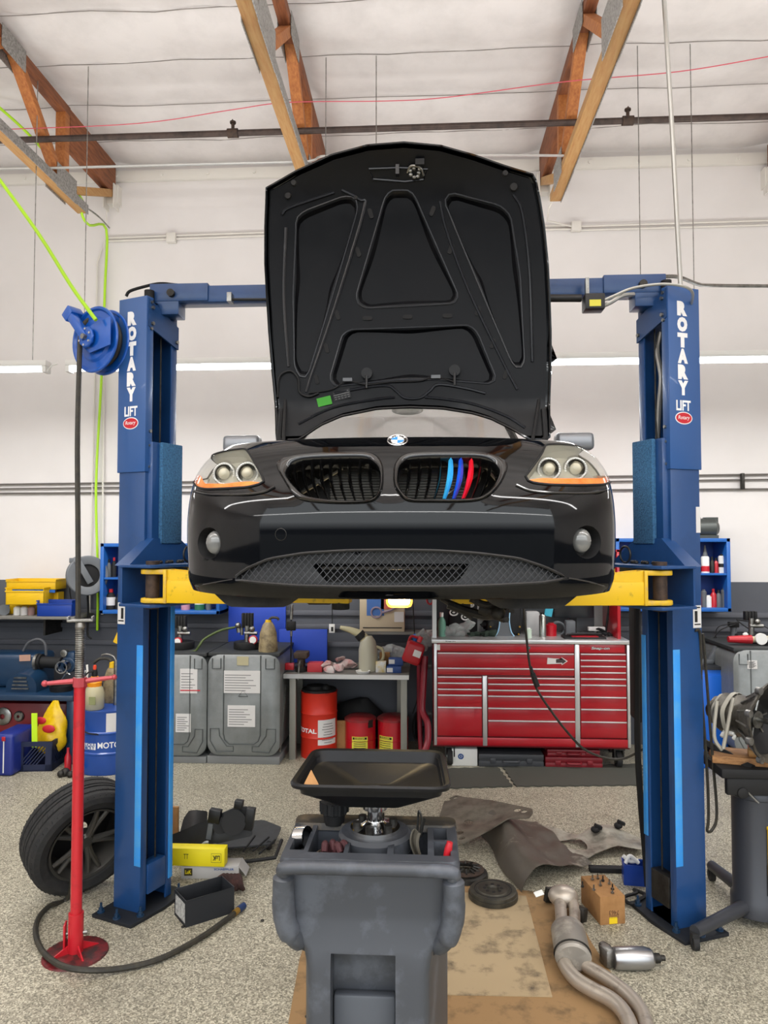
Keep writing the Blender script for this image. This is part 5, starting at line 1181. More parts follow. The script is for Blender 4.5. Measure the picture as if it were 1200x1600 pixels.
# ------------------------------------------------------------------ transmission on its jack, right edge
J = fl(1196, 1452); J.z = 0; J.y += .10
tj = thing('transmission_jack', 'dark grey hydraulic transmission jack at the right edge', 'transmission jack', J)
zt2 = at(1190, 1228, J.y).z
m_jack = mat('jack grey enamel', '#3c3e44', .4, .3)
cyl_ = obj('cylinder', MB().lathe([(0, .05), (.13, .05), (.13, .13), (.118, .15), (.118, zt2-.05), (.122, zt2-.045), (.122, zt2-.02), (.11, zt2), (.05, zt2), (.05, zt2+.04), (0, zt2+.04)], 36), m_jack, tj)
obj('pump_lever', MB().box((.02, -.125, .39), (.022, .012, .27)).cyl((.02, -.115, .53), (.02, -.135, .53), .014, n=12), m_yellb, tj, bev=.003)
obj('lever_slot', MB().box((.02, -.115, .26), (.03, .012, .16)), m_black, tj)
obj('ram', MB().cyl((0, 0, zt2), (0, 0, zt2+.22), .03, n=18), m_chrome, tj)
for nm, px, py in (('front', 1086, 1484), ('rear', 1112, 1376)):
    e = fl(px, py)-J; e.z = .09; L_ = obj('leg', MB().tube([(0, 0, .10), e*.5+V((0, 0, .05)), e], [.038, .03], 12, 0), m_jack, tj)
    obj('caster', MB().cyl((e.x-.014, e.y, .035), (e.x+.014, e.y, .035), .035, n=20).box((e.x, e.y, .075), (.035, .04, .02)).bb((e.x-.02, e.y-.01, .03), (e.x-.016, e.y+.01, .08)).bb((e.x+.016, e.y-.01, .03), (e.x+.02, e.y+.01, .08)), m_rubber, L_)
for dx, dy in ((.42, -.1), (.40, .25)):
    L_ = obj('leg', MB().tube([(0, 0, .10), (dx*.6, dy*.6, .09), (dx, dy, .09)], .034, 12, 0), m_jack, tj); obj('caster', MB().cyl((dx-.014, dy, .035), (dx+.014, dy, .035), .035, n=20).box((dx, dy, .075), (.035, .04, .02)), m_rubber, L_)
zs = at(1150, 1182, J.y).z
obj('saddle', MB().box((-.02, .02, zs-.05), (.42, .34, .05)).box((-.05, -.12, zs-.12), (.30, .04, .09)).box((-.02, .0, zs-.16), (.10, .14, .22)).cyl((-.12, -.15, zs-.15), (-.12, -.1, zs-.15), .03, n=16), m_black, tj, bev=.008)
obj('saddle_arm', MB().tube([(-.26, .20, zs+.05), (-.05, -.10, zs-.04)], .03, 6, 0), m_black, tj)
obj('strap_chain', MB().tube([(-.24, .02, zs), (-.14, -.12, zs-.10), (-.04, -.14, zs-.20)], .006, 6), m_steel, tj)
wp = tag(obj('wood_plank', MB().box(J+V((-.0, .0, zs-.005)), (.44, .20, .04), (0, 0, -.25)), mat('oily plank', '#b08050', .7, c2='#6a4426', nscale=6, lo=.4, hi=.7, stretch=(2, 9, 9)), bev=.004), 'oily wooden plank between jack saddle and gearbox', 'plank')
tag(obj('wood_block', MB().box(J+V((.03, -.06, zs+.035)), (.16, .06, .04), (0, 0, -.3)), m_wood2, bev=.008), 'short wooden block wedged under the gearbox', 'wood block')
ad = V((.55, -.83, 0)).normalized(); G0 = at(1128, 1112, J.y+.10)
gb = thing('gearbox', 'grimy aluminium gearbox strapped on the transmission jack', 'gearbox', G0)
gb.rotation_euler = (ad.to_track_quat('Z', 'Y')).to_euler(); gb.scale = (.92, .92, .72)
sq = lambda p, a: (p.x*(1+.04*math.sin(5*a)), p.y*(1+.04*math.cos(4*a)), p.z)
m_gb = mat('grimy aluminium case', '#6c6860', .45, .7, c2='#38342e', nscale=7, lo=.4, hi=.65, bump=.3, bscale=25)
obj('case', MB().lathe([(0, -.10), (.05, -.10), (.06, -.06), (.085, -.05), (.09, 0), (.115, .03), (.12, .22), (.135, .26), (.19, .36), (.215, .40), (.222, .40), (.222, .415), (.205, .415), (.185, .36), (.11, .26), (0, .26)], 40, squash=sq), m_gb, gb)
for k in range(14):
    a = 2*PI*k/14; obj('rib', MB().tube([(.125*math.cos(a), .125*math.sin(a), .23), (.16*math.cos(a), .16*math.sin(a), .30), (.212*math.cos(a), .212*math.sin(a), .39)], .006, 5), m_alu, gb)
for k in range(9):
    a = 2*PI*k/9; obj('flange_lug', MB().cyl((.222*math.cos(a), .222*math.sin(a), .385), (.222*math.cos(a), .222*math.sin(a), .42), .022, n=14), m_alu, gb)
mb = MB().lathe([(0, .30), (.05, .30), (.05, .27), (0, .27)], 20).cyl((0, 0, .27), (0, 0, .40), .014)
for k in range(6):
    a = 2*PI*k/6+.2; mb.tube([(.05*math.cos(a), .05*math.sin(a), .27), (.12*math.cos(a), .12*math.sin(a), .275)], .008, 5, 0)
obj('input_shaft', mb, m_steel, gb)
obj('bell_inside', MB().lathe([(0, .262), (.11, .262), (.184, .362), (.18, .362), (.10, .266), (0, .266)], 32), m_black, gb)
obj('inner_label', MB().box((.09, .07, .33), (.04, .03, .004)), m_redl, gb)
obj('plug_bracket', MB().box((-.08, -.09, .13), (.03, .02, .09), (0, 0, .8)).cyl((-.09, -.10, .09), (-.11, -.12, .09), .012).cyl((-.08, -.10, .18), (-.1, -.12, .18), .012), m_white, gb, bev=.003)
for z, w in ((-.0, .03), (.10, .034)):
    r = .124 if z > .05 else .102
    obj('tie_strap', MB().lathe([(r, z), (r+.003, z), (r+.003, z+w), (r, z+w)], 40, closed=True, squash=sq), mat('pale strap', '#a8a498', .7), gb)
st = tag(obj('ratchet_strap', MB().tube([at(1120, 1095, J.y-.02), at(1116, 1150, J.y-.05), at(1128, 1172, J.y-.06)], .010, 6).tube([at(1146, 1090, J.y-.05), at(1138, 1130, J.y-.07), at(1130, 1170, J.y-.08)], .010, 6), mat('pale strap', '#a8a498', .7)), 'pair of pale tie-down straps running from gearbox to jack', 'strap')
# ------------------------------------------------------------------ along the back wall
def rc_(x0, y0, x1, y1, Y):
    a, b = at(x0, y0, Y), at(x1, y1, Y); return min(a.x, b.x), max(a.x, b.x), min(a.z, b.z), max(a.z, b.z)
def bxy(mb, x0, y0, x1, y1, Y, dep, zmin=None):
    X0, X1, Z0, Z1 = rc_(x0, y0, x1, y1, Y)
    return mb.bb((X0, Y, Z0 if zmin is None else zmin), (X1, Y+dep, Z1))
def slab(name, label, cat, x0, y0, x1, y1, Y, dep, m, bev=.004, group=None, zmin=None, parent=None):
    o = obj(name, bxy(MB(), x0, y0, x1, y1, Y, dep, zmin), m, parent, bev=bev); return o if parent else tag(o, label, cat, group)
def bottle(name, label, cat, px, y0, y1, Y, w, m, mc, shape='bottle', group=None, zb=None, lab=None, labpos=(.2, .6)):
    """upright bottle or can: px column centre, y0 top, y1 bottom, w width in pixels"""
    a, b = at(px, y1, Y), at(px, y0, Y); h = b.z-(a.z if zb is None else zb); r = w/2/1150*Y
    t = thing(name, label, cat, (a.x, Y, a.z if zb is None else zb), group=group)
    if shape == 'can': p = [(0, 0), (r, 0), (r, h*.86), (r*.7, h*.92), (0, h*.92)]; c = [(r*.55, h*.9), (r*.55, h), (0, h)]
    elif shape == 'cone': p = [(0, 0), (r, 0), (r, h*.55), (r*.8, h*.6), (0, h*.6)]; c = [(r*.7, h*.58), (r*.15, h), (0, h)]
    else: p = [(0, 0), (r, 0), (r, h*.62), (r*.8, h*.72), (r*.4, h*.82), (r*.35, h*.86), (0, h*.86)]; c = [(r*.45, h*.83), (r*.45, h), (0, h)]
    obj('body', MB().lathe(p, 20), m, t); obj('cap', MB().lathe([(0, c[0][1])]+c, 14), mc, t)
    if lab: obj('label_band', MB().lathe([(r*1.012, h*labpos[0]), (r*1.012, h*labpos[1])], 20), lab, t)
    return t
# shelf with parts bins, upper left
sh = thing('wall_shelf', 'grey wall shelf at far left carrying yellow and blue bins', 'shelf')
a = at(0, 963, 7.15); zs = a.z
obj('board', MB().bb((XL+.02, 7.15, zs-.03), (at(116, 963, 7.15).x, WY, zs)), m_greyw, sh, bev=.003)
for x in (XL+.6, at(60, 963, 7.15).x): obj('bracket', MB().bb((x, 7.25, zs-.2), (x+.02, WY, zs-.03)), m_dark, sh)
def hbin(name, label, cat, x0, y0, x1, y1, Y, dep, m, zb, tilt=0, group=None):
    X0, X1, Z0, Z1 = rc_(x0, y0, x1, y1, Y); h = Z1-zb; w = X1-X0; t = .006
    o = thing(name, label, cat, (X0, Y, zb), tilt, group)
    mb = MB().bb((0, 0, 0), (w, dep, t)).bb((0, dep-t, 0), (w, dep, h)).bb((0, 0, 0), (w, t, h*.8)).bb((0, 0, 0), (t, dep, h)).bb((w-t, 0, 0), (w, dep, h))
    obj('bin', mb, m, o, bev=.002); obj('rim', MB().bb((-.006, -.006, h*.74), (w+.006, .004, h*.82)).bb((-.006, -.006, h-.012), (-.0, dep, h)).bb((w, -.006, h-.012), (w+.006, dep, h)), m, o)
    return o, w, h
zc = zs
o, w, h = hbin('parts_bin', 'lower yellow parts bin at front of the left shelf pile', 'bin', 9, 918, 68, 945, 7.2, .26, m_yellb, at(9, 945, 7.2).z)
bx0 = o
t = thing('bottle_pack', 'white wrapped pack under the yellow bins on the shelf', 'pack', (at(18, 962, 7.25).x, 7.25, zs))
for i in range(3): obj('bottle', MB().lathe([(0, 0), (.035, 0), (.035, .07), (.02, .085), (0, .085)], 14, M.Translation((.03+i*.075, .05, 0))), (m_white, m_paper, mat('dusty pink', '#9a7a74', .7))[i], t)
o2, w, h = hbin('parts_bin', 'upper yellow parts bin stacked behind at the shelf\'s left', 'bin', 10, 905, 87, 921, 7.32, .22, m_yellb, at(9, 921, 7.32).z)
obj('blue_label', MB().bb((.0, -.012, -.03), (w+.0, -.008, .0)), m_blue, o2)
tag(obj('carton', MB().bb((at(12, 930, 7.36).x, 7.40, zs), (at(88, 930, 7.36).x, 7.52, at(10, 921, 7.36).z-.03)), m_yellb), 'yellow carton standing behind the parts bins on shelf', 'carton')
hbin('parts_bin', 'dark blue parts bin at the right end of the left shelf', 'bin', 58, 938, 112, 963, 7.16, .14, m_bin, zs)
tag(obj('round_tin', MB().cyl(at(6, 953, 7.25), at(6, 953, 7.40), .055, n=24), m_mid), 'dusty grey round cap at far left of shelf', 'cap')
# grey hose reel on the wall
gr = thing('hose_reel', 'grey hose reel on the dado wall behind the jack stand', 'hose reel', at(136, 899, 7.27))
Rm = M.Rotation(PI/2, 4, 'X') @ M.Identity(4)
Ry = M.Rotation(.55, 4, 'Z') @ Rm
obj('drum_flange', MB().lathe([(.115, .06), (.14, .07), (.19, .07), (.20, .06), (.20, .045), (.19, .04), (.115, .04)], 40, Ry, closed=True), mat('reel grey', '#6a6e72', .45), gr)
obj('hose_coil', MB().lathe([(0, .04), (.16, .04), (.165, 0), (.16, -.06), (0, -.06)], 32, Ry), m_black, gr)
obj('rear_flange', MB().lathe([(0, -.06), (.19, -.06), (.195, -.07), (0, -.075)], 40, Ry), m_mid, gr)
obj('arm', MB().box((-.0, -.09, .06), (.06, .03, .30), (0, -.5, .5)).box((-.08, .08, .15), (.20, .20, .05)), mat('reel grey', '#6a6e72', .45), gr, bev=.004)
tag(obj('hose', MB().tube([at(137, 928, 7.4), at(138, 960, 7.4), at(137, 990, 7.4), at(143, 998, 7.4)], .012, 6), m_black), 'short black hose hanging from the grey reel', 'hose')
tag(obj('reel_cable', MB().tube([at(112, 905, 7.5), at(109, 920, 7.5), at(112, 940, 7.5), at(118, 955, 7.5)], .006, 6), m_black), 'thin black cable curving beside the grey hose reel', 'cable')
# left bench and brake lathe
YB = 6.62
bn = thing('workbench', 'dark blue steel workbench at far left under the lathe', 'workbench')
xr = at(114, 1090, YB).x; zt = at(0, 1086, YB).z
obj('bench_top', MB().bb((XL+.02, YB, zt-.05), (xr, 7.35, zt)), m_machine, bn, bev=.004)
for y in (YB+.02, 7.25): obj('leg', MB().bb((xr-.07, y, 0), (xr, y+.07, zt-.05)), m_machine, bn, bev=.004)
obj('leg', MB().bb((XL+.05, YB+.02, 0), (XL+.12, YB+.09, zt-.05)), m_machine, bn)
obj('back_panel', MB().bb((XL+.05, 7.28, .05), (xr-.07, 7.31, zt-.05)), m_black, bn)
rp = thing('red_cabinet', 'red low cabinet standing under the left workbench', 'cabinet')
X0, X1, Z0, Z1 = rc_(-30, 1098, 103, 1155, 6.95); obj('body', MB().bb((XL+.15, 6.95, .0), (X1, 7.25, Z1)), m_dred, rp, bev=.005)
for px, r in ((5, .085), (30, .05)):
    c = at(px, 1119, 6.94); obj('disc', MB().lathe([(r*.3, 0), (r*.3, .02), (r*.8, .02), (r, .01), (r, 0)], 24, M.Translation(c) @ M.Rotation(PI/2, 4, 'X'), closed=True), m_steel, rp)
bl = thing('brake_lathe', 'dark blue enamelled machine on the left bench with chrome spindle', 'machine', (0, 0, 0))
Y = 6.85; P_ = lambda px, py, Y=6.85: at(px, py, Y)
X0, X1, Z0, Z1 = rc_(-60, 1022, 58, 1086, 6.95)
obj('body', MB().bb((XL+.3, 6.95, zt), (X1, 7.30, Z1)), m_machine, bl, bev=.04, seg=3)
a, b = P_(18, 1086), P_(66, 1046); w = b.x-a.x; hgt = b.z-zt
def dome(u, v):
    ang = PI*v; x = a.x+w*(.5-.5*math.cos(ang)); z = zt+hgt*math.sin(ang)**.6; return (x, 6.75+.22*u, zt+(z-zt)*(.86+.14*u))
mb = MB().grid(dome, 6, 24); mb.loft([[dome(0, j/23) for j in range(24)]], cap=False); mb.bm.faces.new([mb.bm.verts.new(V(dome(0, j/23))) for j in range(24)])
dm = obj('gear_dome', mb, m_machine, bl)
for i in range(4):
    z = zt+hgt*(.18+.17*i); obj('vent_slot', MB().box((a.x+w*.48, 6.742, z), (w*(.55-.05*i), .012, hgt*.06)), m_steel, bl)
obj('motor', MB().cyl(P_(57, 1034, 6.98), P_(96, 1036, 6.98), .055, n=24).cyl(P_(60, 1034, 6.98), P_(66, 1034, 6.98), .075, n=24), m_black, bl)
obj('clamp_ring', MB().cyl(P_(57, 1035, 6.96), P_(61, 1035, 6.96), .085, n=24), m_steel, bl)
c = P_(101, 1041, 6.80); obj('spindle_ring', MB().lathe([(.04, 0), (.04, .05), (.048, .07), (.058, .07), (.062, .05), (.062, 0)], 32, M.Translation(c) @ M.Rotation(PI/2, 4, 'X'), closed=True).cyl(c+V((0, .06, 0)), c+V((0, .05, 0)), .04), m_chrome, bl)
obj('spindle_head', MB().cyl(c+V((0, .05, 0)), c+V((0, .25, 0)), .075, n=24).bb(c+V((-.02, .06, 0)), c+V((.06, .2, .12))), m_machine, bl, bev=.006)
c = P_(99, 1021, 6.84); obj('knob', MB().cyl(c, c+V((0, .06, 0)), .034, n=20), m_steel, bl, bev=.005)
obj('crank', MB().tube([P_(96, 1062, 6.8), P_(104, 1052, 6.8), P_(110, 1054, 6.8)], .006, 6), m_chrome, bl)
obj('makers_plate', MB().box(P_(39, 1028, 6.94), (.11, .006, .06), (0, -.05, 0)), mat('aged label', '#b08a78', .6), bl)
obj('lathe_cord', MB().tube([P_(36, 1017, 7.1), P_(45, 1004, 7.1), P_(60, 999, 7.1), P_(70, 1006, 7.1), P_(72, 1024, 7.1)], .014, 8), mat('grey hose', '#4a4c50', .6), bl)
tag(obj('black_pan', MB().lathe([(0, 0), (.10, 0), (.11, .05), (.10, .05), (.092, .008), (0, .008)], 28, M.Translation((P_(96, 1085, 6.85).x, 6.85, zt))), m_black), 'round black pan on the bench beside the blue machine', 'pan')
# floor things at far left
p0 = fl(-14, 1213); p1 = fl(20, 1213); 
bc = thing('tool_case', 'navy blue moulded tool case on the floor at far left edge', 'case', p0)
w = (p1-p0).length; h = at(5, 1148, p0.y).z
obj('shell', MB().bb((0, 0, 0), (w, .40, h)), mat('case blue', '#1c2c7c', .4), bc, bev=.03, seg=3); obj('seam', MB().bb((w*.55, -.003, .03), (w*.6, .0, h-.03)), m_white, bc); obj('latch', MB().bb((w*.5, -.012, h*.85), (w*.66, .0, h*.95)), m_redp, bc, bev=.003)
p0, p1 = fl(25, 1206), fl(80, 1206)
ck = thing('milk_crate', 'navy plastic crate on the floor, lattice sided, holding a yellow bag', 'crate', p0, .10)
w = (p1-p0).length; h = at(50, 1160, p0.y).z; d = .42; t = .012
obj('base', MB().bb((0, 0, 0), (w, d, t)), m_navy, ck)
for k, (M_, L_) in enumerate(((M.Identity(4), w), (M.Translation((w, 0, 0)) @ M.Rotation(PI/2, 4, 'Z'), d), (M.Translation((w, d, 0)) @ M.Rotation(PI, 4, 'Z'), w), (M.Translation((0, d, 0)) @ M.Rotation(-PI/2, 4, 'Z'), d))):
    mb = MB().box((L_/2, t/2, .03), (L_, t, .06), mtx=M_).box((L_/2, t/2, h-.02), (L_, t+.008, .04), mtx=M_).box((.03, t/2, h/2), (.06, t, h), mtx=M_).box((L_-.03, t/2, h/2), (.06, t, h), mtx=M_)
    n_ = int(L_/.035)
    for i in range(n_):
        x = .05+(L_-.10)*i/(n_-1); mb.box((x, t/2, h/2), (.010, t*.8, h*.9), (0, .7 if k % 2 == 0 else -.7, 0), mtx=M_ ) if .07 < x < L_-.07 else None
    obj('lattice_wall', mb, m_navy, ck)
zb = h
def bagf(u, v):
    x = (u-.5); y = (v-.5); return x, y
mb = MB(); B0 = V((at(83, 1150, p0.y+.2).x, p0.y+.2, h*.5)); bz_ = at(86, 1096, p0.y+.2).z-B0.z
rings = []
for k in range(13):
    f = k/12; r = [.12, .165, .18, .182, .18, .175, .165, .15, .13, .105, .08, .055, .03][k]; ang = .32*f
    r *= .8; rings.append([B0+V((-.03+r*1.0*math.cos(a)*(1+.08*math.sin(3*a+k))+.05*f, r*(.6-.35*f)*math.sin(a)*(1+.1*math.cos(4*a+k*2)), bz_*f+.012*math.sin(5*a+k))) for a in [2*PI*j/28 for j in range(28)]])
mb.loft(rings); bg = tag(obj('snack_bag', mb, mat('yellow bag foil', '#e6c010', .3, c2='#c89a08', nscale=8)), 'crumpled yellow bag with red emblem standing in the crate', 'bag')
for px, py, r, m in ((63, 1126, .055, m_redl), (76, 1139, .06, m_redl)):
    c = at(px, py, p0.y+.10); o = obj('bag_emblem', MB().sph(c+V((0, .0, 0)), r, (1, .18, .6), 18, None), m, bg)
text('CRA', .09, .05, m_txtk, bg, at(96, 1127, p0.y+.09), rot=(0, -.3, .2)) if False else None
tag(obj('hi_vis_strip', MB().box(at(54, 1141, p0.y+.03)+V((0, -.0, 0)), (.05, .01, .30), (0, -.03, 0)), mat('fluorescent strip', '#c4ee20', .5)), 'fluorescent lime strip standing in the crate\'s left side', 'strip')
mb = MB()
for k in range(6): mb.sph(at(16+6*k, 1144+2*math.sin(k*2), p0.y+.35), .05, (1.2, 1, .7), 10)
tag(obj('rag_heap', mb, mat('dull red rag', '#6a3c38', .9, c2='#8a625a', nscale=14)), 'heap of dull red rags behind the navy case', 'rags')
tag(obj('red_bottle', MB().lathe([(0, 0), (.03, 0), (.03, .12), (.012, .16), (.012, .2), (0, .2)], 14, M.Translation(fl(106, 1204))), m_redp), 'small red bottle on the floor right of the crate', 'bottle')
tag(obj('loose_parts', MB().sph(fl(102, 1207, .03), .04).sph(fl(110, 1210, .025), .03).sph(fl(95, 1209, .03), .03), m_dark), 'dark loose parts on the floor by red bottle', 'parts')
# blue oil drum with things on top
p = fl(150, 1213); rD = .285; c = V((p.x, p.y+rD, 0)); hD = at(150, 1108, p.y+.1).z
od = thing('oil_drum', 'blue steel oil drum with white lettering behind left lift post', 'drum', c)
pr = [(0, .0), (rD-.01, 0), (rD, .015), (rD, hD*.31), (rD+.010, hD*.325), (rD+.010, hD*.345), (rD, hD*.36), (rD, hD*.63), (rD+.010, hD*.645), (rD+.010, hD*.665), (rD, hD*.68), (rD, hD-.012), (rD+.006, hD), (rD-.008, hD), (rD-.010, hD-.015), (0, hD-.015)]
obj('shell', MB().lathe(pr, 56), mat('drum blue', '#14489c', .35, 0, .3), od)
def curved_text(s, w, h, m, parent, R, ang, z, name='lettering', bold=.02):
    t = text(s, w, h, m, parent, (0, 0, z), name=name, bold=bold)
    for v in t.data.vertices:
        a = ang+v.co.x/R; rr = R+.0012+(-v.co.y); v.co = V((rr*math.sin(a), -rr*math.cos(a), v.co.z))
    return t
def curved_plate(nm, m, parent, R, ang, w, z0, z1):
    return obj(nm, MB().grid(lambda u, v: ((R+.0008)*math.sin(ang+(u-.5)*w/R), -(R+.0008)*math.cos(ang+(u-.5)*w/R), z0+(z1-z0)*v), 14, 2, .0006), m, parent)
va = math.atan2(c.x, c.y)   # bearing of the drum from the camera
def dang(px):  # angle on the drum front for a photo column
    d = (px-proj(c)[0])/1150*c.y; return math.asin(max(-.98, min(.98, d/rD)))+ -va*-1 if False else math.asin(max(-.98, min(.98, d/rD)))-va
curved_plate('label_block', m_txtw, od, rD, dang(142.5), .115, hD*.405, hD*.505)
curved_text('LIQUI', .095, .035, m_txtb, od, rD+.001, dang(142.5), hD*.478); curved_text('MOLY', .095, .035, m_txtb, od, rD+.001, dang(142.5), hD*.430)
curved_text('MOTOR OIL', .34, .052, m_txtw, od, rD, dang(183), hD*.475)
curved_plate('data_label', m_paper, od, rD, dang(175), .11, hD*.66, hD*.97)
def onD(dx, dy): return V((c.x+dx, c.y+dy, hD-.014))
j = thing('sprayer', 'milky hand sprayer with orange collar standing on the blue drum', 'sprayer', onD(-.10, -.12))
obj('tank', MB().lathe([(0, 0), (.075, 0), (.085, .015), (.085, .14), (.07, .19), (.05, .215), (0, .215)], 28), m_jug, j)
obj('collar', MB().lathe([(0, .20), (.06, .20), (.065, .24), (.045, .265), (.03, .29), (0, .29)], 12), mat('orange plastic', '#f09410', .45), j)
obj('pump', MB().lathe([(0, .28), (.022, .28), (.026, .32), (.02, .35), (0, .35)], 16), m_black, j); obj('nozzle', MB().lathe([(0, .35), (.013, .35), (.016, .37), (.012, .39), (0, .39)], 14), mat('orange red', '#e84a28', .45), j)
obj('trigger_hose', MB().tube([(.0, -.02, .34), (-.05, -.05, .32), (-.08, -.08, .22), (-.085, -.10, .05), (-.06, -.16, -.10), (.02, -.19, -.16), (.12, -.17, -.18)], .007, 6), m_black, j)
obj('bottle_label', MB().box((.02, -.088, .09), (.06, .002, .07)), mat('green grey label', '#8c9060', .6), j)
j = thing('fluid_jug', 'grimy tan jug with yellow cap behind the sprayer', 'jug', onD(-.06, .16))
obj('body', MB().lathe([(0, 0), (.085, 0), (.09, .02), (.08, .22), (.05, .30), (.03, .33), (0, .33)], 24, squash=lambda p, a: (p.x, p.y*.7, p.z)), m_jug2, j)
obj('cap', MB().lathe([(0, .32), (.03, .32), (.026, .37), (0, .38)], 14), m_yellb, j); obj('spout_hose', MB().tube([(-.0, 0, .36), (-.04, 0, .40), (-.12, 0, .40), (-.18, 0, .36)], .014, 8), m_hose, j)
j = thing('grease_pump', 'silver hand pump tube with bent spout on the blue drum', 'pump', onD(.02, .06))
obj('tube', MB().cyl((0, 0, 0), (0, 0, .40), .022, n=18), m_steel, j); obj('spout', MB().tube([(0, 0, .39), (-.03, 0, .44), (-.09, 0, .46), (-.14, 0, .45)], .008, 8).tube([(.0, 0, .40), (.05, 0, .44), (.07, 0, .50)], .007, 6), m_steel, j)
tag(obj('yellow_funnel', MB().box(onD(.0, .18)+V((0, 0, .60)), (.07, .05, .12), (0, .4, 0)).cyl(onD(.05, .18)+V((0, 0, .40)), onD(.06, .18)+V((0, 0, .62)), .03, .045, n=14), m_yellb), 'yellow funnel sticking up behind the left post', 'funnel')
t = thing('pliers', 'red handled long pliers leaning on the blue drum', 'pliers', onD(-.235, -.05))
obj('handle', MB().tube([(0, 0, 0), (.0, 0, .12), (.01, 0, .19)], .014, 8), m_steel, t); obj('jaw', MB().tube([(.01, 0, .19), (-.005, 0, .28), (.01, 0, .33)], .012, 8).tube([(.02, 0, .19), (.035, 0, .3), (.03, 0, .38)], .010, 8), m_white, t); obj('grip', MB().tube([(.03, 0, .12), (.04, 0, .22)], .014, 8), m_redp, t)
# blue wall cabinets
def wcab(name, label, x0, x1, y0, ym, y1):
    YF_ = 7.25; X0, X1, Z0, Z1 = rc_(x0, y0, x1, y1, YF_); zm = at(x0, ym, YF_).z
    o = thing(name, label, 'cabinet', (X0, YF_, Z0)); w = X1-X0; h = Z1-Z0; d = WY-YF_; t = .035
    mb = MB().bb((0, 0, 0), (t, d, h)).bb((w-t, 0, 0), (w, d, h)).bb((0, 0, 0), (w, d, t)).bb((0, 0, h-t), (w, d, h))
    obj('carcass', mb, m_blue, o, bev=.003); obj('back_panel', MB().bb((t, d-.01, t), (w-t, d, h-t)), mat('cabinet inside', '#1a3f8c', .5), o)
    obj('shelf', MB().bb((t, .01, zm-Z0-.01), (w-t, d-.01, zm-Z0+.01)), m_blue, o, bev=.002)
    return Z0+t, zm+.01
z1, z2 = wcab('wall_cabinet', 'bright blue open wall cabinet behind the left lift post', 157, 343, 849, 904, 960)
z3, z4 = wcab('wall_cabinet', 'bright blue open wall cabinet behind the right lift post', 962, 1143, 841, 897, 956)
YC = 7.36
G1, G2 = 'bottles in the left blue cabinet', 'bottles in the right blue cabinet'
bottle('fluid_bottle', 'grey bottle on the left cabinet\'s upper shelf, at its left', 'bottle', 170, 874, 903, YC, 8, m_mid, m_black, zb=z2)
bottle('fluid_bottle', 'dark bottle with red cap on left cabinet\'s upper shelf', 'bottle', 178, 871, 903, YC, 8, m_black, m_redp, zb=z2)
bottle('fluid_bottle', 'black bottle with white label on left cabinet\'s lower shelf', 'bottle', 173, 920, 955, YC, 15, m_black, m_redp, zb=z1, lab=m_paper)
bottle('fluid_bottle', 'small black bottle beside the labelled one, lower left shelf', 'bottle', 184, 928, 955, YC, 8, m_black, m_black, zb=z1)
bottle('spray_can', 'pink and white can under the left swing arm', 'can', 290, 930, 955, YC, 14, mat('pink label', '#c08a9a', .5), m_white, 'can', zb=z1)
bottle('spray_can', 'white can with green base under the left swing arm', 'can', 312, 928, 955, YC, 16, m_white, m_white, 'can', zb=z1, lab=mat('dark green', '#2a6a4a', .5), labpos=(.0, .35))
bottle('spray_can', 'grey can at the right end of left cabinet', 'can', 326, 930, 955, YC, 9, m_mid, m_white, 'can', zb=z1)
for px, y0, y1, w, m, mc, sp_, lb in ((1089, 866, 898, 9, m_mid, m_dark, 'cone', 'grey cone-topped bottle at left of right cabinet\'s upper shelf'), (1102, 852, 898, 12, m_white, m_mid, 'cone', 'tall white bottle with grey cone spout, right cabinet\'s upper shelf'), (1113, 870, 898, 7, m_dark, m_black, 'bottle', 'dark slim bottle between tall cone bottle and white can'), (1119, 872, 898, 7, m_redp, m_black, 'bottle', 'red slim bottle on the right cabinet\'s upper shelf'), (1128, 866, 898, 10, m_white, m_dark, 'can', 'white can at right end of right cabinet\'s upper shelf')):
    bottle('fluid_bottle', lb, 'bottle', px, y0, y1, YC, w, m, mc, sp_, zb=z4, lab=m_redl if px == 1102 else (m_txtk if px == 1128 else None), labpos=(.05, .25) if px == 1102 else (.3, .5))
for px, y0, y1, w, m, mc, sp_, lb in ((1092, 925, 948, 7, mat('pink tube', '#d02a6a', .5), m_yellb, 'bottle', 'pink and yellow tube on right cabinet\'s lower shelf'), (1100, 921, 948, 8, m_mid, m_mid, 'can', 'grey can beside the pink tube, lower shelf'), (1107, 930, 948, 9, m_white, m_white, 'can', 'short white can on right cabinet\'s lower shelf'), (1115, 920, 948, 9, m_redp, m_redp, 'bottle', 'red bottle on right cabinet\'s lower shelf'), (1123, 922, 948, 9, m_mid, m_dark, 'bottle', 'grey bottle right of the red bottle'), (1132, 919, 948, 10, m_mid, m_mid, 'can', 'grey tin at right end of lower shelf')):
    bottle('fluid_bottle', lb, 'bottle', px, y0, y1, YC, w, m, mc, sp_, zb=z3)
zc = at(1100, 841, 7.25).z+.0
mb = MB().lathe([(0, -.14), (.06, -.14), (.085, -.10), (.095, 0), (.10, .10), (.06, .14), (0, .14)], 24, M.Translation((at(1098, 825, 7.4).x, 7.4, zc+.10)) @ M.Rotation(PI/2, 4, 'Y')).box((at(1110, 815, 7.4).x, 7.4, zc+.17), (.12, .08, .07)).box((at(1085, 812, 7.4).x, 7.4, zc+.19), (.10, .06, .03)).bb((at(1080, 835, 7.4).x, 7.32, zc), (at(1118, 835, 7.4).x, 7.48, zc+.03))
tag(obj('intake_housing', mb, mat('grey engine part', '#4a4e4c', .4, .4)), 'grey engine housing lying on top of the right blue cabinet', 'engine part')
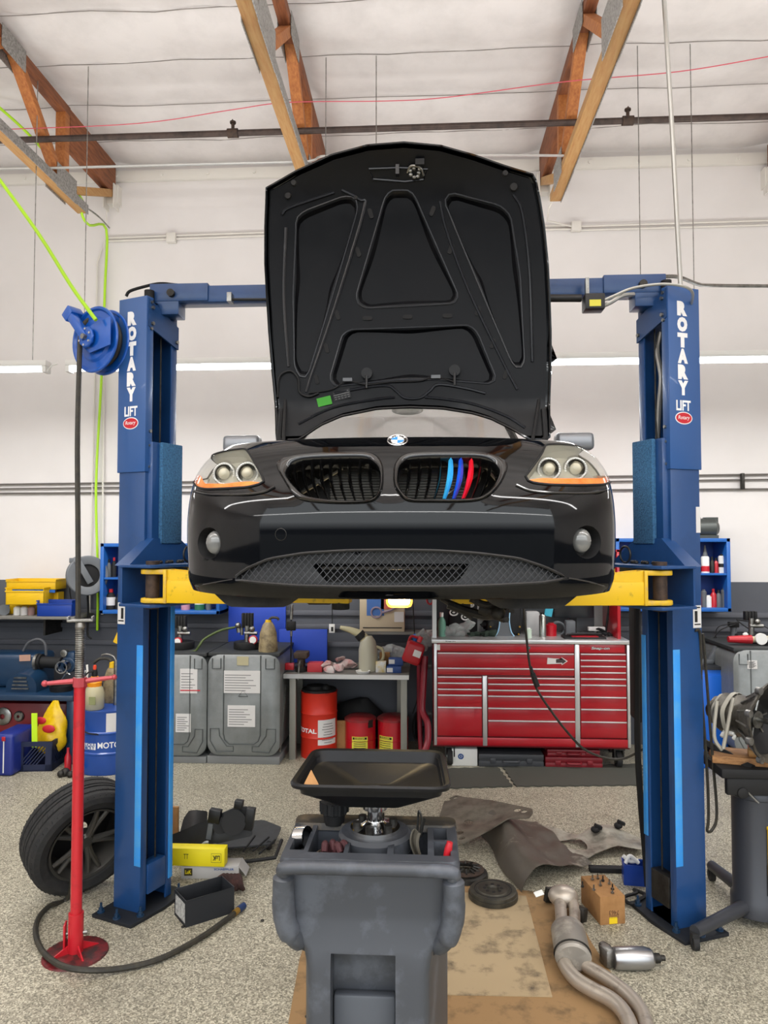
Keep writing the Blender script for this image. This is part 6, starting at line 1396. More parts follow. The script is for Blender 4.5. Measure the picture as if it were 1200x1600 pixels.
# grey oil tanks
def tank(name, label, x0, x1, ytop, ybot, Y, dep=.78, labels=()):
    X0, X1, Z0, Z1 = rc_(x0, ytop, x1, ybot, Y); w = X1-X0; h = Z1-Z0
    o = thing(name, label, 'tank', ((X0+X1)/2, Y, Z0))
    def fr(k, y, e=0): return [(p.x, y, p.y) for p in [V(q) for q in rpoly(w-2*k-e, h-2*k-e, .11-k*.5, 6, 0, h/2)]]
    mb = MB().loft([fr(.03, 0), fr(.0, .025), fr(0, dep-.025), fr(.03, dep)]); obj('shell', mb, m_tank, o, ang=40)
    obj('lid', MB().bb((-w/2+.005, .02, h-.02), (w/2-.005, dep, h+.012)), m_tanktop, o, bev=.004)
    def groove(pts, cl=False): obj('groove', MB().tube([(x*w, -.001, z*h) for x, z in pts], .006, 5, 0, cl), m_tankd, o)
    groove([(-.27, .99), (-.27, .22), (-.25, .16), (-.19, .12), (.15, .12), (.21, .15), (.24, .21), (.24, .99)])
    for s in (-1, 1):
        groove([(s*.43, .96), (s*.43, .86), (s*.31, .86), (s*.31, .96)]); groove([(s*.45, .27), (s*.45, .15), (s*.36, .04), (s*.13, .05), (s*.13, .10), (s*.22, .10), (s*.32, .20), (s*.33, .27)], True)
    for (u0, u1, v0, v1) in labels:
        lb_ = obj('label_sheet', MB().bb((u0*w, -.005, v0*h), (u1*w, -.001, v1*h)), m_paper, o)
        mb = MB(); n_ = 7
        for i in range(n_): mb.bb((u0*w+.012, -.0056, (v0+(v1-v0)*(.1+.8*i/n_))*h), (u0*w+(u1-u0)*w*(.6+.35*((i*37) % 5)/5), -.0048, (v0+(v1-v0)*(.1+.8*i/n_))*h+.006))
        obj('print_lines', mb, mat('grey print', '#8a8a8c', .7), lb_)
    b = rc_(x0+3, ybot+1, x1+3, ybot+14, Y)
    for s in (0,): obj('pallet_foot', MB().bb((-w/2, .02, -Z0), (w/2, dep-.05, -.005)), mat('pallet grey', '#7a7c7c', .6), o, bev=.004)
    return o, Z1+.012
tk1, zt1 = tank('oil_tank', 'grey oil tank left of its twin, partly behind the left lift post', 226, 321, 1022, 1183, 6.72, labels=((.08, .36, .62, .86), (.02, .26, .24, .42)))
obj('red_stripe', MB().bb((.05, -.0062, .60), (.235, -.0012, .61)), m_redl, tk1)
tk2, zt2_ = tank('oil_tank', 'grey oil tank with white data sheets beside the workbench', 324, 436, 1022, 1183, 6.72, labels=((-.27, .24, .62, .84), (-.21, .17, .29, .50)))
X = rc_(370, 1026, 388, 1040, 6.71); obj('embossed_plate', MB().bb((X[0]-tk2.location.x, -.004, X[2]-tk2.location.z), (X[1]-tk2.location.x, 0, X[3]-tk2.location.z)), m_jug, tk2)
obj('triangle_mark', MB().tube([(-.045, -.003, .545), (.045, -.003, .545), (.0, -.003, .60)], .004, 4, 0, True), m_tankd, tk2)
tk3, zt3_ = tank('oil_tank', 'grey oil tank at the right edge behind the gearbox', 1147, 1262, 1015, 1183, 6.55, labels=((-.32, -.18, .82, .9),))
def pump(name, label, px, ytop, Y, zb, gx, gy):
    x = at(px, ytop, Y).x; zt_ = at(px, ytop, Y).z; o = thing(name, label, 'pump', (x, Y, zb))
    mb = MB()
    for s in (-1.5, -.5, .5, 1.5): mb.bb((s*.028-.011, -.03, .20), (s*.028+.011, .03, zt_-zb))
    mb.bb((-.05, -.02, .20), (.05, .025, zt_-zb-.01)); obj('motor_housing', mb, m_black, o, bev=.004)
    obj('base_drum', MB().cyl((0, 0, 0), (0, 0, .07), .13, n=28), m_black, o, bev=.008); obj('fittings', MB().cyl((.0, -.02, .07), (0, -.02, .22), .025, n=12).cyl((-.02, -.03, .15), (.10, -.03, .15), .018, n=12).sph((.05, -.03, .19), .028), m_steel, o)
    g = at(gx, gy, Y-.10)-V((x, Y, zb)); gg = obj('gauge', MB().cyl(g, g+V((0, .03, 0)), .042, n=24), m_redp, o, bev=.004); obj('gauge_face', MB().cyl(g+V((0, -.003, 0)), g, .032, n=24), m_white, gg)
    return o
pump('transfer_pump', 'black pump with red gauge on left grey tank', 283, 962, 7.0, zt1, 277, 1003)
pump('transfer_pump', 'black pump with red gauge on the middle grey tank', 387, 958, 7.0, zt2_, 395, 1000)
pump('transfer_pump', 'black pump standing on right-hand grey tank', 1172, 955, 6.95, zt3_, 1180, 1006)
j = thing('measuring_jug', 'stained tan measuring jug standing on middle grey tank', 'jug', (at(419, 1020, 6.85).x, 6.85, zt2_))
obj('body', MB().lathe([(0, 0), (.088, 0), (.09, .02), (.078, .17), (.055, .24), (.035, .27), (0, .27)], 28), m_jug2, j); obj('cap', MB().lathe([(0, .26), (.03, .26), (.028, .29), (0, .29)], 14), m_yellb, j); obj('spout_hose', MB().tube([(.0, 0, .28), (.03, 0, .31), (.08, 0, .31), (.10, 0, .29)], .012, 8), m_hose, j)
tag(obj('green_hose', MB().tube([at(368, 980, 7.0), at(345, 985, 6.95), at(320, 998, 6.9), at(312, 1008, 6.85), at(305, 1017, 6.85), at(290, 1020, 6.85)], .011, 8), mat('green black hose', '#4a5a2a', .6)), 'dark hose with green sleeve lying over the grey tanks', 'hose')
tag(obj('dispensing_gun', MB().cyl(at(372, 975, 7.0), at(374, 988, 7.0), .025, n=12).sph(at(372, 977, 6.98), .028).cyl(at(378, 980, 7.0), at(378, 992, 7.0), .016), m_steel), 'small chrome dispensing valve hanging above tanks', 'valve')
# blue panels, notice, hanging leads on the wall
slab('wall_panel', 'upper blue board on the wall behind the grey tanks', 'panel', 357, 938, 446, 1004, 7.52, .03, mat('royal blue board', '#2346b4', .5), group=None)
slab('wall_panel', 'lower blue board on the wall over the bench vice', 'panel', 436, 983, 511, 1036, 7.46, .03, mat('royal blue board', '#2346b4', .5))
o = slab('wall_tag', 'white tag hanging on the grey wall above the bench', 'tag', 514, 975, 523, 989, 7.50, .006, m_white); obj('tag_cord', MB().tube([at(519, 930, 7.52), at(519, 975, 7.52)], .005, 5, 0), m_black, o); obj('tag_print', MB().box(at(519, 983, 7.497), (.022, .002, .045)), m_dark, o)
h = thing('drop_lead', 'black air lead with dial hanging before the blue board', 'air lead', (0, 0, 0))
obj('line', MB().tube([at(455, 945, 7.0), at(455, 1000, 7.0), at(454, 1040, 7.0)], .008, 6), m_black, h); obj('coupling', MB().cyl(at(456, 945, 7.0), at(455, 968, 7.0), .016, n=12).cyl(at(455, 986, 7.0), at(455, 994, 7.0), .012, n=12), m_steel, h)
obj('dial', MB().box(at(455, 978, 6.98), (.085, .05, .085)).cyl(at(455, 978, 6.95), at(455, 978, 6.96), .03), m_black, h, bev=.01); obj('end_grip', MB().box(at(453, 1041, 7.0), (.085, .05, .065)), m_redp, h, bev=.006)
# bench under the window of the wall, centre
YW = 6.88; wb_ = thing('workbench', 'grey topped steel bench between grey tanks and red toolbox', 'workbench')
X0, X1, Z0, Z1 = rc_(443, 1053, 639, 1062, YW); zt = Z1
obj('worktop', MB().bb((X0, YW, Z0), (X1, 7.56, Z1)), m_greyw, wb_, bev=.003); obj('front_edge', MB().bb((X0, YW-.008, Z0), (X1, YW, Z1)), m_trim, wb_)
text('SW', .05, .02, m_dark, wb_, (at(612, 1057, YW).x, YW-.009, (Z0+Z1)/2), name='edge_mark') if False else None
for px, y in ((457, YW+.02), (631, YW+.02), (468, 7.45), (625, 7.45)):
    x = at(px, 1100, y).x; obj('leg', MB().bb((x-.03, y, 0), (x+.03, y+.05, Z0)), mat('leg grey', '#8a8880', .5, .3), wb_, bev=.003)
vs_ = thing('bench_vice', 'dark iron bench vice at left end of the bench', 'vice', (at(470, 1050, 7.0).x, 7.0, zt))
obj('jaw', MB().bb((-.06, -.06, .13), (.07, .10, .19)).bb((-.03, -.04, .04), (.03, .09, .13)), m_rust, vs_, bev=.01); obj('base', MB().cyl((0, .02, 0), (0, .02, .05), .06, n=20), m_dark, vs_); obj('screw_handle', MB().cyl((0, -.08, .08), (0, -.05, .10), .018).cyl((-.01, -.09, -.06), (.0, -.085, .10), .008), m_steel, vs_)
slab('red_box', 'small red box on the bench beside the vice', 'box', 480, 1036, 503, 1052, 6.98, .12, mat('faded red', '#b8323a', .5), zmin=zt)
def crump(name, label, cat, pts, Y, r, m):
    mb = MB(); random.seed(len(label))
    for x, y in pts: c = at(x, y, Y+random.uniform(-.05, .05)); c.z = max(c.z, zt+r*.7); mb.sph(c, r*random.uniform(.8, 1.2), (1.3, .8, .7), 10)
    for v in mb.bm.verts: v.co += V((NZ.noise(v.co*14), NZ.noise(v.co*14+V((5, 0, 0))), NZ.noise(v.co*14+V((0, 7, 0)))))*r*.9
    for v in mb.bm.verts: v.co.z = max(v.co.z, zt+.001)
    return tag(obj(name, mb, m), label, cat)
crump('work_glove', 'red and white glove lying on the bench front', 'glove', [(510, 1036), (520, 1042), (530, 1042), (515, 1045)], 7.0, .045, mat('white red glove', '#c8bcb8', .9, c2='#b03a3a', nscale=10))
crump('work_glove', 'pale glove lying behind, near the jug', 'glove', [(533, 1028), (545, 1036), (552, 1042), (540, 1040)], 7.15, .045, mat('grey pink glove', '#b8a8a4', .9, c2='#a84a4a', nscale=8))
crump('plastic_bag', 'clear crumpled plastic bag on the bench', 'bag', [(590, 1030), (600, 1022), (612, 1016), (622, 1024), (605, 1034)], 7.25, .07, m_film)
j = thing('funnel_jug', 'tall translucent measuring jug with long spout on the bench', 'jug', (at(575, 1042, 7.1).x, 7.1, zt))
obj('body', MB().lathe([(0, 0), (.09, 0), (.09, .20), (.075, .28), (.04, .33), (0, .33)], 28), mat('milky jug', '#b4b09c', .4, trans=.1), j)
obj('spout', MB().tube([(-.02, 0, .28), (-.07, 0, .34), (-.17, 0, .385), (-.27, 0, .41)], [.055, .018], 12), m_jug, j); obj('spout_ring', MB().tube([(-.05, 0, .31), (-.09, 0, .355)], .052, 14, 0), m_black, j); obj('handle', MB().tube([(.08, 0, .23), (.14, 0, .20), (.145, 0, .12), (.09, 0, .06)], .014, 8), m_jug, j)
slab('parts_box', 'lower dark blue parts box at right end of the bench', 'box', 604, 1041, 627, 1052, 6.98, .10, mat('box blue', '#20407c', .5), zmin=zt)
zb2 = at(604, 1041, 6.98).z+.002
slab('parts_box', 'upper dark blue parts box on another at bench\'s right end', 'box', 607, 1029, 630, 1040, 7.0, .10, mat('box blue', '#20407c', .5), zmin=zb2)
for i, (x, y) in enumerate(((609, 1047), (612, 1034))): o = bpy.data.objects['parts_box' if i == 0 else 'parts_box.001']; obj('box_label', MB().box(at(x, y, 6.978 if i == 0 else 6.998), (.055, .003, .04)), m_paper, o)
slab('small_carton', 'small white and yellow carton left of blue boxes', 'carton', 587, 1034, 603, 1051, 7.0, .08, mat('white yellow carton', '#d0d0d0', .5, c2='#c8a820', nscale=14), zmin=zt)
slab('brown_packet', 'brown paper packet behind the blue boxes', 'packet', 593, 1020, 609, 1040, 7.14, .06, m_card, zmin=zt)
tag(obj('round_dish', MB().lathe([(0, 0), (.06, 0), (.07, .02), (.062, .02), (.05, .006), (0, .006)], 24, M.Translation((at(567, 1047, 6.97).x, 6.98, zt))), m_white), 'shallow white dish on bench front', 'dish')
bxo = slab('product_box', 'big cream carton with blue and red print on the wall shelf', 'carton', 562, 925, 632, 987, 7.38, .16, m_cream)
obj('blue_print', MB().bb(*[V(q) for q in (lambda X: ((X[0], 7.376, X[2]), (X[1], 7.379, X[3])))(rc_(573, 936, 600, 962, 7.376))]), mat('pale blue print', '#4a74b8', .7), bxo)
obj('red_print', MB().bb(*[V(q) for q in (lambda X: ((X[0], 7.376, X[2]), (X[1], 7.379, X[3])))(rc_(595, 925, 618, 952, 7.376))]), mat('pale red print', '#d07060', .7), bxo)
obj('part_picture', MB().tube([at(588+8*math.cos(a), 957+8*math.sin(a), 7.374) for a in [2*PI*k/16 for k in range(16)]], .010, 5, 2, True).tube([at(597, 957, 7.374), at(612, 953, 7.374), at(622, 945, 7.374)], .012, 6), mat('pale print', '#9a8a9a', .7), bxo)
obj('white_label', MB().bb(*[V(q) for q in (lambda X: ((X[0], 7.376, X[2]), (X[1], 7.379, X[3])))(rc_(616, 956, 631, 972, 7.376))]), m_paper, bxo)
obj('print_line', MB().bb(*[V(q) for q in (lambda X: ((X[0], 7.376, X[2]), (X[1], 7.379, X[3])))(rc_(567, 980, 628, 982, 7.376))]), m_dark, bxo)
sf = thing('wall_ledge', 'narrow grey ledge under the cream carton on wall', 'ledge'); X0, X1, Z0, Z1 = rc_(555, 987, 680, 992, 7.36); obj('board', MB().bb((X0, 7.36, Z0), (X1, WY-.03, Z1)), m_greyw, sf)
# drums under the bench
p = fl(494, 1188); c = V((p.x, p.y+.18, 0)); r_ = .172; h_ = at(494, 1082, c.y-.1).z
rd = thing('red_drum', 'orange-red steel drum with white label under the bench', 'drum', c)
obj('shell', MB().lathe([(0, 0), (r_, 0), (r_, h_*.30), (r_+.006, h_*.32), (r_, h_*.34), (r_, h_*.66), (r_+.006, h_*.68), (r_, h_*.70), (r_, h_-.01), (r_+.006, h_), (0, h_)], 44), m_reddrum, rd); obj('lid_clutter', MB().cyl((0, 0, h_), (0, 0, h_+.02), r_*.96, n=36).cyl((-.03, 0, h_+.02), (-.03, 0, h_+.05), .09, n=20).sph((.07, -.04, h_+.03), .04), m_black, rd)
va = math.atan2(c.x, c.y); curved_text('TOTAL', .23, .042, m_txtw, rd, r_, -va-.80, h_*.43, bold=.03); lb_ = curved_plate('label_sheet', m_paper, rd, r_, -va+.52, .20, h_*.22, h_*.60)
mb = MB()
for i in range(8): mb.grid(lambda u, v: ((r_+.0022)*math.sin(-va+.52+(u-.5)*.8*(.6+.4*((i*3) % 4)/4)), -(r_+.0022)*math.cos(-va+.52+(u-.5)*.8*(.6+.4*((i*3) % 4)/4)), h_*(.25+.04*i)+.006*v), 8, 2)
obj('print_lines', mb, mat('grey print', '#8a8a8c', .7), lb_)
for px, pyb, nm, la in ((561, 1186, 'red metal waste can with yellow label, nearer the orange drum', -.05), (613, 1186, 'red metal waste can with yellow label at its left, nearer toolbox', -.55)):
    p = fl(px, pyb); c = V((p.x, p.y+.15, 0)); rr = .146; hh = at(px, 1127, c.y-.1).z; va = math.atan2(c.x, c.y)
    t = thing('waste_can', nm, 'can', c, group='red oily-waste cans'); m_rc = mat('waste can red', '#b01020', .35, 0, .3)
    obj('body', MB().lathe([(0, 0), (rr, 0), (rr, hh*.45), (rr+.004, hh*.46), (rr, hh*.47), (rr, hh), (0, hh)], 40), m_rc, t); obj('lid', MB().lathe([(0, hh+.04), (rr*.8, hh+.035), (rr*1.05, hh+.012), (rr*1.05, hh-.005), (0, hh-.005)], 40), mat('waste lid red', '#8c1a22', .45, c2='#6c3a34', nscale=8), t)
    obj('hinge_bracket', MB().box((rr*.7, -rr*.72, hh-.02), (.05, .02, .07), (0, 0, .8)), m_dark, t)
    lb_ = curved_plate('label_sheet', m_yell, t, rr, -va+la, .155, hh*.12, hh*.60); curved_plate('label_head', m_black, lb_, rr+.001, -va+la, .135, hh*.52, hh*.58)
    curved_text('DANGER', .10, .016, m_yell, lb_, rr+.0012, -va+la, hh*.55); curved_plate('label_mark', m_black, lb_, rr+.001, -va+la-.15, .03, hh*.15, hh*.22)
    mb = MB()
    for i in range(4): mb.grid(lambda u, v: ((rr+.003)*math.sin(-va+la+(u-.5)*.8), -(rr+.003)*math.cos(-va+la+(u-.5)*.8), hh*(.28+.06*i)+.006*v), 8, 2)
    obj('print_lines', mb, m_dark, lb_)
slab('cardboard_piece', 'brown cardboard standing between orange drum and red can', 'cardboard', 523, 1126, 543, 1188, 7.08, .03, m_card, zmin=0)
mb = MB(); c = at(558, 1108, 7.44); mb.sph(c+V((0, 0, -.22)), .22, (1.5, .6, 1.5), 20)
for v in mb.bm.verts: v.co += V((NZ.noise(v.co*5), 0, NZ.noise(v.co*5+V((3, 0, 0)))))*.06; v.co.z = max(v.co.z, .002)
tag(obj('bin_bag', mb, m_black), 'slumped black bag under the bench behind the drums', 'bag')
# red trolley jack frame leaning between bench and toolbox
tr_ = thing('hand_truck', 'dark red bent-tube hand truck standing beside the toolbox', 'hand truck', (0, 0, 0))
obj('frame', MB().tube([at(664, 1025, 6.85), at(661, 1080, 6.82), at(660, 1110, 6.80), at(668, 1130, 6.75), at(668, 1160, 6.7), at(660, 1182, 6.62)], .030, 10).tube([at(655, 1030, 7.0), at(655, 1110, 6.98), at(658, 1180, 6.9)], .022, 10), mat('truck red', '#7c1424', .4), tr_)
for px, py in ((669, 1040), (669, 1115), (670, 1184)): c = at(px, py, 6.75); obj('wheel', MB().cyl(c, c+V((.03, 0, 0)), .045 if py > 1150 else .025, n=18), m_dark, tr_)
rf = thing('fuel_can', 'red plastic can hanging above the hand truck', 'can', at(646, 1020, 6.85))
obj('body', MB().box((0, 0, -.0), (.17, .12, .20), (0, .35, 0)), mat('can red', '#a8101c', .4), rf, bev=.03, seg=3); obj('cap', MB().cyl((.05, 0, .10), (.07, 0, .15), .022, n=14), m_redp, rf); obj('sticker', MB().box((.035, -.062, -.0), (.07, .004, .06), (0, .35, 0)), m_paper, rf); obj('handle', MB().tube([(-.05, 0, .09), (-.02, 0, .15), (.04, 0, .14)], .012, 8), mat('can red', '#a8101c', .4), rf)
zt_s = zt; zt = -9
crump('plastic_bag', 'clear plastic bag hanging on wall left of toolbox', 'bag', [(662, 992), (668, 1000), (672, 988), (666, 1008)], 7.0, .06, m_film)
zt = zt_s
tag(obj('spray_bottle', MB().cyl(at(649, 996, 7.1), at(649, 1006, 7.1), .02, n=12).sph(at(649, 995, 7.1), .03), m_blue), 'small blue spray top above the red can', 'spray top')
tag(obj('black_hose_coil', MB().tube([at(652+9*math.cos(a)*(1-.05*k), 1135+22*math.sin(a), 7.1+.01*k) for k, a in enumerate([2*PI*j/10 for j in range(24)])], .012, 6, 4), m_black), 'coiled black hose hanging left of the toolbox', 'hose')
tag(obj('thin_cord', MB().tube([at(645, 940, 7.2), at(650, 1030, 7.1), at(654, 1080, 7.1), at(645, 1115, 7.1)], .006, 6), m_black), 'thin black cord hanging between bench and toolbox', 'cord')
tag(obj('red_coil', MB().tube([at(672+5*math.cos(a), 936+8*math.sin(a), 6.9+.004*k) for k, a in enumerate([2*PI*j/8 for j in range(22)])], .010, 6, 4), m_redp), 'red coiled cable at the toolbox hutch\'s upper left', 'cable')
tag(obj('steel_rod', MB().tube([at(447, 1070, 6.95), at(441, 1130, 6.9), at(437, 1175, 6.85)], .012, 6), m_steel), 'thin steel rod leaning between grey tank and bench', 'rod')

# ------------------------------------------------------------------ red roller toolbox with hutch
YT = 6.74; X0, X1, Z0, Z1 = rc_(676.5, 1007, 985, 1167, YT); W_ = X1-X0
tb = thing('tool_chest', 'wide red rolling tool chest with many drawers and white trim', 'tool chest', (X0, YT, 0))
zT = at(680, 1001, YT).z; zB = at(680, 1167, YT).z; DEP = .72
def tx(c): return at(650+c*.3, 1080, YT).x-X0
def tz(c): return at(830, 900+c*.3, YT).z
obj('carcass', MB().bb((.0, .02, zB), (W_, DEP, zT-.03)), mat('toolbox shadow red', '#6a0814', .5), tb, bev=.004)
obj('worktop', MB().bb((-.012, -.012, tz(353)), (W_+.012, DEP, tz(333))), m_trim, tb, bev=.004)
text('Snap-on', .09, .012, m_txtk, tb, (tx(180), -.0135, tz(343)), name='edge_lettering', bold=.02)
obj('top_rail', MB().bb((tx(112), 0, tz(397)), (tx(826), .02, tz(355))), m_red, tb, bev=.003)
lk = obj('lock', MB().cyl((tx(590), -.008, tz(374)), (tx(590), .0, tz(374)), .013, n=18), m_chrome, tb)
obj('key_tag', MB().bb((tx(107), -.003, tz(390)), (tx(126), .0, tz(360))), m_white, tb)
obj('name_rail', MB().bb((tx(853), 0, tz(397)), (tx(1090), .02, tz(355))), m_red, tb, bev=.003)
text('Snap-on', .165, .036, m_txtk, tb, (tx(963), -.0005, tz(375)), name='maker_lettering', bold=.05, shear=.15)
text('Snap-on', .160, .030, mat('bright lettering', '#d0d0d0', .3, .6), tb, (tx(963), -.0016, tz(375)), name='maker_lettering', bold=.02, shear=.15)
for x0, x1 in ((94, 109), (347, 370), (828, 853), (1100, 1116)): obj('corner_trim', MB().bb((tx(x0), -.006, tz(888)), (tx(x1), .02, tz(355 if x0 != 347 else 522))), m_trim, tb, bev=.004)
obj('kick_rail', MB().bb((tx(108), 0, tz(887)), (tx(1104), .02, tz(846))), m_red, tb, bev=.002)
def drawers(x0, x1, ys, yend, label=None):
    for i, y in enumerate(ys):
        y2 = ys[i+1] if i+1 < len(ys) else yend
        f = obj('drawer', MB().bb((tx(x0), .0, tz(y2-5)), (tx(x1), .02, tz(y-4))), m_red, tb, bev=.002)
        obj('handle', MB().box(((tx(x0)+tx(x1))/2, -.007, tz(y)), (tx(x1)-tx(x0)-.006, .014, .011)), m_trim, f, bev=.002)
drawers(112, 826, (405, 484), 523); drawers(112, 343, (530, 562, 594, 625, 689), 843); drawers(374, 828, (533, 565, 597, 628, 691, 756), 843); drawers(857, 1096, (405, 437, 468, 500, 533, 565, 628, 691, 756), 843)
ar = obj('arrow_sticker', MB().prism([(-.10, -.028), (.03, -.022), (.03, -.036), (.085, 0), (.03, .036), (.03, .022), (-.04, .024), (-.095, .030)], 0, .0015, M.Translation((tx(742), -.001, tz(442))) @ M.Rotation(PI/2, 4, 'X')), m_paper, tb)
obj('arrow_field', MB().prism([(-.02, -.016), (.035, -.014), (.035, -.026), (.072, 0), (.035, .026), (.035, .014), (-.02, .016)], 0.0015, .0025, M.Translation((tx(742), -.001, tz(442))) @ M.Rotation(PI/2, 4, 'X')), mat('sticker field', '#3a3030', .5), ar)
for px, y in ((703, YT+.10), (966, YT+.10), (715, YT+.60), (955, YT+.60)):
    x = at(px, 1188, y).x-X0; c = obj('caster', MB().cyl((x-.025, y-YT, .075), (x+.025, y-YT, .075), .075, n=28), m_rubber, tb, bev=.008)
    obj('caster_hub', MB().cyl((x-.03, y-YT, .075), (x+.03, y-YT, .075), .04, n=20), m_steel, c); obj('caster_fork', MB().bb((x-.045, y-YT-.04, .08), (x-.032, y-YT+.04, zB)).bb((x+.032, y-YT-.04, .08), (x+.045, y-YT+.04, zB)).bb((x-.05, y-YT-.05, zB-.02), (x+.05, y-YT+.05, zB)), m_dark, c)
hu = thing('tool_hutch', 'red and white hutch frame with dark back standing on the tool chest', 'hutch', (X0, YT, tz(333)+.001))
zH = 1.95
obj('side_panel', MB().bb((.0, .10, .0), (.028, DEP-.02, zH-zT)), m_red, hu, bev=.003); obj('side_panel', MB().bb((W_-.075, .10, .0), (W_-.045, DEP-.02, zH-zT)), m_red, hu, bev=.003)
obj('edge_trim', MB().bb((-.004, .085, .0), (.034, .10, zH-zT)), m_trim, hu); obj('back_panel', MB().bb((.028, DEP-.05, .0), (W_-.045, DEP-.03, zH-zT)), mat('hutch back', '#54575a', .4, .3), hu); obj('top_panel', MB().bb((0, .10, zH-zT-.02), (W_-.045, DEP-.02, zH-zT)), m_red, hu)
YH = 7.1
Xb = rc_(928, 928, 966, 992, YT+DEP-.055); obj('white_back_panel', MB().bb((Xb[0]-X0, DEP-.06, Xb[2]-zT), (Xb[1]-X0, DEP-.05, min(Xb[3], 1.9)-zT)), mat('pale hutch panel', '#a8aaa8', .4), hu)
o = slab('sticker_case', 'black case with round white stickers on chest top, left', 'case', 702, 930, 746, 990, 7.2, .12, m_black, zmin=zT)
for px, py, r in ((703, 942, 5), (709, 957, 6), (716, 934, 4), (727, 964, 6), (736, 945, 4)):
    c = at(px, py, 7.195); obj('round_sticker', MB().tube([c+V((r/1150*7.2*math.cos(a), 0, r*.75/1150*7.2*math.sin(a))) for a in [2*PI*k/18 for k in range(18)]], .008, 5, 1, True).sph(c, .014, (1, .2, .6)), m_white, o)
bottle('pump_bottle', 'clear sanitiser pump bottle at the left end of chest top', 'bottle', 690, 957, 999, 6.95, 13, mat('green gel', '#7ab8a0', .3, trans=.3), m_white, zb=zT)
zt_s = zt; zt = zT
crump('plastic_bag', 'crumpled clear plastic bag on the chest top', 'bag', [(702, 985), (712, 980), (722, 986), (730, 978), (716, 992), (706, 993)], 7.0, .055, m_film)
crump('dark_cloth', 'dark green cloth lying along chest top', 'cloth', [(738, 995), (748, 992), (758, 996), (768, 994)], 6.95, .04, mat('dark green cloth', '#1c2a20', .9))
crump('cable_heap', 'heap of black cables lying at right on chest top', 'cables', [(935, 994), (944, 990), (952, 995), (940, 986)], 7.0, .035, m_black)
crump('black_pouch', 'black tool pouch behind the padded pack on chest', 'pouch', [(764, 975), (772, 968), (768, 985), (776, 980)], 7.25, .07, m_black)
zt = zt_s
slab('paper_box', 'white printed box behind the plastic bag on chest', 'box', 732, 945, 758, 985, 7.28, .1, m_paper, zmin=zT)
kb_ = thing('padded_pack', 'black padded pack with pale blue edge strips on chest', 'pack', (at(790, 998, 7.0).x, 7.0, zT))
obj('pad', MB().bb((-.17, .0, .02), (.15, .12, .30)), m_black, kb_, bev=.03, seg=3); obj('grey_panel', MB().prism([(-.10, .0), (.08, .0), (.03, .14), (-.05, .14)], -.005, .006, M.Rotation(PI/2, 4, 'X')), m_mid, kb_)
for s, x in ((-1, -.10), (1, .08)): obj('edge_strip', MB().tube([(x, -.008, .01), (x-s*.03, -.008, .06), (x-s*.045, -.008, .15), (x-s*.04, -.008, .24)], .006, 6), mat('pale blue strip', '#9ccae8', .4), kb_)
for x, z in ((-.14, .1), (-.13, .2), (.12, .03), (.13, .1)): obj('stud', MB().sph((x, -.005, z), .010), mat('brass', '#b08a40', .35, .8), kb_)
bottle('steel_flask', 'brushed steel flask standing on the chest top', 'flask', 848, 957, 999, 6.95, 11, mat('flask steel', '#a8aaa4', .25, .9), m_black, 'can', zb=zT)
slab('towel_stack', 'pale grey stack of paper towels behind the flask', 'towels', 822, 956, 844, 997, 7.1, .12, mat('paper towel', '#b4b4b4', .9), bev=.02, zmin=zT)
bottle('white_bottle', 'small white bottle standing before the paper towels', 'bottle', 826, 981, 999, 6.9, 9, mat('pale green bottle', '#b8c8b8', .4), m_white, 'can', zb=zT)
bottle('red_cup', 'red plastic cup right of the flask', 'cup', 861, 973, 993, 7.05, 17, m_red, m_redp, 'can', zb=zT)
tag(obj('cyan_wipe', MB().box(at(857, 956, 7.0), (.07, .03, .08), (0, .2, 0)), mat('cyan wipe', '#3aa0b8', .8)), 'cyan wipe sticking out above the red cup', 'wipe')
mo = thing('monitor', 'dark flat monitor standing at the back of the chest top', 'monitor', (at(897, 999, 7.22).x, 7.22, zT)); X = rc_(866, 930, 929, 966, 7.2); obj('screen', MB().bb((X[0]-mo.location.x, -.0, X[2]-zT), (X[1]-mo.location.x, .035, X[3]-zT)), mat('dark screen', '#24282c', .25), mo, bev=.004); obj('stand', MB().bb((-.03, .02, 0), (.03, .05, X[2]-zT+.05)).bb((-.12, -.03, 0), (.12, .12, .012)), m_black, mo)
for px, w, y0, m, lb, nm in ((873, 9, 966, m_mid, 'coil of dark grey hose right of the red cup', 'hose_coil'), ):
    c = at(873, 982, 7.1); c.z = zT+.07; tag(obj(nm, MB().tube([c+V((.06*math.cos(a), .01*k*.3, .06*math.sin(a))) for k, a in enumerate([2*PI*j/10 for j in range(28)])], .010, 6, 3), m), lb, 'hose')
slab('grey_charger', 'grey battery charger standing right of the hose coil', 'charger', 884, 970, 900, 998, 7.05, .1, m_mid, bev=.015, zmin=zT)
t = thing('tool_tray', 'red and black tool tray lying at right of chest top', 'tray', (at(912, 998, 6.9).x, 6.9, zT)); obj('tray', MB().bb((-.19, -.08, 0), (.19, .10, .03)), m_black, t, bev=.008); obj('red_lining', MB().bb((-.12, -.075, .03), (.12, .08, .036)), m_red, t); obj('tray_tools', MB().tube([(-.15, -.02, .045), (.12, .03, .05)], .012, 6).tube([(-.1, .05, .045), (.16, -.03, .05)], .010, 6), m_black, t)
slab('white_wipe', 'folded white paper on the chest top, right side', 'paper', 920, 980, 946, 986, 7.12, .06, m_paper, zmin=None)
for px, pyt in ((952, 945), (960, 948)): tag(obj('long_driver', MB().tube([at(px, pyt, 7.15), at(px-4, 975, 7.15), V((at(px-6, 990, 7.15).x, 7.15, zT+.01))], .010, 6), m_black), 'slim black tool standing %s in the hutch' % ('left of its twin at right' if px == 952 else 'at the far right end'), 'tool')
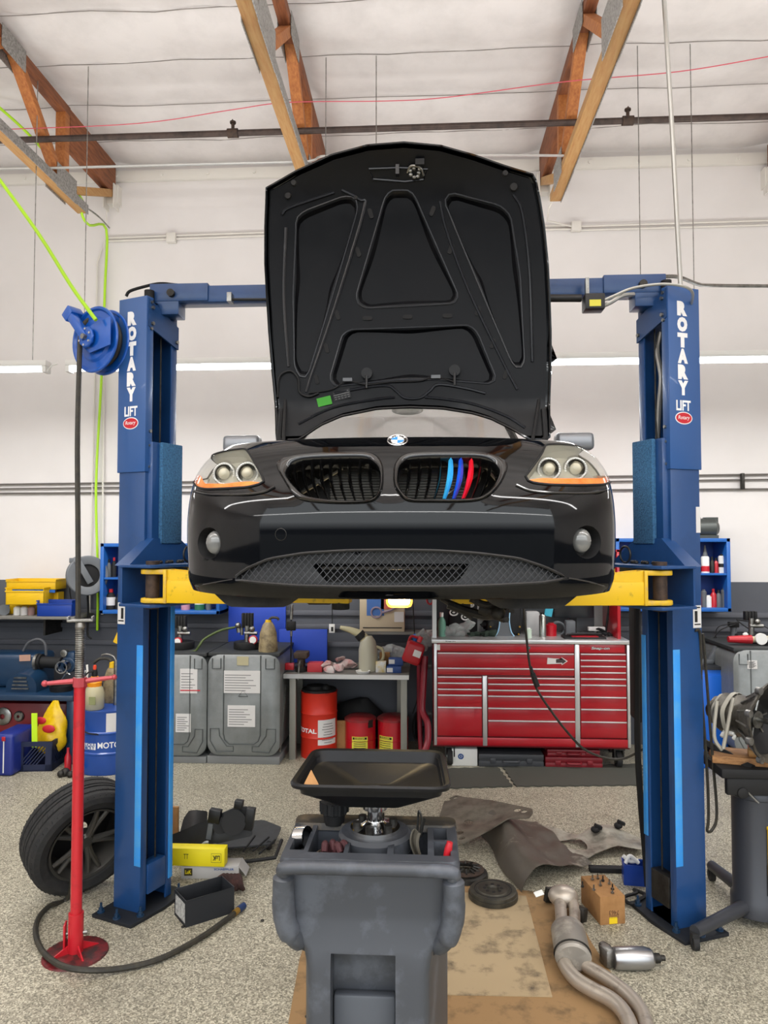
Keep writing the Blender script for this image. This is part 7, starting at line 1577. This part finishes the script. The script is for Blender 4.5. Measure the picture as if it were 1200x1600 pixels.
# cases under the chest
slab('white_box', 'white carton with blue round mark under the toolbox', 'carton', 706, 1170, 746, 1198, 6.80, .3, m_white, zmin=0)
c = at(720, 1182, 6.797); obj('round_mark', MB().tube([c+V((.020*math.cos(a), 0, .020*math.sin(a))) for a in [2*PI*k/20 for k in range(20)]], .006, 6, 1, True).box(c, (.012, .004, .02)), m_txtb, bpy.data.objects['white_box'])
def case(nm, lb, x0, x1, y0, y1, Y, m, zb=0):
    X = rc_(x0, y0, x1, y1, Y); o = thing(nm, lb, 'case', (X[0], Y, zb)); w = X[1]-X[0]; h = X[3]-zb
    obj('shell', MB().bb((0, 0, 0), (w, .30, h*.48)).bb((0, 0, h*.52), (w, .30, h)).bb((.005, .005, .0), (w-.005, .295, h-.004)), m, o, bev=.008)
    for f in (.22, .78): obj('latch', MB().bb((w*f-.025, -.012, h*.3), (w*f+.025, .0, h*.72)), m, o, bev=.004)
    obj('grip', MB().tube([(w*.38, -.0, h*.5), (w*.40, -.03, h*.5), (w*.60, -.03, h*.5), (w*.62, .0, h*.5)], .010, 8), m, o)
    return zb+h
case('tool_case', 'dark grey flat tool case under the toolbox centre', 748, 850, 1178, 1198, 6.78, mat('case grey', '#3c3e42', .5))
zc = case('tool_case', 'dark red tool case on the floor under the toolbox', 852, 942, 1183, 1198, 6.78, mat('case red', '#7c1420', .45))
case('tool_case', 'upper dark red tool case lying on the other red case', 855, 938, 1171, 1182, 6.80, mat('case red', '#7c1420', .45), zc+.003)
# hanging cord with plug in front of the chest
hc = tag(obj('hanging_cord', MB().tube([V((at(818, 948, 5.6).x-.02, 5.6, 1.874)), at(818, 948, 5.6), at(822, 990, 5.6), at(828, 1040, 5.6), at(838, 1075, 5.6), at(862, 1112, 5.6), at(885, 1142, 5.6), at(912, 1170, 5.65), at(945, 1184, 5.7), at(975, 1185, 5.7), at(1003, 1172, 5.6), at(1015, 1165, 5.5)], .009, 8), m_hose), 'black cord with inline plug draped across the red toolbox', 'cord')
obj('plug', MB().cyl(at(832, 1052, 5.58), at(840, 1073, 5.58), .02, n=14).cyl(at(829, 1042, 5.58), at(832, 1052, 5.58), .013, n=12), m_blackpl, hc)

# ------------------------------------------------------------------ right edge behind the gearbox
o = thing('floor_cabinet', 'bright blue floor cabinet behind the right lift post', 'cabinet'); X = rc_(1060, 1046, 1139, 1196, 6.85)
obj('body', MB().bb((X[0], 6.85, 0), (X[1], 7.5, X[3])), mat('cabinet blue', '#0f60c8', .4), o, bev=.006); obj('top', MB().bb((X[0]-.01, 6.84, X[3]), (X[1]+.01, 7.52, X[3]+.03)), m_bench, o); obj('door', MB().bb((X[0]+.03, 6.838, .08), (X[1]-.03, 6.85, X[3]-.05)), mat('cabinet blue', '#0f60c8', .4), o, bev=.004)
obj('door', MB().bb((X[0]+.03, 6.838, .02), (X[1]-.03, 6.85, .07)), mat('cabinet blue', '#0f60c8', .4), o)
zc = X[3]+.03
tag(obj('grey_tool', MB().box((at(1115, 1030, 7.0).x, 7.0, zc+.08), (.06, .06, .17), (0, .5, 0)).box((at(1103, 1038, 7.0).x, 7.0, zc+.02), (.12, .08, .04)), m_mid, bev=.01), 'grey scraper-like tool lying on the blue floor cabinet', 'tool')
tag(obj('black_leads', MB().tube([at(1150, 975, 7.2), at(1125, 985, 7.2), at(1112, 1005, 7.2), at(1118, 1020, 7.1)], .006, 6).tube([at(1150, 973, 7.2), at(1122, 980, 7.2), at(1120, 1000, 7.2), at(1135, 1012, 7.1)], .005, 6).tube([at(1152, 970, 7.2), at(1175, 985, 7.1), at(1215, 1000, 7.0)], .006, 6).tube([at(1150, 968, 7.2), at(1185, 975, 7.1), at(1215, 990, 7.0)], .005, 6), m_black), 'tangle of thin black leads behind the right grey tank', 'leads')
t = thing('filter_regulator', 'small air filter bowl among leads on the back wall', 'air filter', at(1146, 985, 7.25)); obj('bowl', MB().cyl((0, 0, -.06), (0, 0, .03), .03, n=16), m_mid, t); obj('head', MB().box((0, 0, .055), (.09, .06, .05)), m_black, t, bev=.006)
t = thing('crimping_tool', 'red handled hydraulic tool with dial on the right tank', 'hydraulic tool', (at(1165, 1006, 6.75).x, 6.75, zt3_+.05)); obj('grip', MB().cyl((-.15, 0, 0), (.05, 0, .0), .028, .04, n=16), m_redp, t); obj('barrel', MB().cyl((.05, 0, 0), (.30, 0, .01), .028, n=16), m_jug, t); obj('dial', MB().cyl((.12, -.05, .01), (.12, -.02, .01), .05, n=24), m_white, t); obj('stand', MB().cyl((.2, 0, -.05), (.2, 0, 0), .05, n=20), m_black, t)
bottle('small_bottle', 'small pale bottle on the right grey tank', 'bottle', 1165, 988, 1003, 6.9, 8, m_white, m_white, 'can', zb=zt3_)
